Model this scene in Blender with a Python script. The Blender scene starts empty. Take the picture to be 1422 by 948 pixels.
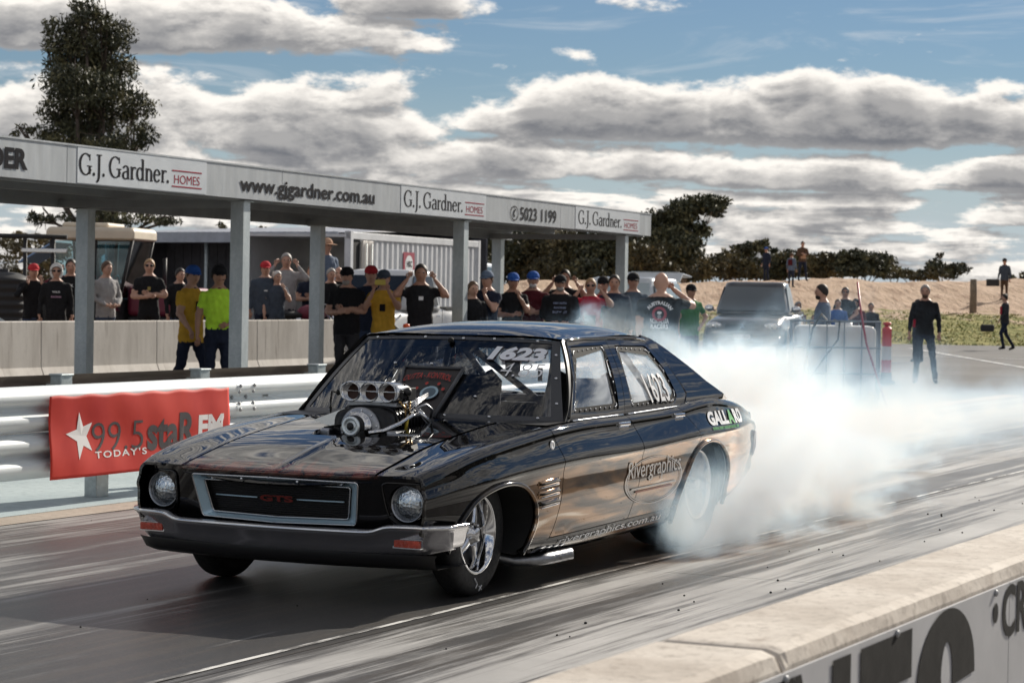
import bpy, bmesh, math, random
import numpy as np
from mathutils import Vector, Matrix
from mathutils.geometry import delaunay_2d_cdt

rnd = random.Random(7)
PI = math.pi
scene = bpy.context.scene
COL = scene.collection

# ------------------------------------------------------------------ camera
YAW = math.radians(26.1)
cam_R = Vector((math.cos(YAW), math.sin(YAW), 0))
cam_F = Vector((-math.sin(YAW), math.cos(YAW), 0))
CAM = Vector((6.173, -10.661, 1.535))
pitch = math.atan((474.0 - 405.0) / 3300.0)
fw = cam_F * math.cos(pitch) - Vector((0, 0, 1)) * math.sin(pitch)
upv = cam_F * math.sin(pitch) + Vector((0, 0, 1)) * math.cos(pitch)
ro = math.radians(1.0)
r_ax = cam_R * math.cos(ro) + upv * math.sin(ro)
u_ax = -cam_R * math.sin(ro) + upv * math.cos(ro)
cd = bpy.data.cameras.new('camera')
cam = bpy.data.objects.new('camera', cd)
COL.objects.link(cam)
M3 = Matrix((r_ax, u_ax, -fw)).transposed()
cam.matrix_world = Matrix.Translation(CAM) @ M3.to_4x4()
cd.sensor_width = 36.0
cd.lens = 3300.0 / 1422.0 * 36.0
cd.clip_start = 0.1
cd.clip_end = 6000
cd.dof.use_dof = True
cd.dof.focus_distance = 12.0
cd.dof.aperture_fstop = 9.0
scene.camera = cam

# ------------------------------------------------------------------ light
SUN_EL = math.radians(27.0)
SUN_AZ = math.radians(9.0)          # from +Y towards +X
sun_dir = Vector((math.sin(SUN_AZ) * math.cos(SUN_EL), math.cos(SUN_AZ) * math.cos(SUN_EL), math.sin(SUN_EL)))
ld = bpy.data.lights.new('sun', 'SUN')
ld.energy = 4.8
ld.angle = math.radians(0.53)
ld.color = (1.0, 0.93, 0.82)
sun = bpy.data.objects.new('sun', ld)
COL.objects.link(sun)
sun.rotation_euler = (-sun_dir).to_track_quat('-Z', 'Y').to_euler()

scene.view_settings.view_transform = 'Standard'
scene.view_settings.look = 'None'
scene.view_settings.exposure = 0.32
scene.view_settings.gamma = 1.0
scene.render.engine = 'CYCLES'
scene.cycles.use_denoising = True
scene.cycles.max_bounces = 8
scene.cycles.diffuse_bounces = 3
scene.cycles.glossy_bounces = 4
scene.cycles.transmission_bounces = 4
scene.cycles.transparent_max_bounces = 16
scene.cycles.volume_bounces = 5
scene.cycles.volume_step_rate = 1.0
scene.cycles.volume_max_steps = 256
scene.cycles.sample_clamp_indirect = 6.0
scene.cycles.caustics_reflective = False
scene.cycles.caustics_refractive = False

# ------------------------------------------------------------------ node helper
class N:
    """tiny wrapper to write node graphs as expressions"""
    def __init__(self, tree):
        self.t = tree
    def node(self, typ, **kw):
        n = self.t.nodes.new(typ)
        for k, v in kw.items():
            setattr(n, k, v)
        return n
    def put(self, sock, v):
        if v is None:
            return
        if isinstance(v, bpy.types.NodeSocket):
            self.t.links.new(v, sock)
        else:
            try:
                sock.default_value = v
            except Exception:
                if isinstance(v, (tuple, list)) and len(v) == 3:
                    sock.default_value = (*v, 1.0)
                else:
                    raise
    def m(self, op, a, b=None, c=None, clamp=False):
        n = self.node('ShaderNodeMath', operation=op)
        n.use_clamp = clamp
        self.put(n.inputs[0], a)
        if b is not None: self.put(n.inputs[1], b)
        if c is not None: self.put(n.inputs[2], c)
        return n.outputs[0]
    def add(self, a, b): return self.m('ADD', a, b)
    def sub(self, a, b): return self.m('SUBTRACT', a, b)
    def mul(self, a, b): return self.m('MULTIPLY', a, b)
    def div(self, a, b): return self.m('DIVIDE', a, b)
    def mx(self, a, b): return self.m('MAXIMUM', a, b)
    def mn(self, a, b): return self.m('MINIMUM', a, b)
    def ss(self, x, lo, hi, to0=0.0, to1=1.0):
        n = self.node('ShaderNodeMapRange', interpolation_type='SMOOTHSTEP')
        self.put(n.inputs['Value'], x)
        self.put(n.inputs['From Min'], lo); self.put(n.inputs['From Max'], hi)
        self.put(n.inputs['To Min'], to0); self.put(n.inputs['To Max'], to1)
        return n.outputs[0]
    def lin(self, x, lo, hi, to0=0.0, to1=1.0):
        n = self.node('ShaderNodeMapRange')
        self.put(n.inputs['Value'], x)
        self.put(n.inputs['From Min'], lo); self.put(n.inputs['From Max'], hi)
        self.put(n.inputs['To Min'], to0); self.put(n.inputs['To Max'], to1)
        return n.outputs[0]
    def mix(self, f, a, b, blend='MIX'):
        n = self.node('ShaderNodeMix', data_type='RGBA', blend_type=blend)
        self.put(n.inputs[0], f); self.put(n.inputs[6], a if not isinstance(a, tuple) or len(a) == 4 else (*a, 1)); self.put(n.inputs[7], b if not isinstance(b, tuple) or len(b) == 4 else (*b, 1))
        return n.outputs[2]
    def fmix(self, f, a, b):
        return self.add(self.mul(self.sub(1.0, f), a), self.mul(f, b))
    def noise(self, vec, scale=5.0, detail=3.0, rough=0.5, dist=0.0, out=0):
        n = self.node('ShaderNodeTexNoise')
        self.put(n.inputs['Vector'], vec)
        self.put(n.inputs['Scale'], scale); self.put(n.inputs['Detail'], detail)
        self.put(n.inputs['Roughness'], rough); self.put(n.inputs['Distortion'], dist)
        return n.outputs[out]
    def mapping(self, vec, scale=(1, 1, 1), loc=(0, 0, 0), rot=(0, 0, 0)):
        n = self.node('ShaderNodeMapping')
        self.put(n.inputs['Vector'], vec)
        n.inputs['Scale'].default_value = scale
        n.inputs['Location'].default_value = loc
        n.inputs['Rotation'].default_value = rot
        return n.outputs[0]
    def sep(self, v):
        n = self.node('ShaderNodeSeparateXYZ'); self.put(n.inputs[0], v); return n.outputs
    def comb(self, x, y, z):
        n = self.node('ShaderNodeCombineXYZ')
        self.put(n.inputs[0], x); self.put(n.inputs[1], y); self.put(n.inputs[2], z)
        return n.outputs[0]
    def coord(self, which='Object'):
        return self.node('ShaderNodeTexCoord').outputs[which]
    def pos(self):
        return self.node('ShaderNodeNewGeometry').outputs['Position']

# ------------------------------------------------------------------ sky
world = bpy.data.worlds.new('World')
scene.world = world
world.use_nodes = True
world.cycles.sampling_method = 'NONE'
wt = world.node_tree
wt.nodes.clear()
w = N(wt)
skyn = w.node('ShaderNodeTexSky')
skyn.sky_type = 'NISHITA'
skyn.sun_disc = False
skyn.sun_elevation = SUN_EL
skyn.sun_rotation = SUN_AZ
skyn.altitude = 60
skyn.air_density = 1.0
skyn.dust_density = 0.0
skyn.ozone_density = 2.0
dirv = w.coord('Generated')
dx, dy, dz = w.sep(dirv)
hl = w.m('SQRT', w.add(w.mul(dx, dx), w.mul(dy, dy)))
AZ = w.m('ARCTAN2', dx, dy)          # 0 at +Y, positive to +X
EL = w.m('ARCTAN2', dz, hl)
hx, hy = w.div(dx, hl), w.div(dy, hl)

def cloud_density(el):
    """cumulus rows seen from the side, by azimuth and elevation (radians)"""
    P = w.comb(w.mul(hx, 1.0), w.mul(hy, 1.0), w.mul(el, 2.3))
    n1 = w.noise(P, 21.0, 6.0, 0.58, 0.25)
    n2 = w.noise(P, 48.0, 5.0, 0.62)
    nn = w.add(w.mul(w.sub(n1, 0.5), 1.15), w.mul(w.sub(n2, 0.5), 0.55))
    tot = None
    # rows of cumulus: azimuth, elevation of the flat base, half width, height, weight
    for (a, e, wd, ht, wt_) in CLOUDS:
        u = w.m('DIVIDE', w.sub(AZ, a), wd)
        v0 = w.sub(el, e)
        up_ = w.div(w.mx(v0, 0.0), ht)
        dn_ = w.div(w.mn(v0, 0.0), ht * 0.42)
        r2 = w.add(w.mul(u, u), w.add(w.mul(up_, up_), w.mul(dn_, dn_)))
        b = w.mul(w.m('MAXIMUM', w.sub(1.0, r2), -0.6), wt_)
        tot = b if tot is None else w.mx(tot, b)
    # low bands of stratocumulus near the horizon, all the way round
    PS = w.comb(w.mul(hx, 1.0), w.mul(hy, 1.0), w.mul(el, 9.0))
    s1 = w.noise(PS, 12.0, 5.0, 0.6, 0.5)
    band = w.mul(w.sub(s1, 0.385), 3.2)
    lowm = w.ss(el, 0.046, 0.080, 1.0, 0.0)
    band = w.sub(w.mul(band, lowm), w.mul(w.sub(1.0, lowm), 0.8))
    # scattered cumulus for the rest of the dome
    rest = w.mul(w.sub(w.noise(w.comb(hx, hy, w.mul(el, 1.6)), 3.2, 4.0, 0.5), 0.46), 4.0)
    restm = w.ss(el, 0.125, 0.20)
    side = w.ss(w.m('ABSOLUTE', w.add(AZ, YAW)), 0.27, 0.42)
    restm = w.mx(restm, side)
    tot = w.add(w.mul(w.add(tot, 0.10), w.sub(1.0, restm)), w.mul(rest, restm))
    tot = w.mx(tot, band)
    return w.add(tot, w.mul(nn, 2.5))

def px(x, y):
    """sky direction (azimuth, elevation) of a feature"""
    a, b = x - 711.0, y - 474.0
    a, b = a * math.cos(ro) + b * math.sin(ro), -a * math.sin(ro) + b * math.cos(ro)
    d = fw * 3300.0 + cam_R * a - upv * b
    return math.atan2(d.x, d.y), math.atan2(d.z, math.hypot(d.x, d.y))

CLOUDS = []
for (x, y, wx, hy_, wt_) in [(150, 48, 440, 62, 1.1), (560, 8, 130, 40, 0.7), (60, 215, 260, 110, 1.0),
                            (430, 190, 215, 85, 1.15), (860, 172, 260, 66, 1.15), (1200, 178, 330, 74, 1.15),
                            (690, 232, 380, 46, 1.0), (190, 150, 150, 60, 0.7), (690, 172, 130, 34, 0.7), (1130, 252, 230, 38, 0.95), (1390, 250, 150, 34, 0.9), (300, 262, 260, 40, 0.7), (960, 300, 300, 22, 0.7)]:
    a, e = px(x, y)
    CLOUDS.append((a, e, wx / 3300.0, hy_ / 3300.0, wt_))
D0 = cloud_density(EL)
D1 = cloud_density(w.add(EL, 0.0052))
mask = w.ss(D0, -0.05, 0.40)
lit = w.ss(w.sub(D0, D1), -0.50, 0.60)
thick = w.ss(D0, 0.15, 1.35)
sd = w.add(w.add(w.mul(dx, sun_dir.x), w.mul(dy, sun_dir.y)), w.mul(dz, sun_dir.z))
back = w.ss(sd, -0.35, 0.70, 0.15, 0.74)        # clouds opposite the sun are lit from the front
shade = w.m('MULTIPLY', w.sub(1.0, w.mul(thick, back)), w.add(0.26, w.mul(lit, 1.0)))
CC = w.mix(w.m('MULTIPLY', shade, 1.0, clamp=True), (0.085, 0.096, 0.120), (0.84, 0.80, 0.745))
# cirrus veil
ci = w.noise(w.comb(hx, hy, w.mul(EL, 6.0)), 11.0, 5.0, 0.6, 1.2)
cim = w.mul(w.ss(ci, 0.5, 0.78), 0.4)
skyc = w.mix(1.0, skyn.outputs[0], (0.66, 0.74, 0.88), 'MULTIPLY')
SKY_STRENGTH = 0.052
sc_ = w.node('ShaderNodeVectorMath', operation='SCALE')
w.put(sc_.inputs[0], skyc); sc_.inputs['Scale'].default_value = SKY_STRENGTH
base = w.mix(cim, sc_.outputs[0], (0.62, 0.63, 0.64))
hz = w.ss(EL, 0.0, 0.095, 0.92, 0.0)
base = w.mix(hz, base, (0.40, 0.46, 0.51))
full = w.mix(mask, base, CC)
bg = w.node('ShaderNodeBackground')
w.put(bg.inputs['Color'], full)
bg.inputs['Strength'].default_value = 1.0
wo = w.node('ShaderNodeOutputWorld')
wt.links.new(bg.outputs[0], wo.inputs['Surface'])

# ------------------------------------------------------------------ mesh helpers
def obj(name, me, parent=None, loc=None):
    o = bpy.data.objects.new(name, me)
    COL.objects.link(o)
    if loc is not None:
        o.location = loc
    if parent is not None:
        o.parent = parent
    return o

def thing(name, label, cat, loc=(0, 0, 0), rz=0.0, group=None):
    o = bpy.data.objects.new(name, None)
    COL.objects.link(o)
    o.empty_display_size = 0.2
    o.location = loc
    o.rotation_euler = (0, 0, rz)
    o['label'] = label
    o['category'] = cat
    if group: o['group'] = group
    return o

def tag(o, label=None, cat=None, group=None, kind=None):
    if label: o['label'] = label
    if cat: o['category'] = cat
    if group: o['group'] = group
    if kind: o['kind'] = kind
    return o

def copy_tree(o, parent=None):
    c = o.copy()
    COL.objects.link(c)
    c.parent = parent
    for ch in list(o.children):
        copy_tree(ch, c)
    return c

class MB:
    """collects shapes; build() links them as ONE mesh object"""
    def __init__(self):
        self.v = []; self.f = []; self.mi = []; self.sm = []
    def raw(self, vs, fs, mi=0, smooth=False):
        n = len(self.v)
        self.v.extend([tuple(p) for p in vs])
        for f in fs:
            self.f.append(tuple(i + n for i in f)); self.mi.append(mi); self.sm.append(smooth)
        return self
    def box(self, c, s, mi=0, rz=0.0, M=None):
        x, y, z = s[0] / 2, s[1] / 2, s[2] / 2
        vs = [Vector((a * x, b * y, d * z)) for a in (-1, 1) for b in (-1, 1) for d in (-1, 1)]
        if rz:
            R_ = Matrix.Rotation(rz, 3, 'Z'); vs = [R_ @ p for p in vs]
        if M is not None:
            vs = [M @ p for p in vs]
        vs = [p + Vector(c) for p in vs]
        return self.raw(vs, [(0, 1, 3, 2), (4, 6, 7, 5), (0, 4, 5, 1), (2, 3, 7, 6), (0, 2, 6, 4), (1, 5, 7, 3)], mi)
    def box2(self, lo, hi, mi=0):
        return self.box([(a + b) / 2 for a, b in zip(lo, hi)], [abs(b - a) for a, b in zip(lo, hi)], mi)
    def tube(self, pts, r, n=8, mi=0, cap=True, smooth=True, flat=1.0):
        pts = [Vector(p) for p in pts]
        rs = r if isinstance(r, (list, tuple)) else [r] * len(pts)
        vs, fs = [], []
        ref = None
        for i, p in enumerate(pts):
            t = (pts[min(i + 1, len(pts) - 1)] - pts[max(i - 1, 0)])
            if t.length < 1e-9: t = Vector((0, 0, 1))
            t.normalize()
            if ref is None:
                ref = Vector((0, 0, 1)) if abs(t.z) < 0.9 else Vector((1, 0, 0))
            a = t.cross(ref)
            if a.length < 1e-6: a = t.cross(Vector((0, 1, 0)))
            a.normalize(); b = t.cross(a).normalized(); ref = -b if False else ref
            for k in range(n):
                q = 2 * PI * k / n
                vs.append(p + a * math.cos(q) * rs[i] + b * math.sin(q) * rs[i] * flat)
        m = len(pts)
        for i in range(m - 1):
            for k in range(n):
                k2 = (k + 1) % n
                fs.append((i * n + k, i * n + k2, (i + 1) * n + k2, (i + 1) * n + k))
        self.raw(vs, fs, mi, smooth)
        if cap:
            base_ = len(self.v) - len(vs)
            self.f.append(tuple(base_ + k for k in reversed(range(n)))); self.mi.append(mi); self.sm.append(False)
            self.f.append(tuple(base_ + (m - 1) * n + k for k in range(n))); self.mi.append(mi); self.sm.append(False)
        return self
    def lathe(self, prof, n=24, M=None, mi=0, smooth=True, closed=False):
        """prof: (radius, height) about local Z"""
        vs, fs = [], []
        for (r, h) in prof:
            for k in range(n):
                q = 2 * PI * k / n
                p = Vector((r * math.cos(q), r * math.sin(q), h))
                vs.append(M @ p if M is not None else p)
        m = len(prof)
        rng = m if closed else m - 1
        for i in range(rng):
            j = (i + 1) % m
            for k in range(n):
                k2 = (k + 1) % n
                fs.append((i * n + k, i * n + k2, j * n + k2, j * n + k))
        return self.raw(vs, fs, mi, smooth)
    def ball(self, c, r, n=12, m=8, mi=0, M=None):
        """ellipsoid, r may be a triple"""
        rr = r if isinstance(r, (tuple, list)) else (r, r, r)
        vs, fs = [], []
        for i in range(m + 1):
            t = PI * i / m
            for k in range(n):
                q = 2 * PI * k / n
                p = Vector((rr[0] * math.sin(t) * math.cos(q), rr[1] * math.sin(t) * math.sin(q), rr[2] * math.cos(t)))
                if M is not None: p = M @ p
                vs.append(p + Vector(c))
        for i in range(m):
            for k in range(n):
                k2 = (k + 1) % n
                fs.append((i * n + k, (i + 1) * n + k, (i + 1) * n + k2, i * n + k2))
        return self.raw(vs, fs, mi, True)
    def prism(self, poly, fn0, fn1, mi=0, smooth=False):
        """poly: 2-D points; fn0/fn1 map (a,b) to 3-D on the two sides"""
        n = len(poly)
        vs = [fn0(*p) for p in poly] + [fn1(*p) for p in poly]
        fs = [tuple(reversed(range(n))), tuple(range(n, 2 * n))]
        for k in range(n):
            k2 = (k + 1) % n
            fs.append((k, k2, n + k2, n + k))
        return self.raw(vs, fs, mi, smooth)
    def build(self, name, mats, parent=None, loc=None, bevel=0.0, smooth=None, rot=None, seg=2):
        me = bpy.data.meshes.new(name)
        me.from_pydata([tuple(p) for p in self.v], [], self.f)
        if not isinstance(mats, (list, tuple)): mats = [mats]
        for m_ in mats: me.materials.append(m_)
        me.polygons.foreach_set('material_index', self.mi)
        me.polygons.foreach_set('use_smooth', [bool(s) if smooth is None else smooth for s in self.sm])
        bm = bmesh.new(); bm.from_mesh(me)
        bmesh.ops.recalc_face_normals(bm, faces=bm.faces)
        bm.to_mesh(me); bm.free()
        me.update()
        o = obj(name, me, parent, loc)
        if rot: o.rotation_euler = rot
        if bevel:
            b = o.modifiers.new('bevel', 'BEVEL'); b.width = bevel; b.segments = seg; b.limit_method = 'ANGLE'; b.angle_limit = math.radians(40)
            b.harden_normals = False
        return o

# ------------------------------------------------------------------ materials
MATS = {}
def mat(name, col=(0.5, 0.5, 0.5), rough=0.5, metal=0.0, spec=0.5, var=0.0, vscale=8.0, bump=0.0, bscale=40.0, coat=0.0, emit=None, stretch=(1, 1, 1)):
    if name in MATS: return MATS[name]
    m = bpy.data.materials.new(name)
    m.use_nodes = True
    t = m.node_tree
    b = t.nodes['Principled BSDF']
    b.inputs['Base Color'].default_value = (*col, 1)
    b.inputs['Roughness'].default_value = rough
    b.inputs['Metallic'].default_value = metal
    b.inputs['Specular IOR Level'].default_value = spec
    if coat:
        b.inputs['Coat Weight'].default_value = coat
        b.inputs['Coat Roughness'].default_value = 0.03
    n = N(t)
    vec = None
    if var or bump:
        vec = n.mapping(n.coord('Object'), stretch)
    if var:
        f = n.noise(vec, vscale, 5.0, 0.6)
        lo = tuple(c * (1 - var) for c in col); hi = tuple(min(1, c * (1 + var)) for c in col)
        c = n.mix(n.lin(f, 0.3, 0.7), lo, hi)
        t.links.new(c, b.inputs['Base Color'])
        r = n.lin(n.noise(vec, vscale * 2.3, 4.0, 0.6), 0.3, 0.7, max(0, rough - 0.1), min(1, rough + 0.12))
        t.links.new(r, b.inputs['Roughness'])
    if bump:
        bn = n.node('ShaderNodeBump')
        bn.inputs['Strength'].default_value = bump
        bn.inputs['Distance'].default_value = 0.01
        n.put(bn.inputs['Height'], n.noise(vec, bscale, 5.0, 0.6))
        t.links.new(bn.outputs[0], b.inputs['Normal'])
    if emit:
        b.inputs['Emission Color'].default_value = (*emit[0], 1); b.inputs['Emission Strength'].default_value = emit[1]
    MATS[name] = m
    return m

def text_mesh(s, size=1.0, sx=1.0, shear=0.0, space=1.0, bold=0.0, align='LEFT'):
    """flat lettering as 2-D triangles: (points, faces, width)"""
    cu = bpy.data.curves.new('t', 'FONT')
    cu.body = s; cu.size = size; cu.shear = shear; cu.space_character = space; cu.offset = bold
    cu.align_x = align
    cu.resolution_u = 4
    o = bpy.data.objects.new('t', cu)
    COL.objects.link(o)
    dg = bpy.context.evaluated_depsgraph_get()
    dg.update()
    me = bpy.data.meshes.new_from_object(o.evaluated_get(dg))
    P = [(v.co.x * sx, v.co.y) for v in me.vertices]
    Fc = [tuple(p.vertices) for p in me.polygons]
    bpy.data.objects.remove(o); bpy.data.curves.remove(cu); bpy.data.meshes.remove(me)
    wd = max([p[0] for p in P], default=0) - min([p[0] for p in P], default=0)
    return P, Fc, wd

def lettering(name, s, size, width, fn, mats, parent=None, shear=0.0, bold=0.0, space=1.0, thick=None, mi=0):
    """fn maps (a,b) (0..width, 0..cap height) to 3-D; text is fitted to the width"""
    P, Fc, wd = text_mesh(s, 1.0, 1.0, shear, space, bold)
    if not P: return None
    x0 = min(p[0] for p in P); y0 = min(p[1] for p in P); y1 = max(p[1] for p in P)
    k = width / wd; ky = size / (y1 - y0)
    mb = MB()
    mb.raw([fn((p[0] - x0) * k, (p[1] - y0) * ky) for p in P], Fc, mi)
    me = bpy.data.meshes.new(name)
    me.from_pydata([tuple(v) for v in mb.v], [], mb.f)
    for m_ in (mats if isinstance(mats, (list, tuple)) else [mats]): me.materials.append(m_)
    o = obj(name, me, parent)
    return o
# ================================================================== SETTING
def ground_mat(name, c1, c2, c3, rough, sc=0.6, streak=False, spec=0.3, bump=0.25):
    m = bpy.data.materials.new(name); m.use_nodes = True
    t = m.node_tree; n = N(t); b = t.nodes['Principled BSDF']
    P = n.pos()
    a = n.noise(n.mapping(P, (1, 1, 1)), sc, 6.0, 0.6)
    d = n.noise(P, sc * 14, 5.0, 0.65)
    c = n.mix(n.ss(a, 0.35, 0.65), c1, c2)
    c = n.mix(n.mul(n.ss(d, 0.45, 0.75), 0.7), c, c3)
    t.links.new(c, b.inputs['Base Color'])
    n.put(b.inputs['Roughness'], n.lin(d, 0.3, 0.7, rough - 0.1, rough + 0.1))
    b.inputs['Specular IOR Level'].default_value = spec
    bn = n.node('ShaderNodeBump'); bn.inputs['Strength'].default_value = bump; bn.inputs['Distance'].default_value = 0.02
    n.put(bn.inputs['Height'], n.noise(P, 60.0, 5.0, 0.7)); t.links.new(bn.outputs[0], b.inputs['Normal'])
    MATS[name] = m
    return m

def track_mat():
    m = bpy.data.materials.new('rubbered_concrete'); m.use_nodes = True
    t = m.node_tree; n = N(t); b = t.nodes['Principled BSDF']
    P = n.pos(); x, y, z = n.sep(P)
    st = n.noise(n.mapping(P, (2.6, 0.10, 1)), 1.5, 8.0, 0.68, 0.25)        # long rubber streaks
    st2 = n.noise(n.mapping(P, (11.0, 0.22, 1)), 1.2, 7.0, 0.7, 0.1)
    st3 = n.noise(n.mapping(P, (34.0, 0.8, 1)), 1.0, 5.0, 0.7)
    pt = n.noise(P, 0.45, 6.0, 0.62)
    fine = n.noise(n.mapping(P, (1, 0.5, 1)), 70.0, 6.0, 0.8)
    # lane wear: heavy rubber in the groove, cleaner concrete outside it
    lane = n.ss(n.m('ABSOLUTE', n.add(x, 0.1)), 1.0, 2.0, 1.0, 0.0)
    groove = n.mx(n.ss(n.m('ABSOLUTE', n.sub(n.m('ABSOLUTE', x), 0.72)), 0.12, 0.46, 1.0, 0.0), n.mul(lane, 0.35))
    old = n.ss(n.m('ABSOLUTE', n.sub(x, 1.55)), 0.03, 0.32, 0.75, 0.0)
    rub = n.add(n.mul(groove, 0.42), n.mul(n.sub(st, 0.45), 2.3))
    rub = n.add(rub, n.mul(n.sub(st2, 0.5), 1.5))
    rub = n.add(rub, n.add(n.mul(old, 0.28), n.mul(n.sub(pt, 0.5), 0.9)))
    rub = n.add(rub, n.mul(n.sub(st3, 0.5), 0.35))
    rub = n.add(rub, n.mul(n.ss(x, 0.75, 1.05, 1.0, 0.0), n.ss(y, 0.5, 5.0, 0.26, 0.05)))
    far_ = n.ss(y, 2.0, 7.0)  # down-track slabs lightened in colour, standing in for sun glare
    rub = n.sub(n.ss(rub, 0.0, 0.52), n.mul(far_, 0.22))
    rub = n.m('MAXIMUM', rub, 0.0)
    conc = n.mix(n.ss(pt, 0.35, 0.68), (0.29, 0.285, 0.28), (0.50, 0.49, 0.475))
    conc = n.mix(n.mul(n.ss(fine, 0.4, 0.75), 0.5), conc, (0.42, 0.405, 0.38))
    brown = n.mix(n.ss(st2, 0.45, 0.7), (0.022, 0.021, 0.022), (0.052, 0.043, 0.035))
    c = n.mix(n.mul(rub, 0.93), conc, brown)
    c = n.mix(n.mul(n.ss(fine, 0.52, 0.72), 0.22), c, (0.40, 0.39, 0.37))
    lf = n.ss(x, -3.1, -1.6, 0.55, 0.0)
    c = n.mix(n.mul(lf, n.ss(st, 0.35, 0.65)), c, (0.12, 0.062, 0.058))      # reddish dust by the rail
    t.links.new(c, b.inputs['Base Color'])
    n.put(b.inputs['Roughness'], n.add(n.fmix(rub, 0.56, 0.40), n.mul(n.sub(fine, 0.5), 0.3)))
    b.inputs['Specular IOR Level'].default_value = 0.34
    bn = n.node('ShaderNodeBump'); bn.inputs['Strength'].default_value = 0.10; bn.inputs['Distance'].default_value = 0.010
    h = n.add(n.mul(fine, 1.0), n.mul(st3, 0.7))
    n.put(bn.inputs['Height'], h); t.links.new(bn.outputs[0], b.inputs['Normal'])
    return m

def worn_paint(name, col, under):
    m = bpy.data.materials.new(name); m.use_nodes = True
    t = m.node_tree; n = N(t); b = t.nodes['Principled BSDF']
    P = n.pos()
    f = n.ss(n.add(n.noise(n.mapping(P, (14, 2.2, 1)), 1.5, 6.0, 0.7), n.mul(n.sub(n.noise(P, 1.1, 3.0), 0.5), 0.9)), 0.44, 0.62)
    t.links.new(n.mix(f, under, col), b.inputs['Base Color'])
    b.inputs['Roughness'].default_value = 0.55
    return m

m_track = track_mat()
m_asph = ground_mat('asphalt', (0.085, 0.082, 0.08), (0.12, 0.115, 0.11), (0.16, 0.15, 0.145), 0.78, 0.25, bump=0.4)
m_earth = ground_mat('dry_earth', (0.24, 0.17, 0.12), (0.33, 0.24, 0.18), (0.2, 0.16, 0.10), 0.9, 0.05)
m_strip = ground_mat('pale_concrete', (0.40, 0.48, 0.50), (0.52, 0.60, 0.61), (0.30, 0.36, 0.38), 0.6, 0.9)
m_tan = ground_mat('tan_concrete', (0.40, 0.34, 0.28), (0.5, 0.43, 0.36), (0.3, 0.25, 0.21), 0.7, 1.4)
m_white_line = worn_paint('worn_white_paint', (0.72, 0.71, 0.68), (0.13, 0.125, 0.12))
m_park_line = worn_paint('parking_paint', (0.75, 0.75, 0.73), (0.3, 0.3, 0.3))

def sheet(name, x0, x1, y0, y1, z, m, kind='structure', sub=1):
    mb = MB()
    mb.raw([(x0, y0, z), (x1, y0, z), (x1, y1, z), (x0, y1, z)], [(0, 1, 2, 3)])
    o = mb.build(name, m)
    if kind: o['kind'] = kind
    return o

sheet('ground', -1500, 1500, -600, 3000, -0.03, m_earth)
sheet('road', -70, 10, -40, 72.0, -0.012, m_asph)
sheet('rail_apron', -5.9, -3.62, -14, 13.5, 0.006, m_strip)
sheet('kerb_strip', -3.62, -3.30, -14, 27.5, 0.004, m_tan)
# concrete launch pad in slabs with sawn joints
track = bpy.data.objects.new('track', None); COL.objects.link(track); track['kind'] = 'structure'
base_pad = MB(); base_pad.box2((-3.3, -14, -0.2), (4.4, 27.5, -0.010))
base_pad.build('joint_filler', mat('joint_filler', (0.03, 0.03, 0.03), 0.9), track)
slab_me = {}
for (x0, x1) in ((-3.298, 0.985), (0.993, 4.398)):
    y = -13.99
    while y < 27.4:
        ln = min(5.17, 27.5 - y)
        key = (x0, round(ln, 2))
        if key not in slab_me:
            mb = MB(); mb.box2((x0, 0, -0.18), (x1, ln - 0.007, 0.0))
            o = mb.build('slab', m_track, track, (0, y, 0)); slab_me[key] = o.data
        else:
            o = obj('slab', slab_me[key], track, (0, y, 0))
        y += 5.17
def line_obj(name, a, b, wd, z, m, label):
    a, b = Vector(a), Vector(b); t = (b - a).normalized(); s = Vector((-t.y, t.x)) * wd / 2
    mb = MB(); mb.raw([(*(a - s), z), (*(b - s), z), (*(b + s), z), (*(a + s), z)], [(0, 1, 2, 3)])
    o = mb.build(name, m); o['kind'] = 'structure'; o['label'] = label
    return o
line_obj('lane_line', (0.915, -13.9), (0.915, 27.4), 0.032, 0.004, m_white_line, 'thin worn white line along the lane')
line_obj('parking_line', (-15.5, 51.9), (-4, 51.7), 0.16, -0.006, m_park_line, 'white line across the asphalt')
line_obj('parking_line', (-15.2, 61.2), (-6.4, 41.7), 0.16, -0.004, m_park_line, 'white line slanting over the asphalt')

# rubber crumbs flung over the right-hand lane
mb = MB()
for k in range(85):
    x = rnd.uniform(1.3, 4.1); y = rnd.uniform(-2.5, 10); r = rnd.uniform(0.004, 0.009)
    mb.ball((x, y, r * 0.6), (r, r * rnd.uniform(0.8, 1.6), r * 0.7), 6, 4)
for k in range(14):
    x = rnd.uniform(-3.4, 0.8); y = rnd.uniform(-4, 3); r = rnd.uniform(0.003, 0.008)
    mb.ball((x, y, r * 0.6), (r, r * 1.3, r * 0.7), 6, 4)
o = mb.build('rubber_crumbs', mat('crumb_rubber', (0.02, 0.02, 0.02), 0.8)); o['kind'] = 'stuff'; o['label'] = 'tiny black rubber crumbs scattered on the track'

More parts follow.
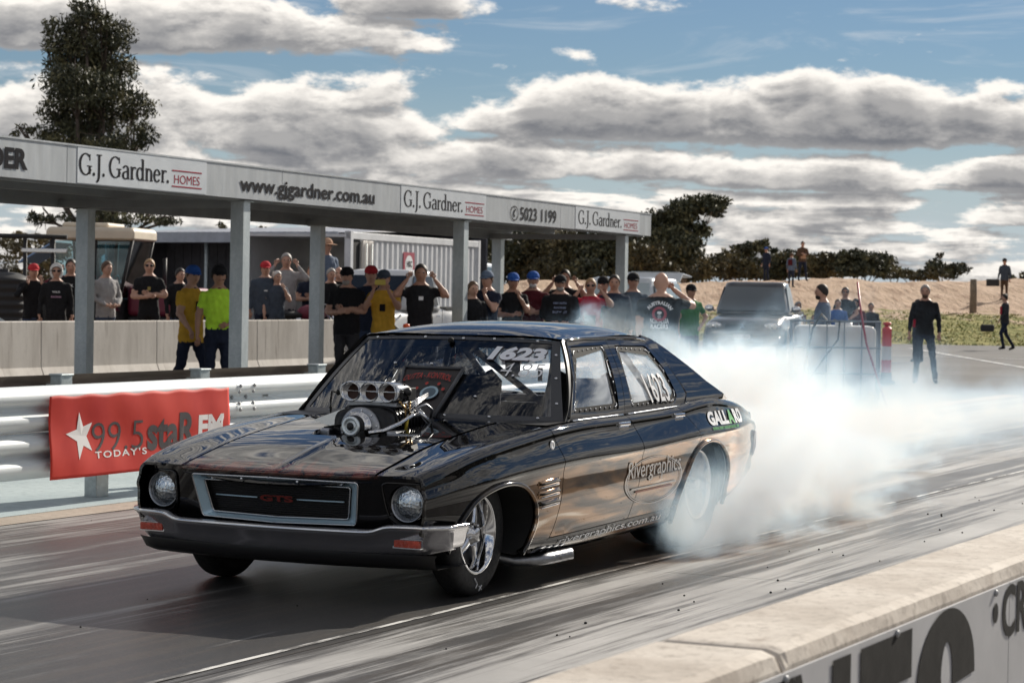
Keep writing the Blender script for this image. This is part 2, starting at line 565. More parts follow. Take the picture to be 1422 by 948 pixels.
# ------------------------------------------------------------------ guard rails
m_rail = mat('galvanised_white', (0.72, 0.77, 0.785), 0.5, 0.0, var=0.10, vscale=2.2, stretch=(6, 0.5, 6))
m_rail_old = mat('rusty_rail', (0.14, 0.105, 0.085), 0.75, 0.1, var=0.35, vscale=3, stretch=(3, 0.5, 5))
m_galv = mat('galvanised_steel', (0.40, 0.44, 0.45), 0.45, 0.55, var=0.18, vscale=14)
m_bolt = mat('dull_bolt', (0.34, 0.35, 0.36), 0.5, 0.4)
WP = [(0.0, 0.0), (0.018, 0.004), (0.030, 0.016), (0.070, 0.045), (0.083, 0.062), (0.083, 0.098), (0.070, 0.114), (0.010, 0.140), (0.0, 0.150), (0.0, 0.165), (0.010, 0.175),
      (0.070, 0.202), (0.083, 0.218), (0.083, 0.252), (0.070, 0.270), (0.030, 0.298), (0.018, 0.310), (0.0, 0.314)]
def wbeam(ln, s=1):
    mb = MB(); n = len(WP); vs = []
    for y in (0, ln):
        for (d, h) in WP: vs.append((s * d, y, h))
    for y in (0, ln):
        for (d, h) in WP: vs.append((s * (d - 0.004), y, h))
    fs = [(i, i + 1, n + i + 1, n + i) for i in range(n - 1)] + [(2 * n + i, 3 * n + i, 3 * n + i + 1, 2 * n + i + 1) for i in range(n - 1)]
    mb.raw(vs, fs, 0, True)
    mb.raw([vs[0], vs[n], vs[3 * n], vs[2 * n]], [(0, 1, 2, 3)]); mb.raw([vs[n - 1], vs[2 * n - 1], vs[4 * n - 1], vs[3 * n - 1]], [(0, 1, 2, 3)])
    return mb
def guard_rail(X, s, tops, y0, y1, joint, m, label, ncap, post_x, post_top, capm):
    root = thing('guard_rail', label, 'guard rail', (X, joint, 0))
    me = None; k = -int((joint - y0) // 4) ; y = joint + 4 * k
    bolt = None
    while y < y1 - 0.1:
        for j, zt in enumerate(tops):
            if me is None:
                o = wbeam(4.0, s).build('beam', m, root, (0, y - joint, zt - 0.314)); me = o.data
            else:
                o = obj('beam', me, root, (0, y - joint, zt - 0.314))
            # lap plate of the joint with its bolts
            if bolt is None:
                mb = MB()
                nn = len(WP)
                vs = [(s * (d + 0.003), yy, h) for yy in (-0.04, 0.26) for (d, h) in WP]
                mb.raw(vs, [(i, i + 1, nn + i + 1, nn + i) for i in range(nn - 1)], 0, True)
                for yy in (0.0, 0.20):
                    for (dd, hh) in ((0.084, 0.066), (0.072, 0.112), (0.072, 0.204), (0.084, 0.25), (0.004, 0.157)):
                        mb.ball((s * (dd + 0.006), yy, hh), (0.011, 0.016, 0.016), 8, 6, 1)
                bo = mb.build('lap_joint', [m, m_bolt], root, (0, y - joint, zt - 0.314)); bolt = bo.data
            else:
                obj('lap_joint', bolt, root, (0, y - joint, zt - 0.314))
        y += 4
    pm = None
    y = joint + 0.5 + 4 * k
    while y < y1:
        if pm is None:
            mb = MB(); mb.box((0, 0, post_top / 2), (0.11, 0.15, post_top)); mb.box((0, 0, post_top + 0.006), (0.13, 0.17, 0.018), 1)
            mb.box((-post_x * 0.5, 0, post_top - 0.22), (abs(post_x) , 0.10, 0.30))
            o = mb.build('post', [m_galv, capm], root, (post_x, y - joint, 0), bevel=0.008); pm = o.data
        else:
            o = obj('post', pm, root, (post_x, y - joint, 0))
            b = o.modifiers.new('bevel', 'BEVEL'); b.width = 0.008; b.segments = 2; b.limit_method = 'ANGLE'
        y += 2.0
    return root
m_cap = mat('post_cap', (0.6, 0.61, 0.6), 0.5, 0.2)
guard_rail(-3.885, 1, (0.835, 0.515), -12, 12.5, 4.93, m_rail, 'pale double steel guard rail beside the lane, carrying the red banner', 4, -0.17, 0.775, m_cap)
guard_rail(-5.60, -1, (0.80,), -8, 12, 4.4, m_rail_old, 'dark rusty single guard rail behind the pale double rail', 4, 0.12, 0.80, m_galv)

# banner hung on the rail
m_ban = bpy.data.materials.new('banner_vinyl'); m_ban.use_nodes = True
t = m_ban.node_tree; n = N(t); b = t.nodes['Principled BSDF']
f = n.noise(n.mapping(n.pos(), (1, 1.2, 0.8)), 2.5, 3.0, 0.5)
t.links.new(n.mix(n.ss(f, 0.3, 0.7), (0.50, 0.030, 0.024), (0.60, 0.050, 0.034)), b.inputs['Base Color']); b.inputs['Roughness'].default_value = 0.65; b.inputs['Specular IOR Level'].default_value = 0.2
BY0, BY1, BZ0, BZ1 = 2.49, 4.735, 0.195, 0.765
def ban_x(y, z):
    a = (y - BY0) / (BY1 - BY0); h = (z - BZ0) / (BZ1 - BZ0)
    return -3.775 + 0.006 * math.sin(a * 11 + h * 2.4) * (1.15 - h) + 0.0015 * math.sin(a * 37 + 1.0 + h * 5) + 0.012 * (1 - h) ** 2 + 0.006 * math.sin(h * 7 + a * 4)
banner = thing('sponsor_banner', 'red radio station banner with white star tied to the guard rail', 'banner', (-3.775, BY0, 0))
mb = MB(); nu, nv = 90, 24
vs = []
for i in range(nu + 1):
    for j in range(nv + 1):
        y = BY0 + (BY1 - BY0) * i / nu; z = BZ0 + (BZ1 - BZ0) * j / nv + 0.006 * math.sin(i * 0.42) * (j / nv) ** 4
        vs.append((ban_x(y, z) + 3.775, y - BY0, z))
fs = [(i * (nv + 1) + j, (i + 1) * (nv + 1) + j, (i + 1) * (nv + 1) + j + 1, i * (nv + 1) + j + 1) for i in range(nu) for j in range(nv)]
mb.raw(vs, fs, 0, True)
o = mb.build('vinyl_sheet', m_ban, banner)
sm_ = o.modifiers.new('thick', 'SOLIDIFY'); sm_.thickness = 0.002; sm_.offset = -1
def ban_fn(y0, z0):
    return lambda a, b_: (ban_x(y0 + a, z0 + b_) + 3.775 + 0.004, y0 + a - BY0, z0 + b_)
m_ink = mat('banner_dark_ink', (0.035, 0.025, 0.03), 0.5); m_wht = mat('banner_white_ink', (0.78, 0.76, 0.75), 0.5)
def subdiv(o, it=2):
    bm = bmesh.new(); bm.from_mesh(o.data); bmesh.ops.triangulate(bm, faces=bm.faces)
    bmesh.ops.subdivide_edges(bm, edges=[e for e in bm.edges if e.calc_length() > 0.05], cuts=it)
    bm.to_mesh(o.data); bm.free()
def flat_poly(name, poly, fn, m, parent):
    mb = MB(); mb.raw([fn(*p) for p in poly], [tuple(range(len(poly)))]); return mb.build(name, m, parent)
# five pointed star, tilted
cx, cz = 2.87, 0.478
star = []
tips = [(2.676, 0.50), (2.815, 0.655), (2.985, 0.575), (2.945, 0.36), (2.80, 0.315)]
tips = [(2.676, 0.502), (2.829, 0.648), (2.985, 0.570), (2.978, 0.372), (2.812, 0.318)]
cx = sum(p[0] for p in tips) / 5; cz = sum(p[1] for p in tips) / 5
star_v = []
for k in range(5):
    a, b2 = tips[k], tips[(k + 1) % 5]
    star_v.append(a); mid = ((a[0] + b2[0]) / 2, (a[1] + b2[1]) / 2)
    star_v.append((cx + (mid[0] - cx) * 0.50, cz + (mid[1] - cz) * 0.50))
mbs = MB(); fnb = ban_fn(0, 0)
mbs.raw([fnb(cx, cz)] + [fnb(*p) for p in star_v], [(0, i + 1, (i + 1) % 10 + 1) for i in range(10)])
mbs.build('star_emblem', m_wht, banner)
for (s_, y0, y1, z0, z1, bold, mm) in [('99.5', 2.985, 3.60, 0.36, 0.565, -0.012, m_ink), ('staR', 3.65, 4.27, 0.335, 0.60, 0.035, m_ink), ('FM', 4.31, 4.65, 0.395, 0.565, 0.04, m_wht), ("TODAY'S", 3.01, 3.64, 0.315, 0.365, 0.02, m_wht)]:
    if s_ == 'FM': z0, z1 = 0.385, 0.57
    lettering('lettering', s_, z1 - z0, y1 - y0, ban_fn(y0, z0), mm, banner, bold=bold, space=1.25 if s_[0] == 'T' else 1.0)

# ------------------------------------------------------------------ concrete barrier in the foreground
m_conc = bpy.data.materials.new('weathered_concrete'); m_conc.use_nodes = True
t = m_conc.node_tree; n = N(t); b = t.nodes['Principled BSDF']
P = n.pos()
a1 = n.noise(P, 3.2, 7.0, 0.68); a2 = n.noise(P, 34.0, 6.0, 0.7); a3 = n.noise(n.mapping(P, (1.0, 1.0, 0.35)), 7.0, 5.0, 0.6)
c = n.mix(n.ss(a1, 0.3, 0.68), (0.42, 0.365, 0.31), (0.60, 0.545, 0.48))
c = n.mix(n.mul(n.ss(a2, 0.48, 0.72), 0.75), c, (0.25, 0.21, 0.175))
c = n.mix(n.mul(n.ss(a3, 0.60, 0.78), 0.6), c, (0.25, 0.18, 0.135))
vor = n.node('ShaderNodeTexVoronoi'); n.put(vor.inputs['Vector'], P); vor.inputs['Scale'].default_value = 14.0
pit = n.ss(vor.outputs['Distance'], 0.05, 0.09, 0.75, 0.0)
c = n.mix(n.mul(pit, n.ss(a3, 0.5, 0.6)), c, (0.10, 0.08, 0.065))
t.links.new(c, b.inputs['Base Color']); b.inputs['Roughness'].default_value = 0.82
bn = n.node('ShaderNodeBump'); bn.inputs['Strength'].default_value = 0.45; bn.inputs['Distance'].default_value = 0.008
n.put(bn.inputs['Height'], n.add(n.mul(a2, 0.7), n.mul(a3, 0.6))); t.links.new(bn.outputs[0], b.inputs['Normal'])
def barrier_seg(y0, y1):
    prof = [(4.19, 0.0), (4.19, 0.10), (4.30, 0.30), (4.315, 0.80), (4.322, 0.826), (4.345, 0.837), (4.565, 0.837), (4.592, 0.828), (4.600, 0.800), (4.605, 0.30), (4.72, 0.10), (4.72, 0.0)]
    ys_ = [y0, y0 + .010, y0 + .030] + list(np.linspace(y0 + .12, y1 - .12, 46)) + [y1 - .030, y1 - .010, y1]
    n_ = len(ys_) - 1; np_ = len(prof); vs = []
    R2 = random.Random(int(y0 * 10))
    for i in range(n_ + 1):
        y = ys_[i]
        e = 0.010 if i in (0, n_) else (0.003 if i in (1, n_ - 1) else 0)
        for j, (x, z) in enumerate(prof):
            jx = R2.uniform(-0.0012, 0.0012) if 3 <= j <= 8 else 0
            jz = R2.uniform(-0.001, 0.001) if 3 <= j <= 8 else 0
            vs.append((x + jx - (e if j >= 6 else -e) * (j in (4, 5, 6, 7)), y, z + jz - e * (3 <= j <= 8)))
    fs = [(i * np_ + j, i * np_ + j + 1, (i + 1) * np_ + j + 1, (i + 1) * np_ + j) for i in range(n_) for j in range(np_ - 1)]
    fs += [tuple(range(np_)), tuple(reversed(range(n_ * np_, (n_ + 1) * np_)))]
    return vs, fs
bars = []
for (y0, y1, lb) in ((-12.23, -6.215, 'nearest weathered concrete barrier block, cut by the lower picture edge'), (-6.20, -0.2, 'long weathered concrete barrier block with the black and grey sign, right foreground'), (-0.185, 5.8, 'concrete barrier block beyond the right picture edge, third along'), (5.815, 11.8, 'concrete barrier block beyond the right picture edge, fourth along'), (11.815, 17.8, 'concrete barrier block beyond the right picture edge, fifth along')):
    mb = MB(); vs, fs = barrier_seg(y0, y1)
    mb.raw([(v[0] - 4.45, v[1] - y0, v[2]) for v in vs], fs, 0, False)
    root = thing('concrete_barrier', lb, 'barrier', (4.45, y0, 0), group='trackside concrete barrier blocks')
    mb.build('block', m_conc, root)
# grey sign board screwed to the barrier
m_sign = mat('sign_grey', (0.50, 0.50, 0.51), 0.5, 0.0, var=0.10, vscale=3)
m_signink = mat('sign_black', (0.018, 0.017, 0.016), 0.75, spec=0.15, var=0.5, vscale=14)
sg = thing('trackside_sign', 'grey sign board with huge black letters fixed to the foreground barrier', 'sign', (4.61, -6.6, 0))
for (y0, y1) in ((-8.9, -4.502), (-4.496, -1.6)):
    mb = MB(); mb.box2((0.004, y0 + 6.6, 0.30), (0.010, y1 + 6.6, 0.797)); mb.build('sign_panel', m_sign, sg)
for y in (-6.25, -5.51, -4.65, -3.9, -3.1):
    mb = MB(); mb.ball((0.013, y + 6.6, 0.785), (0.006, 0.009, 0.009), 10, 6); mb.build('screw', m_bolt, sg)
sgf = lambda y0, z0: (lambda a, b_: (0.0125, y0 + a + 6.6, z0 + b_))
def sign_poly(polys, name='letter'):
    mb = MB()
    for k, pl in enumerate(polys):
        mb.raw([(0.0125 + 0.0004 * k, y + 6.6, z) for y, z in pl], [tuple(range(len(pl)))])
    return mb.build(name, m_signink, sg)
T0, B0 = 0.784, 0.33
sign_poly([[(-6.32, B0), (-6.20, B0), (-6.20, T0), (-6.32, T0)], [(-5.96, B0), (-5.84, B0), (-5.84, T0), (-5.96, T0)], [(-6.20, T0), (-6.16, T0), (-5.96, 0.42), (-5.96, B0), (-6.0, B0), (-6.20, 0.69)]])
sign_poly([[(-5.77, 0.672), (-5.39, 0.672), (-5.39, T0), (-5.77, T0)], [(-5.645, B0), (-5.515, B0), (-5.515, 0.672), (-5.645, 0.672)]])
def arc_band(c, r0, r1, a0, a1, n_=24, sq=1.0):
    P_ = []
    for i in range(n_ + 1):
        a = math.radians(a0 + (a1 - a0) * i / n_); P_.append((c[0] + r1[0] * math.cos(a), c[1] + r1[1] * math.sin(a)))
    for i in range(n_, -1, -1):
        a = math.radians(a0 + (a1 - a0) * i / n_); P_.append((c[0] + r0[0] * math.cos(a), c[1] + r0[1] * math.sin(a)))
    return P_
def band_faces(P_):
    n_ = len(P_) // 2
    return [(i, i + 1, 2 * n_ - 2 - i, 2 * n_ - 1 - i) for i in range(n_ - 1)]
mb = MB()
for (c_, r0, r1, a0, a1) in (((-5.095, 0.63), (0.050, 0.085), (0.25, 0.165), -2, 182), ((-5.095, 0.46), (0.075, 0.06), (0.25, 0.14), 180, 365)):
    P_ = arc_band(c_, r0, r1, a0, a1); mb.raw([(0.0125, y + 6.6, z) for y, z in P_], band_faces(P_))
for k, pl in enumerate(([(-5.045, 0.605), (-4.845, 0.612), (-4.845, 0.632), (-5.045, 0.632)], [(-5.345, 0.632), (-5.145, 0.632), (-5.145, 0.57), (-4.845, 0.47), (-4.90, 0.40), (-5.345, 0.55)])):
    mb.raw([(0.0129 + 0.0004 * k, y + 6.6, z) for y, z in pl], [tuple(range(len(pl)))])
mb.build('letter', m_signink, sg)
mb = MB(); mb.raw([(0.0125, -4.645 + 0.024 * math.cos(a) + 6.6, 0.733 + 0.026 * math.sin(a)) for a in np.linspace(0, 2 * PI, 20, endpoint=False)], [tuple(range(20))]); mb.build('bullet', m_signink, sg)
lettering('lettering', 'CR', 0.138, 0.27, sgf(-4.575, 0.655), m_signink, sg, bold=0.025)
lettering('lettering', 'A', 0.16, 0.17, sgf(-4.36, 0.40), m_signink, sg, bold=0.025)
# ================================================================== THE DRAG CAR (front axle at Y=0, nose towards -Y)
def hermite(nodes):
    xs = np.array([p[0] for p in nodes], float); ys = np.array([p[1] for p in nodes], float)
    d = np.gradient(ys, xs) if len(xs) > 2 else np.full_like(xs, (ys[-1] - ys[0]) / (xs[-1] - xs[0]))
    def f(x):
        x = min(max(x, xs[0]), xs[-1]); i = int(min(max(np.searchsorted(xs, x) - 1, 0), len(xs) - 2))
        h = xs[i + 1] - xs[i]; t = (x - xs[i]) / h
        return float((2 * t**3 - 3 * t**2 + 1) * ys[i] + (t**3 - 2 * t**2 + t) * h * d[i] + (-2 * t**3 + 3 * t**2) * ys[i + 1] + (t**3 - t**2) * h * d[i + 1])
    return f
hw_sh = hermite([(-0.66, .815), (-0.5, .848), (-0.2, .872), (.3, .885), (.95, .884), (1.8, .878), (2.6, .872), (3.1, .86), (3.5, .83), (3.95, .765)])
z_sh = hermite([(-0.70, .628), (-0.62, .655), (-0.45, .692), (-0.1, .752), (.3, .796), (.75, .832), (.95, .842), (1.75, .852), (2.4, .868), (2.75, .895), (3.0, .905), (3.3, .885), (3.7, .835), (3.95, .78)])
z_ed = hermite([(-0.74, .600), (-0.70, .626), (-0.62, .650), (-0.5, .676), (-0.2, .738), (.1, .782), (.33, .809), (.633, .837), (.8, .846), (1.0, .85), (3.0, .905), (3.3, .885), (3.7, .84), (3.95, .785)])
hw_cr = hermite([(-0.66, .835), (-0.5, .868), (-0.3, .898), (.3, .922), (1.8, .932), (2.8, .928), (3.4, .895), (3.95, .80)])
z_cr = hermite([(-0.66, .530), (-0.5, .552), (0, .598), (.73, .640), (1.77, .656), (2.67, .690), (3.4, .692), (3.95, .675)])
hw_lo = hermite([(-0.66, .815), (-0.4, .875), (.2, .905), (1.8, .915), (2.8, .912), (3.4, .875), (3.95, .775)])
z_bot = hermite([(-0.66, .285), (-0.4, .245), (0, .208), (.6, .178), (1.9, .190), (2.8, .22), (3.3, .27), (3.95, .38)])
def nose_y(X):
    return -0.742 + 0.19 * X * X
def sect(Y):
    a, zs, wc, zc, wl, zb = hw_sh(Y), z_sh(Y), hw_cr(Y), z_cr(Y), hw_lo(Y), z_bot(Y)
    ze = z_ed(Y)
    mid_z = zs * .45 + zc * .55
    return [(0, ze + .034), (.27, ze + .026), (.52, ze + .004), (.56, ze), (a - .075, zs + .002), (a - .022, zs - .003), (a - .003, zs - .020), (a + .006, zs - .06),
            (a * .5 + wc * .5 - .004, mid_z), (wc - .004, zc + .022), (wc, zc), (wc - .006, zc - .022), (wc - .008, zc * .6 + zb * .4), (wl - .004, zb + .09), (wl - .010, zb + .032), (wl - .045, zb)]
_sc = {}
def P_body(Y, s):
    key = round(Y, 4)
    if key not in _sc: _sc[key] = sect(Y)
    pts = _sc[key]; n = len(pts)
    s = min(max(s, 0), n - 1.0001); i = int(s); t = s - i
    p0 = pts[max(i - 1, 0)]; p1 = pts[i]; p2 = pts[i + 1]; p3 = pts[min(i + 2, n - 1)]
    if i == 0: p0 = (-p2[0], p2[1])
    r = []
    for k in (0, 1):
        m1 = (p2[k] - p0[k]) * .5; m2 = (p3[k] - p1[k]) * .5
        # limit overshoot for uneven spacing
        d1 = math.hypot(p1[0] - p0[0], p1[1] - p0[1]); d2 = math.hypot(p2[0] - p1[0], p2[1] - p1[1]); d3 = math.hypot(p3[0] - p2[0], p3[1] - p2[1])
        if d1 + d2 > 1e-9: m1 = ((p1[k] - p0[k]) / max(d1, 1e-6) * d2 + (p2[k] - p1[k]) / max(d2, 1e-6) * d1) / (d1 + d2) * d2 if i or True else m1
        if d2 + d3 > 1e-9: m2 = ((p2[k] - p1[k]) / max(d2, 1e-6) * d3 + (p3[k] - p2[k]) / max(d3, 1e-6) * d2) / (d2 + d3) * d2 if d3 > 1e-6 else (p2[k] - p1[k])
        r.append((2 * t**3 - 3 * t**2 + 1) * p1[k] + (t**3 - 2 * t**2 + t) * m1 + (-2 * t**3 + 3 * t**2) * p2[k] + (t**3 - t**2) * m2)
    return Vector((r[0], Y, r[1]))
S_TOP, S_BOT = 5.0, 15.0
def s_of_z(Y, z):
    lo, hi = S_TOP, 14.999
    if z >= P_body(Y, lo).z: return lo
    if z <= P_body(Y, hi).z: return hi
    for _ in range(24):
        m_ = (lo + hi) / 2
        if P_body(Y, m_).z > z: lo = m_
        else: hi = m_
    return (lo + hi) / 2
KV = 0.07
def surf_body(u, v): return P_body(u, v / KV)
def side_pt(Y, z, off=0.0):
    s = s_of_z(Y, z); p = P_body(Y, s)
    return Vector((p.x + off, Y, z))
def Xg(z):
    t = (z - .847) / .425
    return .83 - .10 * t - .105 * t * t
def surf_gh(u, v): return Vector((Xg(v) , u, v))

def numnormal(surf, u, v, e=0.002):
    a = surf(u + e, v) - surf(u - e, v); b = surf(u, v + e) - surf(u, v - e)
    n_ = a.cross(b)
    return n_.normalized() if n_.length > 1e-12 else Vector((1, 0, 0))

def inside(poly, x, y):
    c = False; n_ = len(poly); j = n_ - 1
    for i in range(n_):
        xi, yi = poly[i]; xj, yj = poly[j]
        if (yi > y) != (yj > y) and x < (xj - xi) * (y - yi) / (yj - yi) + xi: c = not c
        j = i
    return c
def resample(poly, d, closed=True):
    out = []
    n_ = len(poly)
    for i in range(n_ if closed else n_ - 1):
        a, b = poly[i], poly[(i + 1) % n_]
        L = math.hypot(b[0] - a[0], b[1] - a[1]); k = max(1, int(math.ceil(L / d)))
        for q in range(k): out.append((a[0] + (b[0] - a[0]) * q / k, a[1] + (b[1] - a[1]) * q / k))
    if not closed: out.append(poly[-1])
    return out
def smooth_poly(pts, it=3, closed=False):
    for _ in range(it):
        out = []
        n_ = len(pts)
        if not closed: out.append(pts[0])
        for i in range(n_ if closed else n_ - 1):
            a, b = pts[i], pts[(i + 1) % n_]
            out += [(a[0] * .75 + b[0] * .25, a[1] * .75 + b[1] * .25), (a[0] * .25 + b[0] * .75, a[1] * .25 + b[1] * .75)]
        if not closed: out.append(pts[-1])
        pts = out
    return pts

def panel(name, surf, outline, mats, parent, d=0.03, holes=(), rim=0.014, mirror=False, flip=1, both=True, off=0.0):
    """a sheet-metal panel cut out of a smooth surface, edges turned inwards"""
    ol = resample(outline, d)
    hs = [resample(h, d) for h in holes]
    pts = list(ol); edges = [(i, (i + 1) % len(ol)) for i in range(len(ol))]
    loops = [list(range(len(ol)))]
    for h in hs:
        b0 = len(pts); pts += h; edges += [(b0 + i, b0 + (i + 1) % len(h)) for i in range(len(h))]; loops.append(list(range(b0, b0 + len(h))))
    bnd = np.array(pts)
    x0, y0 = bnd.min(0); x1, y1 = bnd.max(0)
    gx = np.arange(x0 + d * .5, x1, d); gy = np.arange(y0 + d * .5, y1, d)
    for i, a in enumerate(gx):
        for b in gy:
            if not inside(ol, a, b) or any(inside(h, a, b) for h in hs): continue
            if np.min((bnd[:, 0] - a)**2 + (bnd[:, 1] - b)**2) < (d * .45)**2: continue
            pts.append((float(a), float(b)))
    vo, eo, fo, ov, oe, of = delaunay_2d_cdt([Vector(p) for p in pts], edges, [], 0, 1e-7)
    tris = []
    for f in fo:
        cxx = sum(vo[i].x for i in f) / 3; cyy = sum(vo[i].y for i in f) / 3
        if inside(ol, cxx, cyy) and not any(inside(h, cxx, cyy) for h in hs): tris.append(tuple(f))
    V = []; NN = []
    for q in vo:
        p = surf(q.x, q.y); nrm = numnormal(surf, q.x, q.y) * flip
        if nrm.x < 0 and abs(nrm.x) > .3: nrm = -nrm
        V.append(p + nrm * off); NN.append(nrm)
    # rims
    first = {}
    for k, lst in enumerate(ov):
        for q in lst: first[q] = k
    nv = len(V); F = list(tris); RN = []
    for lp in loops:
        ids = [first.get(i, i) for i in lp]
        base_ = len(V)
        for i in ids: V.append(V[i].copy()); NN.append(NN[i])
        for i in ids: V.append(V[i] - NN[i] * rim); NN.append(NN[i])
        m_ = len(ids)
        for k in range(m_):
            k2 = (k + 1) % m_
            F.append((base_ + k, base_ + k2, base_ + m_ + k2, base_ + m_ + k))
    # orient the triangles along their normals
    F2 = []
    for f in F:
        if len(f) == 3:
            a, b, c = (V[i] for i in f); g = (b - a).cross(c - a)
            F2.append(f if g.dot(NN[f[0]]) > 0 else (f[0], f[2], f[1]))
        else: F2.append(f)
    outs = []
    for sx in ((1, -1) if both else ((-1,) if mirror else (1,))):
        me = bpy.data.meshes.new(name)
        VV = [(v.x * sx, v.y, v.z) for v in V]
        FF = F2 if sx == 1 else [tuple(reversed(f)) for f in F2]
        me.from_pydata(VV, [], FF)
        for m_ in (mats if isinstance(mats, (list, tuple)) else [mats]): me.materials.append(m_)
        me.polygons.foreach_set('use_smooth', [len(f) == 3 for f in FF])
        me.normals_split_custom_set_from_vertices([(q.x * sx, q.y, q.z) for q in NN])
        outs.append(obj(name, me, parent))
    return outs

# ---- paint
def paint_mat():
    m = bpy.data.materials.new('black_paint'); m.use_nodes = True
    t = m.node_tree; n = N(t); b = t.nodes['Principled BSDF']
    P = n.pos(); x, y, z = n.sep(P)
    fl = n.noise(n.mapping(P, (7, 2.4, 3)), 2.2, 5.0, 0.6, 1.5)
    reach = n.ss(y, -0.70, -0.36, 1.0, 0.0)
    mid = n.ss(n.m('ABSOLUTE', x), 0.50, 0.60, 1.0, 0.0)
    flame = n.mul(n.mul(n.mul(n.ss(n.add(n.mul(fl, 1.0), n.mul(reach, 0.3)), 0.62, 0.86), reach), mid), n.ss(z, 0.612, 0.63))
    c = n.mix(n.mul(flame, 0.8), (0.006, 0.0058, 0.0062), (0.16, 0.035, 0.018))
    # bronze reflections painted into the flank colour below the swage line
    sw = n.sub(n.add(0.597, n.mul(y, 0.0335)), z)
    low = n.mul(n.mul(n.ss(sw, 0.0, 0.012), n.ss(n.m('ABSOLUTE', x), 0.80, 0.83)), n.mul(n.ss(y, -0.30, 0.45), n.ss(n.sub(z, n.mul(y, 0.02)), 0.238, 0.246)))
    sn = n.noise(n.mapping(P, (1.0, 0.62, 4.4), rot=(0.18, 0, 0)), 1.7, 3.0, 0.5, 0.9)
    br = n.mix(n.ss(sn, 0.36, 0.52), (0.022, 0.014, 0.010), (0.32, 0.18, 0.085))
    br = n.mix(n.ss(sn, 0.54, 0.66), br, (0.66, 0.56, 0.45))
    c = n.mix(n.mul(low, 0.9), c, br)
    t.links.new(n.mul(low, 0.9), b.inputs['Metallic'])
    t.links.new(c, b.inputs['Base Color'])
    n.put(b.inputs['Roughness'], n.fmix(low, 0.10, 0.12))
    b.inputs['Specular IOR Level'].default_value = 0.0
    b.inputs['Coat Weight'].default_value = 1.0
    b.inputs['Coat Roughness'].default_value = 0.015
    b.inputs['Coat IOR'].default_value = 1.56
    bn = n.node('ShaderNodeBump'); bn.inputs['Strength'].default_value = 0.018; bn.inputs['Distance'].default_value = 0.05
    n.put(bn.inputs['Height'], n.noise(n.mapping(P, (1, 0.8, 1.6)), 3.4, 2.0, 0.4))
    t.links.new(bn.outputs[0], b.inputs['Normal']); t.links.new(bn.outputs[0], b.inputs['Coat Normal'])
    return m
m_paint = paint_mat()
m_satin = mat('satin_black', (0.012, 0.012, 0.013), 0.45)
m_matte = mat('matte_black', (0.008, 0.008, 0.008), 0.85)
m_chrome = mat('chrome', (0.72, 0.73, 0.75), 0.09, 1.0)
m_alu = mat('polished_alloy', (0.62, 0.63, 0.65), 0.2, 1.0)
m_alud = mat('cast_alloy', (0.33, 0.34, 0.36), 0.38, 1.0, var=0.2, vscale=30)
m_bump = mat('grey_bumper', (0.27, 0.27, 0.29), 0.2, 0.8, coat=0.3)
m_rubber = mat('tyre_rubber', (0.016, 0.016, 0.016), 0.72, var=0.3, vscale=20)
m_white = mat('white_vinyl', (0.74, 0.75, 0.76), 0.4)
m_greyv = mat('grey_vinyl', (0.30, 0.30, 0.30), 0.4)
m_silv = mat('silver_vinyl', (0.55, 0.56, 0.58), 0.4, 0.0)
m_red = mat('red_lettering', (0.20, 0.03, 0.025), 0.3, 0.3)
m_trim = mat('blue_tinted_trim', (0.44, 0.60, 0.70), 0.3, 0.4)
m_amber = mat('indicator_lens', (0.42, 0.06, 0.035), 0.25, var=0.4, vscale=30)
m_green = mat('green_vinyl', (0.05, 0.36, 0.05), 0.4)

def glass_mat(name, tint, refl=1.0, haze=0.0):
    m = bpy.data.materials.new(name); m.use_nodes = True
    t = m.node_tree; t.nodes.clear(); n = N(t)
    tr = n.node('ShaderNodeBsdfTransparent'); tr.inputs['Color'].default_value = (*tint, 1)
    gl = n.node('ShaderNodeBsdfGlossy'); gl.inputs['Roughness'].default_value = 0.03; gl.inputs['Color'].default_value = (refl, refl, refl, 1)
    fr = n.node('ShaderNodeFresnel'); fr.inputs['IOR'].default_value = 1.5
    mx = n.node('ShaderNodeMixShader'); t.links.new(n.m('MULTIPLY', fr.outputs[0], 1.5, clamp=True), mx.inputs[0]); t.links.new(tr.outputs[0], mx.inputs[1]); t.links.new(gl.outputs[0], mx.inputs[2])
    last = mx.outputs[0]
    if haze:
        df = n.node('ShaderNodeBsdfDiffuse'); df.inputs['Color'].default_value = (0.78, 0.82, 0.85, 1)
        m2 = n.node('ShaderNodeMixShader')
        f = n.mul(n.ss(n.noise(n.mapping(n.pos(), (2, 2, 4)), 1.3, 3.0, 0.55, 0.6), 0.25, 0.8), haze)
        t.links.new(f, m2.inputs[0]); t.links.new(last, m2.inputs[1]); t.links.new(df.outputs[0], m2.inputs[2]); last = m2.outputs[0]
    o = n.node('ShaderNodeOutputMaterial'); t.links.new(last, o.inputs['Surface'])
    return m
m_ws = glass_mat('windscreen_polycarbonate', (0.86, 0.89, 0.93), 1.0)
m_sw = glass_mat('side_polycarbonate', (0.80, 0.84, 0.86), 0.8, 0.85)

car = thing('drag_car', 'black four door drag sedan with a supercharger through its bonnet, doing a smoky burnout', 'car', (0, 0, 0))

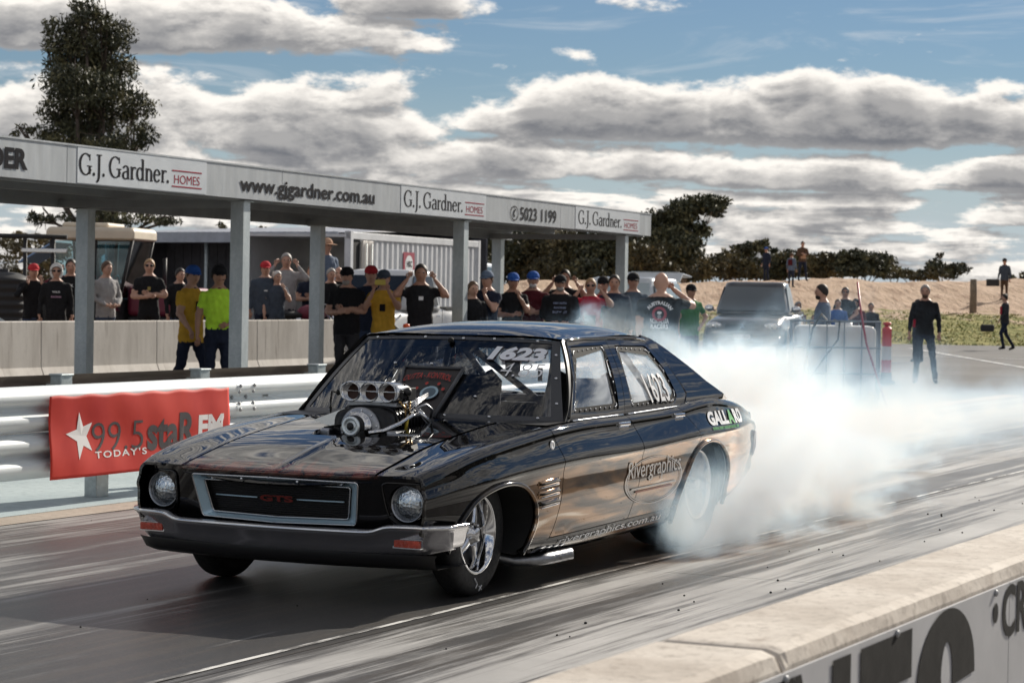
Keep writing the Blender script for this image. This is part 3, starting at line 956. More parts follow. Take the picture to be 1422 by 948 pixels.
SO = lambda Y, z: (Y, s_of_z(Y, z) * KV)
FA = [(-0.475, .262), (-0.43, .36), (-0.35, .445), (-0.25, .512), (-0.10, .553), (.05, .570), (.20, .560), (.31, .517), (.375, .445), (.388, .365), (.365, .31), (.30, .235), (.255, .19)]
RA = [(2.22, .20), (2.29, .32), (2.40, .46), (2.53, .575), (2.67, .637), (2.82, .658), (2.98, .640), (3.10, .585), (3.165, .50), (3.175, .42), (3.15, .33), (3.10, .24)]
FA = smooth_poly(FA, 2); RA = smooth_poly(RA, 2)
g = 0.0035
# door edges in (Y,z)
DF = [(.705, .83), (.628, .804), (.66, .75), (.70, .69), (.713, .64), (.705, .55), (.677, .43), (.63, .34), (.585, .275), (.553, .235)]
DF = smooth_poly([(.62, .832), (.64, .78), (.685, .71), (.713, .64), (.708, .55), (.677, .43), (.63, .34), (.585, .275), (.565, .258)], 2)
DB = smooth_poly([(1.655, .858), (1.72, .79), (1.765, .72), (1.775, .64), (1.75, .54), (1.697, .41), (1.63, .33), (1.60, .287), (1.59, .279)], 2)
DR = smooth_poly([(2.44, .868), (2.52, .82), (2.60, .75), (2.655, .69), (2.64, .655), (2.57, .615)], 2)
SILL = lambda Y: np.interp(Y, [.5, 1.9, 2.3], [.256, .284, .292])
# front wing: from the nose round to the door
wing = [(-0.655, 4.1 * KV)] + [(Y, 3.03 * KV) for Y in np.linspace(-0.655, .72, 26)][0:]
wing = [(Y, 3.03 * KV) for Y in np.linspace(-0.665, .75, 30)] + [(.80, 3.03 * KV), (.80, 4.9 * KV), (.62, 5.1 * KV)]
wing += [(Y - g, SO(Y, z)[1]) for Y, z in DF]
wing += [SO(Y, max(z, z_bot(Y) + .02)) for Y, z in [(.46, .215), (.36, .215)]]
wing += [SO(Y, max(z, z_bot(Y) + .012)) for Y, z in reversed(FA)]
wing += [SO(-0.54, .30), SO(-0.60, .33), SO(-0.66, .36)]
wing += [(-0.665, s * KV) for s in (13, 12, 11, 10, 9, 8, 7, 6, 5, 4, 3.5)]
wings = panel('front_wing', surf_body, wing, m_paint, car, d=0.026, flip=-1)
fd = [(Y + g, SO(Y, z)[1]) for Y, z in DF] + [SO(Y, SILL(Y)) for Y in np.linspace(.60, 1.57, 14)] + [(Y - g, SO(Y, z)[1]) for Y, z in reversed(DB)] + [(Y, 5.0 * KV) for Y in np.linspace(1.62, .66, 14)]
rd = [(Y + g, SO(Y, z)[1]) for Y, z in DB] + [SO(Y, SILL(Y)) for Y in np.linspace(1.63, 2.24, 10)] + [SO(Y, z) for Y, z in RA if z > .31 and Y < 2.57] + [(Y - g, SO(Y, z)[1]) for Y, z in reversed(DR)] + [(Y, 5.0 * KV) for Y in np.linspace(2.40, 1.70, 10)]
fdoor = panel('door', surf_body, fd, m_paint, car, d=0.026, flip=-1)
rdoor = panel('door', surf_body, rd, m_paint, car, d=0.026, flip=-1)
for o in fdoor: o['label'] = 'front door'
for o in rdoor: o['label'] = 'rear door with round graphics logo' if o is rdoor[0] else 'rear door'
quarter = [(2.46, 4.0 * KV)] + [(Y, 3.2 * KV) for Y in np.linspace(2.52, 3.93, 30)] + [(3.93, s * KV) for s in (4, 5, 6, 7, 8, 9, 10, 11, 12, 13, 14)] + [SO(Y, z_bot(Y) + .012) for Y in np.linspace(3.85, 3.14, 10)]
quarter += [SO(Y, z) for Y, z in reversed(RA) if Y > 2.585] + [(Y + g, SO(Y, z)[1]) for Y, z in reversed(DR)] 
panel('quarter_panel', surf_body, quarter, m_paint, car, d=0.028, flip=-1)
sill = [SO(Y, SILL(Y) - .006) for Y in np.linspace(.555, 2.25, 20)] + [(Y, 14.98 * KV) for Y in np.linspace(2.23, .40, 20)] + [SO(.47, .225)]
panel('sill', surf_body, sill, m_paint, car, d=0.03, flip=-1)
# bonnet and boot lid (whole width)
def surf_top(u, v):
    p = P_body(v, 0 if abs(u) < 1e-6 else 1)
    X = abs(u); ze = z_ed(v)
    q = min(X / .56, 1)
    crown = .010 * (1 - q ** 1.7) + .007 * max(0, 1 - X / .04) * np.interp(v, [-0.7, -0.2, .2], [1, .8, .3])
    drop = 0
    ny = nose_y(X)
    return Vector((u, v, ze + crown * np.interp(v, [-0.75, -0.6, -.3], [.25, .6, 1])))
def yf(X): return nose_y(X) + .004
hood = [(X, yf(X)) for X in np.linspace(-.545, .545, 24)] + [(.545, Y) for Y in np.linspace(-.66, .66, 20)] + [(X, .66 + .07 * (1 - (X / .545) ** 2)) for X in np.linspace(.545, -.545, 16)] + [(-.545, Y) for Y in np.linspace(.66, -.66, 20)]
# opening for the engine
eng_hole = [(.20, -.02), (.24, .10), (.24, .62), (-.24, .62), (-.24, .10), (-.20, -.02)]
def surf_nose(u, v):
    """bonnet rolled over at its leading edge"""
    p = surf_top(u, v)
    e = max(0.0, 1 - (v - yf(abs(u))) / .05)
    p.z -= .030 * e * e
    return p
panel('bonnet', surf_nose, hood, m_paint, car, d=0.03, holes=[eng_hole], flip=1, both=False, rim=.02)
boot = [(X, 3.33) for X in np.linspace(-.55, .55, 12)] + [(.55, Y) for Y in np.linspace(3.35, 3.93, 10)] + [(X, 3.955) for X in np.linspace(.55, -.55, 12)] + [(-.55, Y) for Y in np.linspace(3.93, 3.35, 10)]
panel('boot_lid', surf_top, boot, m_paint, car, d=0.05, both=False)
# nose panel: black fascia from wing to wing with openings, leaning back towards the bottom
def surf_face(u, v):
    return Vector((u, nose_y(u) + .004 + (.615 - v) * .28 + .9 * max(0, abs(u) - .74) ** 2 * 6, v))
face = [(X, .618 + .018 * min(1, max(0, (abs(X) - .5) / .1))) for X in np.linspace(-.822, .822, 40)] + [(.835, .60), (.838, .50), (.835, .38)] + [(X, .352) for X in np.linspace(.82, -.82, 30)] + [(-.835, .38), (-.838, .50), (-.835, .60)]
gr_hole = smooth_poly([(-.475, .597), (.475, .597), (.44, .383), (-.44, .383)], 0, True)
def rounded(poly, r=.02, n_=5):
    out = []
    m_ = len(poly)
    for i in range(m_):
        a, b, c = Vector(poly[i - 1]), Vector(poly[i]), Vector(poly[(i + 1) % m_])
        p = b + (a - b).normalized() * r; q = b + (c - b).normalized() * r
        for k in range(n_ + 1):
            t_ = k / n_; out.append(tuple(p * (1 - t_)**2 + b * 2 * t_ * (1 - t_) + q * t_**2))
    return out
gr_hole = rounded(gr_hole, .025)
HLX, HLZ, HLR = .705, .505, .083
hl_holes = [[(sx * HLX + (HLR + .006) * math.cos(a), HLZ + (HLR + .006) * math.sin(a)) for a in np.linspace(0, 2 * PI, 36, endpoint=False)] for sx in (1, -1)]
panel('nose_panel', surf_face, face, m_paint, car, d=0.03, holes=[gr_hole] + hl_holes, both=False, rim=.03, flip=1)
def face_pt(u, v, d=0.0):
    p = surf_face(u, v); return Vector((p.x, p.y + d, p.z))
def face_frame(poly_o, poly_i, d0, d1, name, m, parent):
    """a moulded ring between two outlines on the nose"""
    n_ = len(poly_o); mb = MB()
    vs = [face_pt(*p, d0) for p in poly_o] + [face_pt(*p, d1) for p in poly_i]
    mb.raw(vs, [(k, (k + 1) % n_, n_ + (k + 1) % n_, n_ + k) for k in range(n_)], 0, True)
    return mb.build(name, m, parent)
def dense(poly): return resample(poly, .05)
go = rounded([(-.478, .600), (0, .606), (.478, .600), (.443, .388), (0, .380), (-.443, .388)], .02)
def scale_poly(poly, fx, fz, cz=.493): return [(x * fx, cz + (z - cz) * fz) for x, z in poly]
grille_tmp = None
grille = face_frame(scale_poly(go, .87, .74), scale_poly(go, .865, .73), .03, .075, 'grille', m_satin, car)
face_frame(go, scale_poly(go, .985, .962), -.008, -.010, 'trim_edge', m_trim, grille)
face_frame(scale_poly(go, .985, .962), scale_poly(go, .89, .77), -.010, .030, 'grille_surround', m_trim, grille)
face_frame(scale_poly(go, .89, .77), scale_poly(go, .87, .74), .020, .022, 'trim_edge', m_chrome, grille)
mb = MB(); q = scale_poly(go, .88, .75); vs = [face_pt(x, z, .055) for x, z in q]; mb.raw([face_pt(0, .493, .055)] + vs, [(0, i + 1, (i + 1) % len(vs) + 1) for i in range(len(vs))]); mb.build('mesh_backing', m_satin, grille)
for k in range(15):
    z_ = .415 + k * .011
    mb = MB(); mb.tube([face_pt(x, z_, .046) for x in np.linspace(-.395 - (z_ - .49) * .15, .395 + (z_ - .49) * .15, 11)], .0022, 4, cap=False); mb.build('grille_bar', m_satin, grille)
for sx in (-1, 1):
    mb = MB(); mb.tube([face_pt(sx * x, .498, .040) for x in np.linspace(.115, .37, 6)], .004, 6); mb.build('centre_strip', m_trim, grille)
lettering('badge', 'GTS', .032, .19, lambda a, b_: face_pt(-.095 + a, .482 + b_, .034), m_red, grille, bold=.04)
for sx in (-1, 1):
    mb = MB(); p = face_pt(.16 * sx, .592, -.012); mb.ball(p, (.007, .005, .007), 8, 6); mb.build('grille_screw', m_chrome, grille)
# headlights
m_ring = mat('dark_chrome', (0.25, 0.26, 0.28), 0.2, 1.0)
m_hl = bpy.data.materials.new('headlamp_lens'); m_hl.use_nodes = True
t = m_hl.node_tree; n = N(t); b = t.nodes['Principled BSDF']
P = n.coord('Object')
v1 = n.node('ShaderNodeTexVoronoi'); n.put(v1.inputs['Vector'], P); v1.inputs['Scale'].default_value = 75.0
x_, y_, z_ = n.sep(P)
ribs = n.m('SINE', n.mul(x_, 420.0))
cc = n.mix(n.ss(v1.outputs['Color'], 0.2, 0.9), (0.50, 0.57, 0.62), (0.95, 0.99, 1.0))
dark = n.mix(n.ss(z_, -0.02, 0.03), (0.45, 0.45, 0.46), (1, 1, 1))
t.links.new(n.mix(1.0, cc, dark, 'MULTIPLY'), b.inputs['Base Color']); b.inputs['Metallic'].default_value = 0.9; b.inputs['Roughness'].default_value = 0.25
b.inputs['Coat Weight'].default_value = 1.0; b.inputs['Coat Roughness'].default_value = 0.02
bn = n.node('ShaderNodeBump'); bn.inputs['Strength'].default_value = 0.6; bn.inputs['Distance'].default_value = 0.004
n.put(bn.inputs['Height'], n.add(v1.outputs['Distance'], n.mul(ribs, 0.15))); t.links.new(bn.outputs[0], b.inputs['Normal'])
for sx in (1, -1):
    c0 = face_pt(sx * HLX, HLZ, .012)
    Mh = Matrix.Rotation(PI / 2, 3, 'X')        # local z -> -Y
    mb = MB(); mb.lathe([(HLR * k, .030 * (1 - k * k)) for k in (1, .92, .8, .65, .5, .3, .12, 0.001)], 36, Mh)
    hl = mb.build('headlight', m_hl, car, c0)
    mb = MB(); mb.lathe([(HLR + .010, -.01), (HLR + .011, .012), (HLR + .004, .017), (HLR - .003, .010), (HLR - .002, -.01)], 36, Mh); mb.build('chrome_rim', m_ring, hl)
    # squared bezel: lips round the lamp recess
    mb = MB()
    bz = rounded([(sx * .590, .605), (sx * .800, .605), (sx * .822, .50), (sx * .79, .395), (sx * .625, .395), (sx * .600, .48)], .035)
    lp = [face_pt(x, z, -.006) for x, z in bz]; mb.tube(lp + [lp[0], lp[1]], .0055, 6, cap=False); mb.build('bezel', m_paint, hl, loc=-c0)
    mb = MB(); lo_ = [(sx * (.70 + .105 * math.cos(a)), .50 + .105 * math.sin(a)) for a in np.radians(np.linspace(215, 325, 14))]
    li_ = [(sx * (.70 + .092 * math.cos(a)), .50 + .090 * math.sin(a)) for a in np.radians(np.linspace(215, 325, 14))]
    vs = [face_pt(x, z, -.018) for x, z in lo_] + [face_pt(x, z, .004) for x, z in li_]
    mb.raw(vs, [(k, k + 1, 14 + k + 1, 14 + k) for k in range(13)], 0, True); mb.build('lower_lip', m_satin, hl, loc=-c0)
# bumper: section swept round the nose
def bump_path(X):
    y = -0.765 + 0.16 * X * X + (max(0, abs(X) - .80) / .13) ** 2 * .10
    lift = .030 * (1 / (1 + math.exp(-(abs(X) - .60) / .018)))
    return y, lift
xs_b = list(np.linspace(-.925, .925, 75))
sec_b = [(.030, .000), (.012, .008), (.000, .004), (-.008, -.012), (-.003, -.026), (.010, -.040), (.022, -.075), (.040, -.120), (.052, -.130), (.075, -.130)]
mb = MB(); vs = []
for X in xs_b:
    y, l = bump_path(X)
    for j, (dy, dz_) in enumerate(sec_b):
        taper = 1 - .25 * max(0, (abs(X) - .8) / .125)
        vs.append((X * (1 - .035 * max(0, -dz_ / .13)), y + dy + (.02 if j in (0,) else 0), .372 + l * (1 if dz_ > -.05 else .35) + dz_ * taper))
nb = len(sec_b)
mb.raw(vs, [(i * nb + j, (i + 1) * nb + j, (i + 1) * nb + j + 1, i * nb + j + 1) for i in range(len(xs_b) - 1) for j in range(nb - 1)], 0, True)
bumper = mb.build('front_bumper', m_bump, car)
so_ = bumper.modifiers.new('s', 'SOLIDIFY'); so_.thickness = .006
# bumper returns along the wing
for sx in (1, -1):
    mb = MB(); rows = []
    for k, yb in enumerate(np.linspace(0, .16, 5)):
        for j, (dy, dz_) in enumerate(sec_b[1:9]):
            y, l = bump_path(.925)
            rows.append((sx * (.925 - dy * .5 - .006 - .03 * max(0, -dz_ / .13)), y + dy * .8 + yb, .372 + l * (1 if dz_ > -.05 else .35) + dz_ * .75))
    mb.raw(rows, [(i * 8 + j, (i + 1) * 8 + j, (i + 1) * 8 + j + 1, i * 8 + j + 1) for i in range(4) for j in range(7)], 0, True)
    mb.build('bumper_end', m_bump, bumper)
    # indicator let into the bumper
    mb = MB(); X0 = sx * .735
    y0, l0 = bump_path(X0)
    mb.box((X0, y0 + .018, .318), (.135, .03, .036)); ind = mb.build('indicator', m_amber, bumper, bevel=.004)
    mb = MB(); mb.box((X0, y0 + .022, .298), (.150, .03, .006)); mb.box((X0, y0 + .024, .340), (.150, .03, .004)); mb.box((X0 - sx * .073, y0 + .024, .318), (.006, .03, .042)); mb.build('indicator_frame', m_chrome, ind)
mb = MB(); mb.tube([(X, bump_path(X)[0] - .004, .366 + bump_path(X)[1]) for X in xs_b], .010, 8); mb.build('bumper_lip', m_chrome, bumper)
# valance under the bumper
mb = MB(); vs = []
for X in np.linspace(-.86, .86, 31):
    y, l = bump_path(X)
    vs += [(X, y + .035, .262), (X * .985, y + .035, .246), (X * .975, y + .06, .205), (X * .96, y + .11, .185), (X * .95, y + .5, .18)]
mb.raw(vs, [(i * 5 + j, (i + 1) * 5 + j, (i + 1) * 5 + j + 1, i * 5 + j + 1) for i in range(30) for j in range(4)], 0, True)
mb.build('valance', m_satin, car)
# ---- greenhouse
m_frame = mat('window_border', (0.01, 0.01, 0.011), 0.8, spec=0.15)
WF = rounded([(1.345, 1.236), (1.80, 1.240), (1.655, .884), (1.04, .882), (1.07, .92)], .02)
WR = rounded([(1.945, 1.236), (2.40, 1.228), (2.50, 1.10), (2.555, .93), (2.48, .882), (1.835, .890)], .025)
bt = lambda Y: np.interp(Y, [.93, 1.8, 2.6, 3.0], [.838, .848, .866, .885])
BU = [(1.66, .85), (1.74, .90), (1.83, 1.05), (1.885, 1.262)]
ffr = [(.955, .838), (1.02, .90), (1.325, 1.258), (1.40, 1.268), (1.60, 1.270), (1.872, 1.268), (1.83, 1.10), (1.765, .95), (1.715, .847)] + [(Y, bt(Y)) for Y in np.linspace(1.68, 1.0, 12)]
rfr = [(1.722, .848), (1.772, .95), (1.837, 1.10), (1.880, 1.268), (2.10, 1.268), (2.41, 1.262), (2.56, 1.14), (2.66, 1.0), (2.70, .94), (2.62, .875)] + [(Y, bt(Y)) for Y in np.linspace(2.55, 1.76, 12)]
f1 = panel('window_frame', surf_gh, ffr, m_paint, car, d=.03, holes=[WF], flip=-1)
f2 = panel('window_frame', surf_gh, rfr, m_paint, car, d=.03, holes=[WR], flip=-1)
for fr_, dr_ in ((f1, fdoor), (f2, rdoor)):
    for a, b_ in zip(fr_, dr_): a.parent = b_
for idx, sgn in ((0, 1), (1, -1)):
    for door, ya, yb in ((fdoor, .97, 1.655), (rdoor, 1.725, 2.56)):
        mb = MB(); mb.tube([(sgn * (Xg(bt(y)) + .012), y, bt(y) + .006) for y in np.linspace(ya, yb, 9)], .0075, 6); mb.build('belt_glint_strip', m_chrome, door[idx])  # chrome strip added to catch sun glints along the window base
# C pillar and quarter window blank
cp = [(2.418, 1.262), (2.43, 1.292), (2.55, 1.268), (2.66, 1.222), (2.85, 1.118), (3.05, 1.008), (3.22, .938), (3.36, .890)] + [(Y, .872) for Y in (3.3, 3.1, 2.9, 2.75, 2.64)] + [(2.708, .942), (2.668, 1.0), (2.568, 1.14)]
def surf_cp(u, v):
    x = Xg(v)
    k = max(0.0, (u - 2.6)) / .8
    x += .030 * min(1, k) * (1 if v < 1.1 else max(0, 1 - (v - 1.1) / .15))
    if u > 2.9: x = min(x, hw_sh(u) - .012 - .05 * max(0, (u - 3.1)) )
    return Vector((x, u, v))
panel('c_pillar', surf_cp, cp, m_paint, car, d=.03, flip=-1)
ap = [(.90, .846), (.955, .84), (1.022, .902), (1.322, 1.262), (1.30, 1.275), (1.27, 1.262), (.97, .90)]
panel('a_pillar', surf_gh, ap, m_satin, car, d=.02, flip=-1, off=.004)
# drip rail
for sx in (1, -1):
    mb = MB(); mb.tube([(sx * (Xg(z) + .006), y, z) for y, z in [(.95, .86), (1.15, 1.06), (1.31, 1.258), (1.36, 1.274), (1.6, 1.278), (2.0, 1.278), (2.30, 1.274), (2.42, 1.262)]], .009, 6); mb.build('drip_rail', m_paint, car)
def z_roof(X, Y):
    zc_ = np.interp(Y, [1.22, 1.28, 1.40, 1.65, 2.0, 2.35, 2.6, 2.72], [1.288, 1.312, 1.338, 1.360, 1.366, 1.352, 1.322, 1.295])
    q = abs(X) / .64
    edge = np.interp(Y, [1.2, 1.35, 2.3, 2.45, 2.72], [1.274, 1.278, 1.290, 1.283, 1.205])
    return edge + (zc_ - edge) * (1 - q ** 2.6)
zr_c = hermite([(1.20, 1.284), (1.28, 1.308), (1.40, 1.332), (1.65, 1.356), (2.0, 1.364), (2.35, 1.350), (2.6, 1.318), (2.74, 1.288)])
zr_e = hermite([(1.20, 1.268), (1.35, 1.277), (1.8, 1.287), (2.3, 1.287), (2.5, 1.262), (2.74, 1.196)])
def surf_roof(u, v):
    q = min(abs(u) / .625, 1)
    e, c_ = zr_e(v), zr_c(v)
    return Vector((u, v, e + (c_ - e) * (1 - q ** 2.8)))
def hdr(X): return 1.215 + .085 * (abs(X) / .62) ** 2
roof = [(X, hdr(X)) for X in np.linspace(-.615, .615, 20)] + [(.625, Y) for Y in np.linspace(1.34, 2.40, 14)] + [(.60, 2.62)] + [(X, 2.72) for X in np.linspace(.56, -.56, 14)] + [(-.60, 2.62)] + [(-.625, Y) for Y in np.linspace(2.40, 1.34, 14)]
panel('roof', surf_roof, roof, m_paint, car, d=.04, both=False)
# windscreen: ruled between cowl and header
def surf_ws(u, v):
    """u -1..1 across, v 0..1 up"""
    wb, wt_ = .815, .612
    X = u * (wb + (wt_ - wb) * v)
    yb = .68 + .24 * u * u; yt = 1.215 + .085 * u * u
    zb, zt = .838 + .006 * (1 - u * u), 1.262 + .016 * (1 - u * u)
    bow = .018 * math.sin(PI * v)
    return Vector((X, yb + (yt - yb) * v - bow * .6, zb + (zt - zb) * v + bow * .6))
def ws_grid(name, u0, u1, v0, v1, m, parent, nu=24, nv=12, off=0.0):
    mb = MB(); vs = []
    for i in range(nu + 1):
        for j in range(nv + 1):
            u, v = u0 + (u1 - u0) * i / nu, v0 + (v1 - v0) * j / nv
            p = surf_ws(u, v); nr = numnormal(surf_ws, u, v)
            if nr.y > 0: nr = -nr
            vs.append(p + nr * off)
    mb.raw(vs, [(i * (nv + 1) + j, (i + 1) * (nv + 1) + j, (i + 1) * (nv + 1) + j + 1, i * (nv + 1) + j + 1) for i in range(nu) for j in range(nv)], 0, True)
    return mb.build(name, m, parent)
ws = ws_grid('windscreen', -1, 1, 0, 1, m_ws, car)
m_blk = mat('screen_border', (0.045, 0.048, 0.055), 0.3)
for a in ((-1, 1, 0, .055), (-1, 1, .955, 1), (-1, -.955, .055, .955), (.93, 1, .055, .955)):
    ws_grid('screen_border', *a, m_blk, ws, off=.003)
for (u, v) in [(-.85, .975), (-.3, .975), (.1, .965), (.4, .975), (.8, .975), (.965, .8), (.965, .5), (.965, .2), (-.7, .03), (-.25, .03), (.25, .03), (.55, .03), (.85, .03), (-.05, .62), (.42, .25), (-.4, .62)]:
    mb = MB(); p = surf_ws(u, v); nr = numnormal(surf_ws, u, v); nr = -nr if nr.y > 0 else nr
    mb.ball(p + nr * .006, (.011, .006, .008), 8, 5); mb.build('screen_fastener', m_alu, ws)
mb = MB(); p = surf_ws(.0, .95); mb.ball(p + Vector((0, -.025, .0)), (.018, .022, .016), 10, 8); mb.tube([p, p + Vector((0, -.02, -.03))], .007, 6); mb.build('camera_mount', m_matte, ws)
# number and time on the screen
def ws_fn(u0, v0, su, sv): return lambda a, b_: (surf_ws(u0 + a * su, v0 + b_ * sv) + Vector((0, -.006, .004)))
lettering('race_number', '1623', .20, .50, ws_fn(.405, .690, 1, 1), m_ink, ws, shear=.25, bold=.085)
m_num = bpy.data.materials.new('number_vinyl'); m_num.use_nodes = True
_t = m_num.node_tree; _b = _t.nodes['Principled BSDF']; _b.inputs['Base Color'].default_value = (.90, .92, .97, 1)
_n = N(_t); _tr = _n.node('ShaderNodeBsdfTranslucent'); _tr.inputs['Color'].default_value = (.8, .82, .9, 1); _mx = _n.node('ShaderNodeMixShader'); _mx.inputs[0].default_value = .15
_t.links.new(_b.outputs[0], _mx.inputs[1]); _t.links.new(_tr.outputs[0], _mx.inputs[2]); _t.links.new(_mx.outputs[0], _t.nodes['Material Output'].inputs['Surface'])
o = lettering('race_number', '1623', .180, .485, (lambda f: (lambda a, b_: f(a, b_) + Vector((0, -.004, .003))))(ws_fn(.413, .700, 1, 1)), m_num, ws, shear=.25, bold=.05)
lettering('shoe_polish_time', '4.85', .17, .34, ws_fn(.55, .505, 1, 1), m_white, ws, shear=.3, bold=-.012)
# panel behind the supercharger with airbrushed lettering
m_bp = mat('burst_panel', (0.012, 0.008, 0.008), 0.35)
mb = MB(); q = [surf_ws(-.10, -.02), surf_ws(.20, -.02), surf_ws(.27, .55), surf_ws(-.25, .55)]
off_ = Vector((0, -.02, .014)); mb.raw([p + off_ for p in q] + [p + off_ * .2 for p in q], [(0, 1, 2, 3), (7, 6, 5, 4), (0, 4, 5, 1), (1, 5, 6, 2), (2, 6, 7, 3), (3, 7, 4, 0)])
bp = mb.build('screen_panel', m_bp, ws)
for (A_, B_) in ((0, 1), (1, 2), (2, 3), (3, 0)):
    mb = MB(); mb.tube([q[A_] + off_ * 1.1, q[B_] + off_ * 1.1], .011, 6); mb.build('panel_edge', m_blk, bp)
def bp_fn(u0, v0, arc=.0): return lambda a, b_: surf_ws(u0 + a, v0 + b_ + arc * (1 - ((a - .22) / .22) ** 2)) + off_ * 1.12
m_dred = mat('airbrushed_red', (0.38, 0.03, 0.02), 0.6)
lettering('lettering', 'OUTTA - KONTROL', .07, .40, bp_fn(-.19, .375, .05), m_dred, bp, bold=.01)
mb = MB()
for k in range(24):
    a0, a1 = 2 * PI * k / 24, 2 * PI * (k + 1) / 24
    f_ = lambda a, r: surf_ws(.085 + .070 * r * math.cos(a), .255 + .075 * r * math.sin(a)) + off_ * 1.14
    mb.raw([f_(a0, .72), f_(a1, .72), f_(a1, 1), f_(a0, 1)], [(0, 1, 2, 3)])
mb.build('oval_emblem', mat('pale_blue_ink', (0.30, 0.42, 0.48), 0.5), bp)
mb = MB(); mb.raw([surf_ws(.085 + .050 * math.cos(a), .255 + .053 * math.sin(a)) + off_ * 1.14 for a in np.linspace(0, 2 * PI, 20, endpoint=False)], [tuple(range(20))]); mb.build('oval_emblem', mat('slate_ink', (0.08, 0.12, 0.15), 0.5), bp)
for (u, v) in ((-.03, .30), (.18, .30), (.03, .36), (.13, .36)):
    mb = MB(); mb.raw([surf_ws(u + .013 * math.cos(a) * 1.0, v + .018 * math.sin(a)) + off_ * 1.13 for a in np.linspace(0, 2 * PI, 10, endpoint=False)], [tuple(range(10))]); mb.build('oval_emblem', m_dred, bp)
# rear screen
mb = MB(); mb.raw([(-.60, 3.27, .905), (.60, 3.27, .905), (.55, 2.72, 1.270), (-.55, 2.72, 1.270)], [(0, 1, 2, 3)]); mb.build('rear_screen', m_ws, car)
mb = MB(); mb.raw([(-.62, 3.34, .905), (.62, 3.34, .905), (.62, 3.22, .898), (-.62, 3.22, .898)], [(0, 1, 2, 3)]); mb.build('rear_shelf', m_paint, car)
# side windows with riveted borders
for sgn, idx in ((1, 0), (-1, 1)):
    for win, door, rim_ in ((WF, fdoor, .022), (WR, rdoor, .022)):
        d_ = door[idx]
        mb = MB(); vs = [(sgn * (Xg(z) - .010), y, z) for y, z in win]
        c_ = (sum(p[0] for p in win) / len(win), sum(p[1] for p in win) / len(win))
        mb.raw([(sgn * (Xg(c_[1]) - .010), c_[0], c_[1])] + vs, [(0, i + 1, (i + 1) % len(vs) + 1) for i in range(len(vs))], 0, True)
        wo_ = mb.build('side_window', m_sw, d_)
        # border band
        inn = []
        for (y, z) in win:
            dv = Vector((c_[0] - y, c_[1] - z)); L = dv.length; k = .04 / max(.05, L)
            inn.append((y + dv.x * k * 1.15, z + dv.y * k * 1.6))
        mb = MB(); m2 = len(win)
        mb.raw([(sgn * (Xg(z) - .007), y, z) for y, z in win] + [(sgn * (Xg(z) - .007), y, z) for y, z in inn], [(k, (k + 1) % m2, m2 + (k + 1) % m2, m2 + k) for k in range(m2)])
        mb.build('window_border', m_frame, wo_)
        mids = [((a[0] * .55 + b2[0] * .45), (a[1] * .55 + b2[1] * .45)) for a, b2 in zip(win, inn)]
        rv = resample(mids, .075)
        if sgn == 1:
            for (y, z) in rv[::2] if len(rv) > 60 else rv:
                mb = MB(); mb.ball((sgn * (Xg(z) - .004), y, z), (.004, .006, .006), 6, 4)
                mb.build('rivet', m_alu, wo_)
# race number on the rear side window
for (m_, bold, o_) in ((m_ink, .06, .001), (mat('number_grey', (.62, .63, .65), .5), .005, .006)):
    lettering('race_number', '1623', .165, .29, (lambda oo: (lambda a, b_: Vector((Xg(.905 + b_) + oo - .003, 2.15 + a - b_ * .22, .905 + b_))))(o_), m_, rdoor[0], bold=bold, space=1.08)
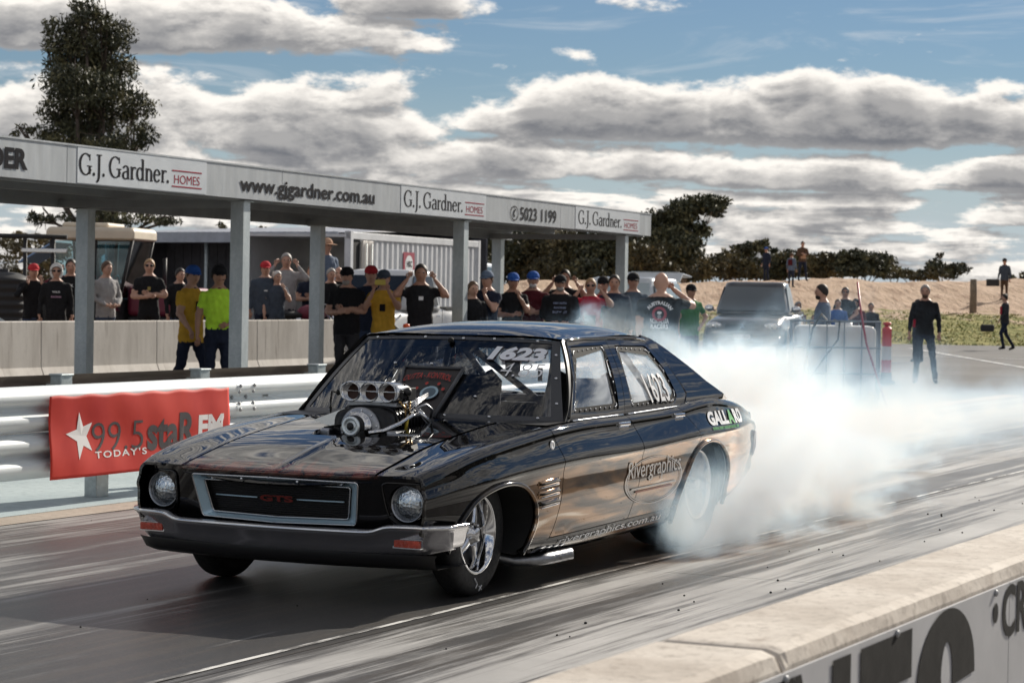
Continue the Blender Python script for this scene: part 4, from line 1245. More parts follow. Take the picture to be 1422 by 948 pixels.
# ---- trim on the flanks
for sgn, idx in ((1, 0), (-1, 1)):
    for door, Y0, z0 in ((fdoor, 1.50, .795), (rdoor, 2.33, .812)):
        mb = MB(); p = side_pt(Y0 + .08, z0)
        mb.box((sgn * (p.x + .004), Y0 + .075, z0 + .012), (.02, .150, .022)); mb.box((sgn * (p.x + .001), Y0 + .075, z0 - .018), (.012, .13, .040), 1)
        mb.build('handle', [m_chrome, m_chrome], door[idx], bevel=.006)
    # wheel arch lips
    for arch, nm, tgt in ((FA, 'arch_lip', wings), (RA, 'arch_lip', None)):
        pts_ = [(sgn * (side_pt(y, max(z, z_bot(y) + .03)).x + .006), y, max(z, z_bot(y) + .01)) for y, z in arch]
        mb = MB(); mb.tube(pts_, .013, 8); mb.build(nm, m_paint, tgt[idx] if tgt else car)
    # three vents behind the front wheel
    for k, zz in enumerate((.538, .487, .434)):
        mb = MB()
        vs = []
        for i in range(11):
            y = .41 + .25 * i / 10
            for j, dz_ in enumerate((-.017, -.006, .006, .017)):
                p = side_pt(y, zz + dz_ + (y - .41) * .05)
                e = math.sin(PI * i / 10) ** .5
                vs.append((sgn * (p.x + (.003 if j in (0, 3) else .014 * e)), y, p.z))
        mb.raw(vs, [(i * 4 + j, (i + 1) * 4 + j, (i + 1) * 4 + j + 1, i * 4 + j + 1) for i in range(10) for j in range(3)], 0, True)
        v_ = mb.build('vent', m_paint, wings[idx])
        mb = MB(); q_ = [side_pt(.43 + .21 * a, zz + .001 + (.02 + .21 * a) * .05) for a in np.linspace(0, 1, 6)]
        mb.tube([(sgn * (p.x + .012), p.y, p.z) for p in q_], .006, 6); mb.build('vent_slot', m_matte, v_)
        mb = MB(); mb.tube([(sgn * (p.x + .008), p.y, p.z - .018) for p in q_], .003, 6); mb.build('vent_edge', m_chrome, v_)
    mb = MB(); p = side_pt(.60, .735); mb.lathe([(.001, .004), (.010, .004), (.011, .006), (.022, .006), (.025, .001)], 16, Matrix.Rotation(sgn * PI / 2, 3, 'Y')); fk = mb.build('bonnet_lock', m_white, wings[idx], (sgn * (p.x + .001), .60, .735))
    # tail light at the corner of the wing
    mb = MB(); tl = [(3.86, .665), (3.925, .655), (3.93, .56), (3.90, .50), (3.86, .52)]
    mb.prism(tl, lambda y, z: (sgn * (side_pt(y, z).x + .012), y, z), lambda y, z: (sgn * (side_pt(y, z).x - .02), y, z)); mb.build('tail_light', mat('tail_lens', (.12, .01, .01), .15), car)
# lettering on the flank (both sides carry the sill address)
def flank(y0, z0, slope=0.0, off=.004): return lambda a, b_: (lambda p: Vector((p.x + off, p.y, p.z)))(side_pt(y0 + a, z0 + b_ + slope * a))
def sill_fn(a, b_):
    p = P_body(.66 + a, s_of_z(.66 + a, .222 + b_ * .9 + .012 * a)); return Vector((p.x + .004, p.y, p.z))
o = lettering('lettering', 'rivergraphics.com.au', .048, 1.40, lambda a, b_: (lambda p: Vector((p.x + .008, p.y, p.z)))(side_pt(.66 + a, .198 + b_ + .020 * a)), m_silv, car, shear=.3, bold=-.004)
gf = flank(2.815, .748, -.012, .006)
gf = lambda a, b_: (lambda p: Vector((p.x + .006, p.y, p.z)))(side_pt(2.83 + a, .742 + b_ - .004 * a))
for (s_, a0, wd, mm) in (('GALL', 0, .36, m_white), ('A', .365, .125, m_green), ('RD', .50, .20, m_white)):
    lettering('lettering', s_, .085, wd, (lambda a0_: (lambda a, b_: gf(a + a0_, b_)))(a0), mm, car, bold=.05)
mb = MB()
a = 0.03
for wd in (.10, .07, .12, .09, .06):
    k = 0
    while k < wd:
        q0 = gf(a + k, -.026); q1 = gf(a + k + .007, -.026); q2 = gf(a + k + .007, -.010); q3 = gf(a + k, -.010)
        mb.raw([q0, q1, q2, q3], [(0, 1, 2, 3)]); k += .012
    a += wd + .018
mb.build('green_strapline', m_green, car)
# oval graphics logo across the rear of the doors
def oval(c_, rx, rz, tilt, r0, r1, n_=48):
    mb = MB()
    for k in range(n_):
        pts_ = []
        for (a, r) in ((k, r0), (k + 1, r0), (k + 1, r1), (k, r1)):
            q = 2 * PI * a / n_; x = rx * r * math.cos(q); z = rz * r * math.sin(q)
            p = side_pt(c_[0] + x, c_[1] + z + tilt * x); pts_.append((p.x + .005, p.y, p.z))
        mb.raw(pts_, [(0, 1, 2, 3)])
    return mb
m_gho = mat('ghost_silver', (0.50, 0.48, 0.46), 0.4, 0.0)
oval((1.93, .475), .42, .135, .02, .965, 1.0).build('oval_logo', m_gho, rdoor[0])
oval((1.93, .475), .42, .135, .02, .915, .93).build('oval_logo', m_gho, rdoor[0])
lettering('lettering', 'Rivergraphics', .125, .78, lambda a, b_: (lambda p: Vector((p.x + .006, p.y, p.z)))(side_pt(1.55 + a, .465 + b_ + .02 * a)), m_gho, rdoor[0], shear=.25, bold=.0)
for (z_, y0, y1, mm) in ((.437, 1.60, 2.25, m_gho), (.418, 1.66, 2.2, mat('ghost_red', (.25, .09, .06), .4))):
    mb = MB(); ys = np.linspace(y0, y1, 14)
    rows = [side_pt(y, z_ + .02 * (y - 1.9) + dz_) for y in ys for dz_ in (0, .010)]
    mb.raw([(p.x + .006, p.y, p.z) for p in rows], [(2 * i, 2 * i + 2, 2 * i + 3, 2 * i + 1) for i in range(13)]); mb.build('logo_bar', mm, rdoor[0])

# ---- wheels
def wheel(name, loc, R, Rr, wd, sgn, front=True):
    """axis along X; outer face towards sgn"""
    root = bpy.data.objects.new(name, None); COL.objects.link(root); root.parent = car; root.location = loc
    Mx = Matrix.Rotation(sgn * PI / 2, 3, 'Y')
    h = wd / 2
    prof = [(Rr, -h * .9), (Rr + .012, -h), (R * .80 + Rr * .2, -h * 1.04), (R - .018, -h * .92), (R - .004, -h * .72), (R, -h * .4), (R, h * .4), (R - .004, h * .72), (R - .018, h * .92), (R * .6 + Rr * .4, h * 1.05), (Rr + .012, h), (Rr, h * .9)]
    mb = MB(); mb.lathe(prof, 56, Mx); ty = mb.build('tyre', m_rubber, root)
    prof = [(Rr + .006, h * 1.00), (Rr + .004, h * 1.03), (Rr - .006, h * 1.03), (Rr - .016, h * .92), (Rr - .026, h * .35), (Rr - .034, h * .15), (Rr - .03, -h * .9), (Rr + .004, -h * .95)]
    mb = MB(); mb.lathe(prof, 56, Mx); mb.build('rim', m_chrome, root)
    mb = MB(); mb.lathe([(.001, h * .1), (Rr - .04, h * .05)], 40, Mx); mb.build('brake_disc', m_satin, root)
    ns = 5 if front else 10
    for k in range(ns):
        a = 2 * PI * k / ns + .35
        vs = []
        for i, (r, wv, d) in enumerate(((.045, .055, .62), (.09, .042, .56), (.14, .036, .44), (Rr - .03, .050, .26))):
            if not front: wv *= .7
            for (w_, dd) in ((-wv / 2, d - .15), (-wv / 2 * .75, d), (wv / 2 * .75, d), (wv / 2, d - .15)):
                p = Vector((r * math.cos(a) - w_ * math.sin(a), r * math.sin(a) + w_ * math.cos(a), h * dd)); vs.append(Mx @ p)
        mb = MB(); mb.raw(vs, [(i * 4 + j, (i + 1) * 4 + j, (i + 1) * 4 + j + 1, i * 4 + j + 1) for i in range(3) for j in range(3)], 0, True)
        mb.build('spoke', m_chrome, root)
    mb = MB(); mb.lathe([(.062, h * .30), (.060, h * .60), (.045, h * .68), (.040, h * .95), (.030, h * 1.06), (.001, h * 1.08)], 24, Mx); mb.build('hub_cap', m_alu, root)
    for k in range(5):
        a = 2 * PI * k / 5; mb = MB(); mb.lathe([(.009, h * .6), (.009, h * .78), (.001, h * .80)], 8, Mx); p = Mx @ Vector((.05 * math.cos(a), .05 * math.sin(a), 0)); mb.build('wheel_nut', m_chrome, root, p)
    return root
for sgn in (1, -1):
    fw_ = wheel('wheel', (sgn * .715, 0.0, .312), .312, .197, .13, sgn)
    fw_.rotation_euler = (0, 0, math.radians(0))
    wheel('wheel', (sgn * .665, 2.82, .385), .385, .205, .36, sgn, False)
# chalk marks on the near front tyre
mb = MB()
for (a0, a1) in (((-100, .222), (-92, .250)), ((-92, .250), (-96, .27)), ((-88, .262), (-82, .285)), ((-82, .262), (-88, .285))):
    P_ = []
    for (a, r) in (a0, a1):
        q = math.radians(a); P_.append(Vector((.783, r * math.cos(q), .312 + r * math.sin(q))))
    mb.tube(P_, .004, 5)
mb.build('chalk_mark', m_white, car)

# ---- arch liners, floor, dark interior
mb = MB()
mb.box2((-.62, -.55, .20), (.62, 3.85, .26)); mb.box2((-.84, .36, .215), (.84, 2.15, .262)); mb.build('floor_pan', m_matte, car)
for sgn in (1, -1):
    for arch, x0 in ((FA, .50), (RA, .42)):
        mb = MB(); m_ = len(arch); vs = [(sgn * (side_pt(y, max(z, z_bot(y) + .02)).x - .016), y, z) for y, z in arch] + [(sgn * x0, y, z + .03) for y, z in arch]
        mb.raw(vs, [(k, k + 1, m_ + k + 1, m_ + k) for k in range(m_ - 1)], 0, True)
        mb.raw([(sgn * x0, y, z + .03) for y, z in arch], [tuple(range(m_))])
        mb.build('arch_liner', m_matte, car)
mb = MB(); mb.box2((-.80, .62, .26), (.80, .66, .80)); mb.build('firewall', m_matte, car)
mb = MB(); mb.box2((-.60, -.48, .26), (.60, -.44, .58)); mb.build('radiator_support', m_matte, car)
mb = MB(); mb.box2((-.74, 2.45, .26), (.74, 2.49, .86)); mb.box2((-.70, 3.22, .30), (.70, 3.26, .86)); mb.build('rear_bulkhead', m_matte, car)
m_tailp = m_paint
mb = MB(); mb.box2((-.76, 3.925, .40), (.76, 3.95, .78)); mb.build('tail_panel', m_paint, car, bevel=.01)
mb = MB(); vs = []
for X in np.linspace(-.72, .72, 21):
    y = 3.98 - .10 * abs(X / .84) ** 3
    vs += [(X, y - .06, .46), (X, y, .455), (X, y + .01, .42), (X, y - .01, .36), (X, y - .06, .35)]
mb.raw(vs, [(i * 5 + j, (i + 1) * 5 + j, (i + 1) * 5 + j + 1, i * 5 + j + 1) for i in range(20) for j in range(4)], 0, True); mb.build('rear_bumper', m_bump, car)
# cowl between bonnet and screen
mb = MB(); vs = []
for X in np.linspace(-.84, .84, 29):
    q = X / .815
    yb = .68 + .24 * q * q
    zf = .839 if abs(X) > .5 else .842
    y0_ = min(.735 - .07 * (X / .545) ** 2, yb - .012) if abs(X) < .56 else min(.66, yb - .02)
    vs += [(X, y0_, z_ed(.66) + .004 if abs(X) < .56 else .835), (X, yb + .03, .846)]
mb.raw(vs, [(2 * i, 2 * i + 2, 2 * i + 3, 2 * i + 1) for i in range(28)], 0, True); mb.build('cowl', m_satin, car)
# dash, seat, steering wheel, cage
m_seat = mat('seat_vinyl', (0.07, 0.07, 0.075), 0.45)
mb = MB(); mb.box2((-.74, 1.06, .60), (.74, 1.22, .80)); mb.build('dashboard', m_satin, car, bevel=.03)
def bucket(x):
    mb = MB(); vs = []
    for i, (z, y, wv) in enumerate(((.42, 1.62, .22), (.44, 1.95, .25), (.52, 2.08, .25), (.75, 2.16, .25), (.95, 2.22, .23), (1.02, 2.24, .15))):
        for u in np.linspace(-1, 1, 9): vs.append((x + u * wv, y - .10 * abs(u) ** 3, z + .05 * abs(u) ** 3))
    mb.raw(vs, [(i * 9 + j, (i + 1) * 9 + j, (i + 1) * 9 + j + 1, i * 9 + j + 1) for i in range(5) for j in range(8)], 0, True)
    o = mb.build('seat', m_seat, car); s_ = o.modifiers.new('s', 'SOLIDIFY'); s_.thickness = .04
bucket(-.38); bucket(.38)
mb = MB(); ring = [(-.38 + .16 * math.cos(a), 1.36 + .04 * math.sin(a), .83 + .15 * math.sin(a)) for a in np.linspace(0, 2 * PI, 25)]; mb.tube(ring, .013, 8); mb.tube([(-.38, 1.36, .83), (-.38, 1.18, .72)], .015, 6); mb.build('steering_wheel', m_satin, car)
m_cage = mat('cage_paint', (0.16, 0.17, 0.19), 0.3)
cages = []
for sgn in (1, -1):
    cages.append([(sgn * .66, 1.02, .30), (sgn * .66, 1.08, .80), (sgn * .54, 1.38, 1.235), (sgn * .52, 1.6, 1.275), (sgn * .52, 2.18, 1.285)])
    cages.append([(sgn * .66, 2.2, .30), (sgn * .64, 2.2, .85), (sgn * .52, 2.18, 1.285)])
    cages.append([(sgn * .52, 2.18, 1.285), (sgn * .55, 3.0, .80)])
    cages.append([(sgn * .66, 1.05, .62), (sgn * .70, 1.6, .55), (sgn * .66, 2.2, .66)])
    cages.append([(sgn * .66, 1.06, .40), (sgn * .66, 2.2, .85)])
    cages.append([(sgn * .56, 1.34, 1.18), (sgn * .60, 1.15, .82), (sgn * .58, .95, .60)])
cages.append([(-.54, 1.38, 1.235), (.54, 1.38, 1.235)]); cages.append([(-.52, 2.18, 1.285), (.52, 2.18, 1.285)]); cages.append([(-.64, 2.2, .9), (.64, 2.2, .9)]); cages.append([(-.66, 1.08, .80), (.66, 1.08, .80)]); cages.append([(-.52, 2.18, 1.28), (.64, 2.2, .5)])
for c_ in cages:
    mb = MB(); mb.tube(c_, .021, 8); mb.build('roll_cage_bar', m_cage, car)
# white window net scrap and sticker panels seen through the screen
for (x0, x1, y, z0, z1) in ((-.20, -.10, 2.26, 1.02, 1.14), (-.45, -.40, 2.26, .98, 1.06), (.02, .05, 2.26, 1.0, 1.08)):
    mb = MB(); mb.box2((x0, y, z0), (x1, y + .006, z1)); mb.build('seat_sticker', m_white, car)

for pts_q, r_q in ((go, .0045), (scale_poly(go, .88, .755), .004)):
    lp = [face_pt(x, z, -.009 if r_q > .0042 else .020) for x, z in pts_q]
    mb = MB(); mb.tube(lp + [lp[0], lp[1]], r_q, 6, cap=False); mb.build('trim_edge', m_alu, grille)
# ---- engine through the bonnet
eng = bpy.data.objects.new('supercharger', None); COL.objects.link(eng); eng.parent = car; eng.location = (0, .30, .80)
EO = Vector((0, .30, .80))
def E_(mb, name, m, bevel=0.0, parent=None): return mb.build(name, m, parent or eng, -EO if parent is None else None, bevel)
m_blk2 = mat('anodised_black', (0.02, 0.02, 0.022), 0.35, 0.6)
# injector hat: lofted body with three round mouths
mb = MB(); secs = []
def hat_sec(y, w_, z0, z1, n_=28):
    out = []
    for k in range(n_):
        a = 2 * PI * k / n_; c_, s_ = math.cos(a), math.sin(a); e = .55
        out.append((w_ * math.copysign(abs(c_) ** e, c_), y, (z0 + z1) / 2 + (z1 - z0) / 2 * math.copysign(abs(s_) ** e, s_)))
    return out
HW, Z0, Z1 = .178, .940, 1.050
prof_h = [(.243, HW - .012, Z0 + .008, Z1 - .008), (.236, HW - .003, Z0 + .001, Z1 - .001), (.246, HW, Z0, Z1), (.30, HW, Z0, Z1), (.38, HW - .01, Z0, Z1 - .004), (.47, HW - .035, Z0, Z1 - .025), (.52, HW - .06, Z0, Z1 - .05), (.53, .02, Z0 + .02, Z1 - .07)]
for p in prof_h: secs += hat_sec(*p)
mb.raw(secs, [(i * 28 + k, i * 28 + (k + 1) % 28, (i + 1) * 28 + (k + 1) % 28, (i + 1) * 28 + k) for i in range(len(prof_h) - 1) for k in range(28)], 0, True)
hat = E_(mb, 'injector_hat', m_alu)
# front plate with three holes
def face_ring():
    ol = [(p[0], p[2]) for p in hat_sec(0, HW - .012, Z0 + .008, Z1 - .008)]
    holes = [[(cx_ + .0495 * math.cos(a), .995 + .0435 * math.sin(a)) for a in np.linspace(0, 2 * PI, 28, endpoint=False)] for cx_ in (-.109, 0, .109)]
    return ol, holes
ol, holes = face_ring()
pf = panel('hat_face', lambda u, v: Vector((u, .243, v)), ol, m_alu, eng, d=.02, holes=holes, both=False, rim=.10, flip=1)
for o in pf: o.location = -EO
mb = MB(); mb.box2((-.165, .33, .952), (.165, .335, 1.038)); E_(mb, 'hat_bore_back', m_matte)
m_bfly = mat('butterfly_bronze', (0.05, 0.022, 0.014), 0.4, 0.4)
for cx_ in (-.109, 0, .109):
    mb = MB(); mb.lathe([(.001, 0), (.047, .0)], 24, Matrix.Rotation(math.radians(72), 3, 'X')); mb.build('butterfly', m_bfly, eng, Vector((cx_, .285, .993)) - EO)
    mb = MB(); mb.lathe([(.0495, 0), (.054, -.002), (.056, .002), (.0515, .010)], 28, Matrix.Rotation(PI / 2, 3, 'X')); mb.build('mouth_lip', m_chrome, eng, Vector((cx_, .241, .995)) - EO)
mb = MB(); mb.tube([(-.17, .28, .996), (.17, .28, .996)], .004, 6); E_(mb, 'butterfly_shaft', m_chrome)
# riser and blower case
mb = MB(); mb.box2((-.15, .27, .915), (.15, .52, .945)); E_(mb, 'hat_riser', m_alud, .006)
mb = MB(); secs = []
for (y, w_, z0, z1) in ((.16, .12, .70, .88), (.165, .165, .69, .912), (.22, .172, .69, .918), (.56, .172, .69, .918), (.60, .16, .70, .90)):
    secs += hat_sec(y, w_, z0, z1)
mb.raw(secs, [(i * 28 + k, i * 28 + (k + 1) % 28, (i + 1) * 28 + (k + 1) % 28, (i + 1) * 28 + k) for i in range(4) for k in range(28)] + [tuple(range(28))], 0, True)
E_(mb, 'blower_case', m_blk2)
for k in range(9):
    y = .235 + k * .037; mb = MB()
    pts_ = [(p[0] * 1.02, y, .805 + (p[2] - .805) * 1.02) for p in hat_sec(0, .174, .69, .920)]
    mb.tube(pts_[0:15], .0045, 5); E_(mb, 'blower_rib', m_blk2)
mb = MB(); mb.lathe([(.118, 0), (.118, .016), (.112, .020), (.07, .021)], 40, Matrix.Rotation(PI / 2, 3, 'X')); mb.build('front_cover', m_alud, eng, Vector((0, .165, .80)) - EO)
for k in range(10):
    a = 2 * PI * k / 10 + .2; mb = MB(); mb.ball((.103 * math.cos(a), .144, .80 + .103 * math.sin(a)), (.007, .006, .007), 6, 5); E_(mb, 'cover_bolt', m_chrome)
mb = MB(); mb.lathe([(.078, 0), (.080, .03), (.066, .034), (.064, .046), (.001, .046)], 36, Matrix.Rotation(PI / 2, 3, 'X')); mb.build('nose_drive', m_alu, eng, Vector((0, .147, .818)) - EO)
# toothed pulley with its belt
mb = MB(); mb.lathe([(.056, -.045), (.056, .030)], 40, Matrix.Rotation(PI / 2, 3, 'X')); mb.build('drive_belt', m_rubber, eng, Vector((0, .085, .822)) - EO)
mb = MB(); mb.lathe([(.050, -.045), (.053, .034), (.050, .040), (.036, .040), (.033, .030), (.026, .028), (.024, .036), (.001, .036)], 40, Matrix.Rotation(PI / 2, 3, 'X')); pu = mb.build('pulley', mat('pulley_alloy', (0.72, 0.78, 0.80), 0.3, 0.55), eng, Vector((0, .085, .822)) - EO)
mb = MB(); mb.lathe([(.020, 0), (.021, .006), (.012, .012), (.001, .012)], 20, Matrix.Rotation(PI / 2, 3, 'X')); mb.build('pulley_bolt', m_satin, pu, (0, -.035, 0))
mb = MB(); mb.box2((-.055, .055, .70), (.055, .125, .80)); E_(mb, 'belt_run', m_rubber, .01)
# wedge shaped black guard and polished plate on the offside
mb = MB(); mb.raw([(-.05, .10, .835), (-.05, .16, .79), (-.30, .22, .792), (-.05, .12, .79), (-.05, .15, .84), (-.29, .23, .798)], [(0, 2, 1), (3, 4, 5), (0, 4, 5, 2), (1, 2, 5, 3), (0, 1, 3, 4)]); E_(mb, 'belt_guard', m_matte)
mb = MB(); mb.prism([(-.33, .835), (-.27, .858), (-.14, .905), (-.10, .90), (-.09, .82), (-.16, .80), (-.26, .815)], lambda x, z: (x, .225, z), lambda x, z: (x, .235, z)); E_(mb, 'mount_plate', m_alu)
mb = MB(); mb.tube([(-.215, .26, .985), (-.235, .255, .99), (-.238, .25, .95), (-.238, .25, .86)], .005, 6); mb.ball((-.238, .25, .90), (.008, .008, .018), 8, 6); E_(mb, 'throttle_return_rod', m_matte)
mb = MB(); mb.ball((-.20, .262, .985), (.014, .012, .016), 8, 6); E_(mb, 'shaft_end', m_matte)
# linkage, lines and fittings on the nearside
mb = MB(); mb.box2((.165, .32, .955), (.195, .40, 1.02)); mb.ball((.20, .30, 1.00), (.020, .024, .024), 10, 8); mb.box2((.17, .26, .965), (.19, .31, 1.0)); E_(mb, 'throttle_bracket', m_satin, .004)
for k in range(5):
    mb = MB(); mb.tube([(.175 + .006 * k, .30 + .01 * k, .935 - .012 * k), (.19, .42, .96 - .008 * k), (.18, .56, .985 - .004 * k)], .0035, 6); E_(mb, 'fuel_line', m_alu)
mb = MB(); mb.tube([(.10, .06, .79), (.15, .12, .80), (.19, .24, .84), (.20, .34, .872), (.215, .40, .878)], .012, 10); E_(mb, 'breather_pipe', m_alu)
mb = MB(); mb.tube([(.195, .42, .90), (.215, .46, .86), (.225, .52, .82)], .016, 10); E_(mb, 'coolant_elbow', m_alu)
for (a, b_) in (((.18, .31, .93), (.18, .31, .86)), ((.19, .34, .94), (.19, .34, .87)), ((.17, .27, .945), (.20, .30, .90))):
    mb = MB(); mb.tube([a, b_], .006, 6); mb.ball(a, .010, 8, 6); E_(mb, 'fitting', mat('brass', (.45, .30, .14), .3, 1.0))
mb = MB(); mb.tube([(.20, .38, .91), (.235, .44, .93), (.24, .50, .90), (.20, .56, .86)], .008, 8); E_(mb, 'braided_hose', m_alud)
mb = MB(); mb.tube([(.20, .30, .86), (.19, .30, .80)], .009, 8); E_(mb, 'yellow_hose', mat('yellow_tag', (.55, .42, .04), .5))
for sgn in (1, -1):
    mb = MB(); mb.box2((sgn * .17, .12, .70), (sgn * .23, .60, .80)); E_(mb, 'manifold', m_alud, .01)
# zoomie pipes under the sill behind the front wheel
for sgn in (1, -1):
    for k in range(4):
        mb = MB(); y0 = .40 + k * .075
        mb.tube([(sgn * .52, y0 - .16, .26), (sgn * .62, y0 - .06, .18), (sgn * .76, y0 + .05, .135), (sgn * .87, y0 + .14, .138), (sgn * .92, y0 + .20, .150)], [.028, .028, .029, .030, .032], 12, cap=False)
        o = mb.build('exhaust_pipe', m_alud, car)
        s_ = o.modifiers.new('s', 'SOLIDIFY'); s_.thickness = .003
# ================================================================== SHADE CANOPY beside the lane
CA = math.atan2(0.0865, 0.9963)
canopy = thing('shade_canopy', 'long grey steel canopy on six posts with sponsor lettering along its fascia', 'canopy', (-9.0, 8.53, 0), CA)
m_fas = mat('fascia_paint', (0.40, 0.425, 0.445), 0.42, 0.1, var=0.14, vscale=2.0, stretch=(1, 2.5, 0.35))
m_pan = mat('fascia_sign_white', (0.52, 0.555, 0.59), 0.45, var=0.04, vscale=2)
m_und = mat('roof_underside', (0.30, 0.32, 0.33), 0.6, 0.1, var=0.15, vscale=2)
m_cpost = bpy.data.materials.new('spangled_galv'); m_cpost.use_nodes = True
t = m_cpost.node_tree; n = N(t); b = t.nodes['Principled BSDF']
vv = n.node('ShaderNodeTexVoronoi'); n.put(vv.inputs['Vector'], n.coord('Object')); vv.inputs['Scale'].default_value = 38.0
f = n.noise(n.mapping(n.coord('Object'), (3, 3, 0.8)), 2.0, 5.0, 0.6)
c = n.mix(vv.outputs['Color'], (0.46, 0.52, 0.54), (0.60, 0.65, 0.67)); c = n.mix(n.ss(f, 0.35, 0.7), c, (0.40, 0.46, 0.48))
t.links.new(c, b.inputs['Base Color']); b.inputs['Metallic'].default_value = 0.35; b.inputs['Roughness'].default_value = 0.42
ZT, ZB = 3.0, 2.60
S0, S1 = -9.0, 21.38
js = [S0, -4.0, 1.27, 6.3, 11.4, 16.5, S1]
for a, b_ in zip(js[:-1], js[1:]):
    mb = MB(); mb.box2((-.06, a + .004, ZB), (0, b_ - .004, ZT)); mb.build('fascia_panel', m_fas, canopy, bevel=.004)
    mb = MB(); mb.box2((-.07, a + .003, ZT - .003), (.012, b_ - .003, ZT + .016)); mb.build('capping', m_fas, canopy)
mb = MB(); mb.box2((-2.9, S1 - .06, ZB + .10), (-.065, S1, ZT)); mb.build('end_fascia', m_fas, canopy)
# roof sheets, ribbed underneath
k = 0; s_ = S0
sheet_me = None
while s_ < S1 - .1:
    if sheet_me is None:
        mb = MB(); vs = []
        for i in range(9):
            u = i / 8 * .95; z = .03 * (1 if i % 2 else 0)
            vs += [(-.06, u, ZT - .10 + z), (-2.95, u, ZT - .24 + z)]
        mb.raw(vs, [(2 * i, 2 * i + 2, 2 * i + 3, 2 * i + 1) for i in range(8)])
        o = mb.build('roof_sheet', m_und, canopy, (0, s_, 0)); sheet_me = o.data
    else: obj('roof_sheet', sheet_me, canopy, (0, s_, 0))
    s_ += .95
for (x, z, h_) in ((-.14, 2.66, .16), (-1.0, 2.72, .12), (-1.9, 2.68, .12), (-2.75, 2.60, .20)):
    mb = MB(); mb.box2((x - .04, S0 + .05, z - h_ / 2), (x + .04, S1 - .08, z + h_ / 2)); mb.build('purlin', m_und, canopy)
mb = MB(); mb.box2((-2.98, S0, 2.52), (-2.92, S1 - .02, 2.76)); mb.build('gutter', m_fas, canopy)
post0 = None
for s_ in (-1.6, 5.5, 12.58, 20.2):
    for x, zt, ds in ((-.16, 2.585, 0.0), (-2.62, 2.50, {-1.6: .4, 5.5: .46, 12.58: .17, 20.2: .16}[s_])):
        mb = MB(); hw = .088; lip = .028; tk = .008
        # open channel section, the hollow facing the crowd
        mb.box2((-hw, -hw, 0), (hw, -hw + tk, zt)); mb.box2((hw - tk, -hw + tk + .001, 0), (hw, hw - tk - .001, zt)); mb.box2((-hw, hw - tk, 0), (hw, hw, zt)); mb.box2((-hw, -hw + tk + .001, 0), (-hw + tk, hw - tk - .001, zt))
        po = mb.build('post', m_cpost, canopy, (x, s_ + ds, 0))
        mb = MB(); mb.box2((-.15, -.15, 0), (.15, .15, .016)); mb.build('base_plate', m_galv, po, bevel=.003)
        mb = MB(); mb.box2((-.12, -.12, zt - .012), (.12, .12, zt)); mb.build('cap_plate', m_galv, po)
        mb = MB(); mb.tube([(0, hw + .012, 0), (0, hw + .012, zt)], .012, 6); mb.build('conduit', m_galv, po)
    mb = MB(); mb.box2((-2.80, s_ - .05, 2.50), (-.10, s_ + .05, 2.595)); mb.build('rafter', m_und, canopy)
# sign panels
for (a, b_) in ((1.47, 4.32), (9.97, 13.16), (17.22, 20.68)):
    mb = MB(); mb.box2((.001, a, ZB + .012), (.006, b_, ZT - .004)); mb.build('sign_panel', m_pan, canopy)

def stroke(pts_, thin, thick, taper=None):
    """a pen stroke with vertical stress -> list of quads (2-D)"""
    out = []
    n_ = len(pts_)
    L = []; R_ = []
    for i, p in enumerate(pts_):
        a = Vector(pts_[max(i - 1, 0)]); b2 = Vector(pts_[min(i + 1, n_ - 1)]); d = (b2 - a).normalized(); nn = Vector((-d.y, d.x))
        w_ = (thin + (thick - thin) * abs(d.y) ** 1.3) / 2
        L.append(Vector(p) + nn * w_); R_.append(Vector(p) - nn * w_)
    for i in range(n_ - 1): out.append([L[i], L[i + 1], R_[i + 1], R_[i]])
    return out
def arcp(c_, rx, rz, a0, a1, n_=18): return [(c_[0] + rx * math.cos(math.radians(a0 + (a1 - a0) * i / n_)), c_[1] + rz * math.sin(math.radians(a0 + (a1 - a0) * i / n_))) for i in range(n_ + 1)]
def bar(x0, x1, y0, y1): return [[Vector((x0, y0)), Vector((x1, y0)), Vector((x1, y1)), Vector((x0, y1))]]
TN, TK = .055, .125
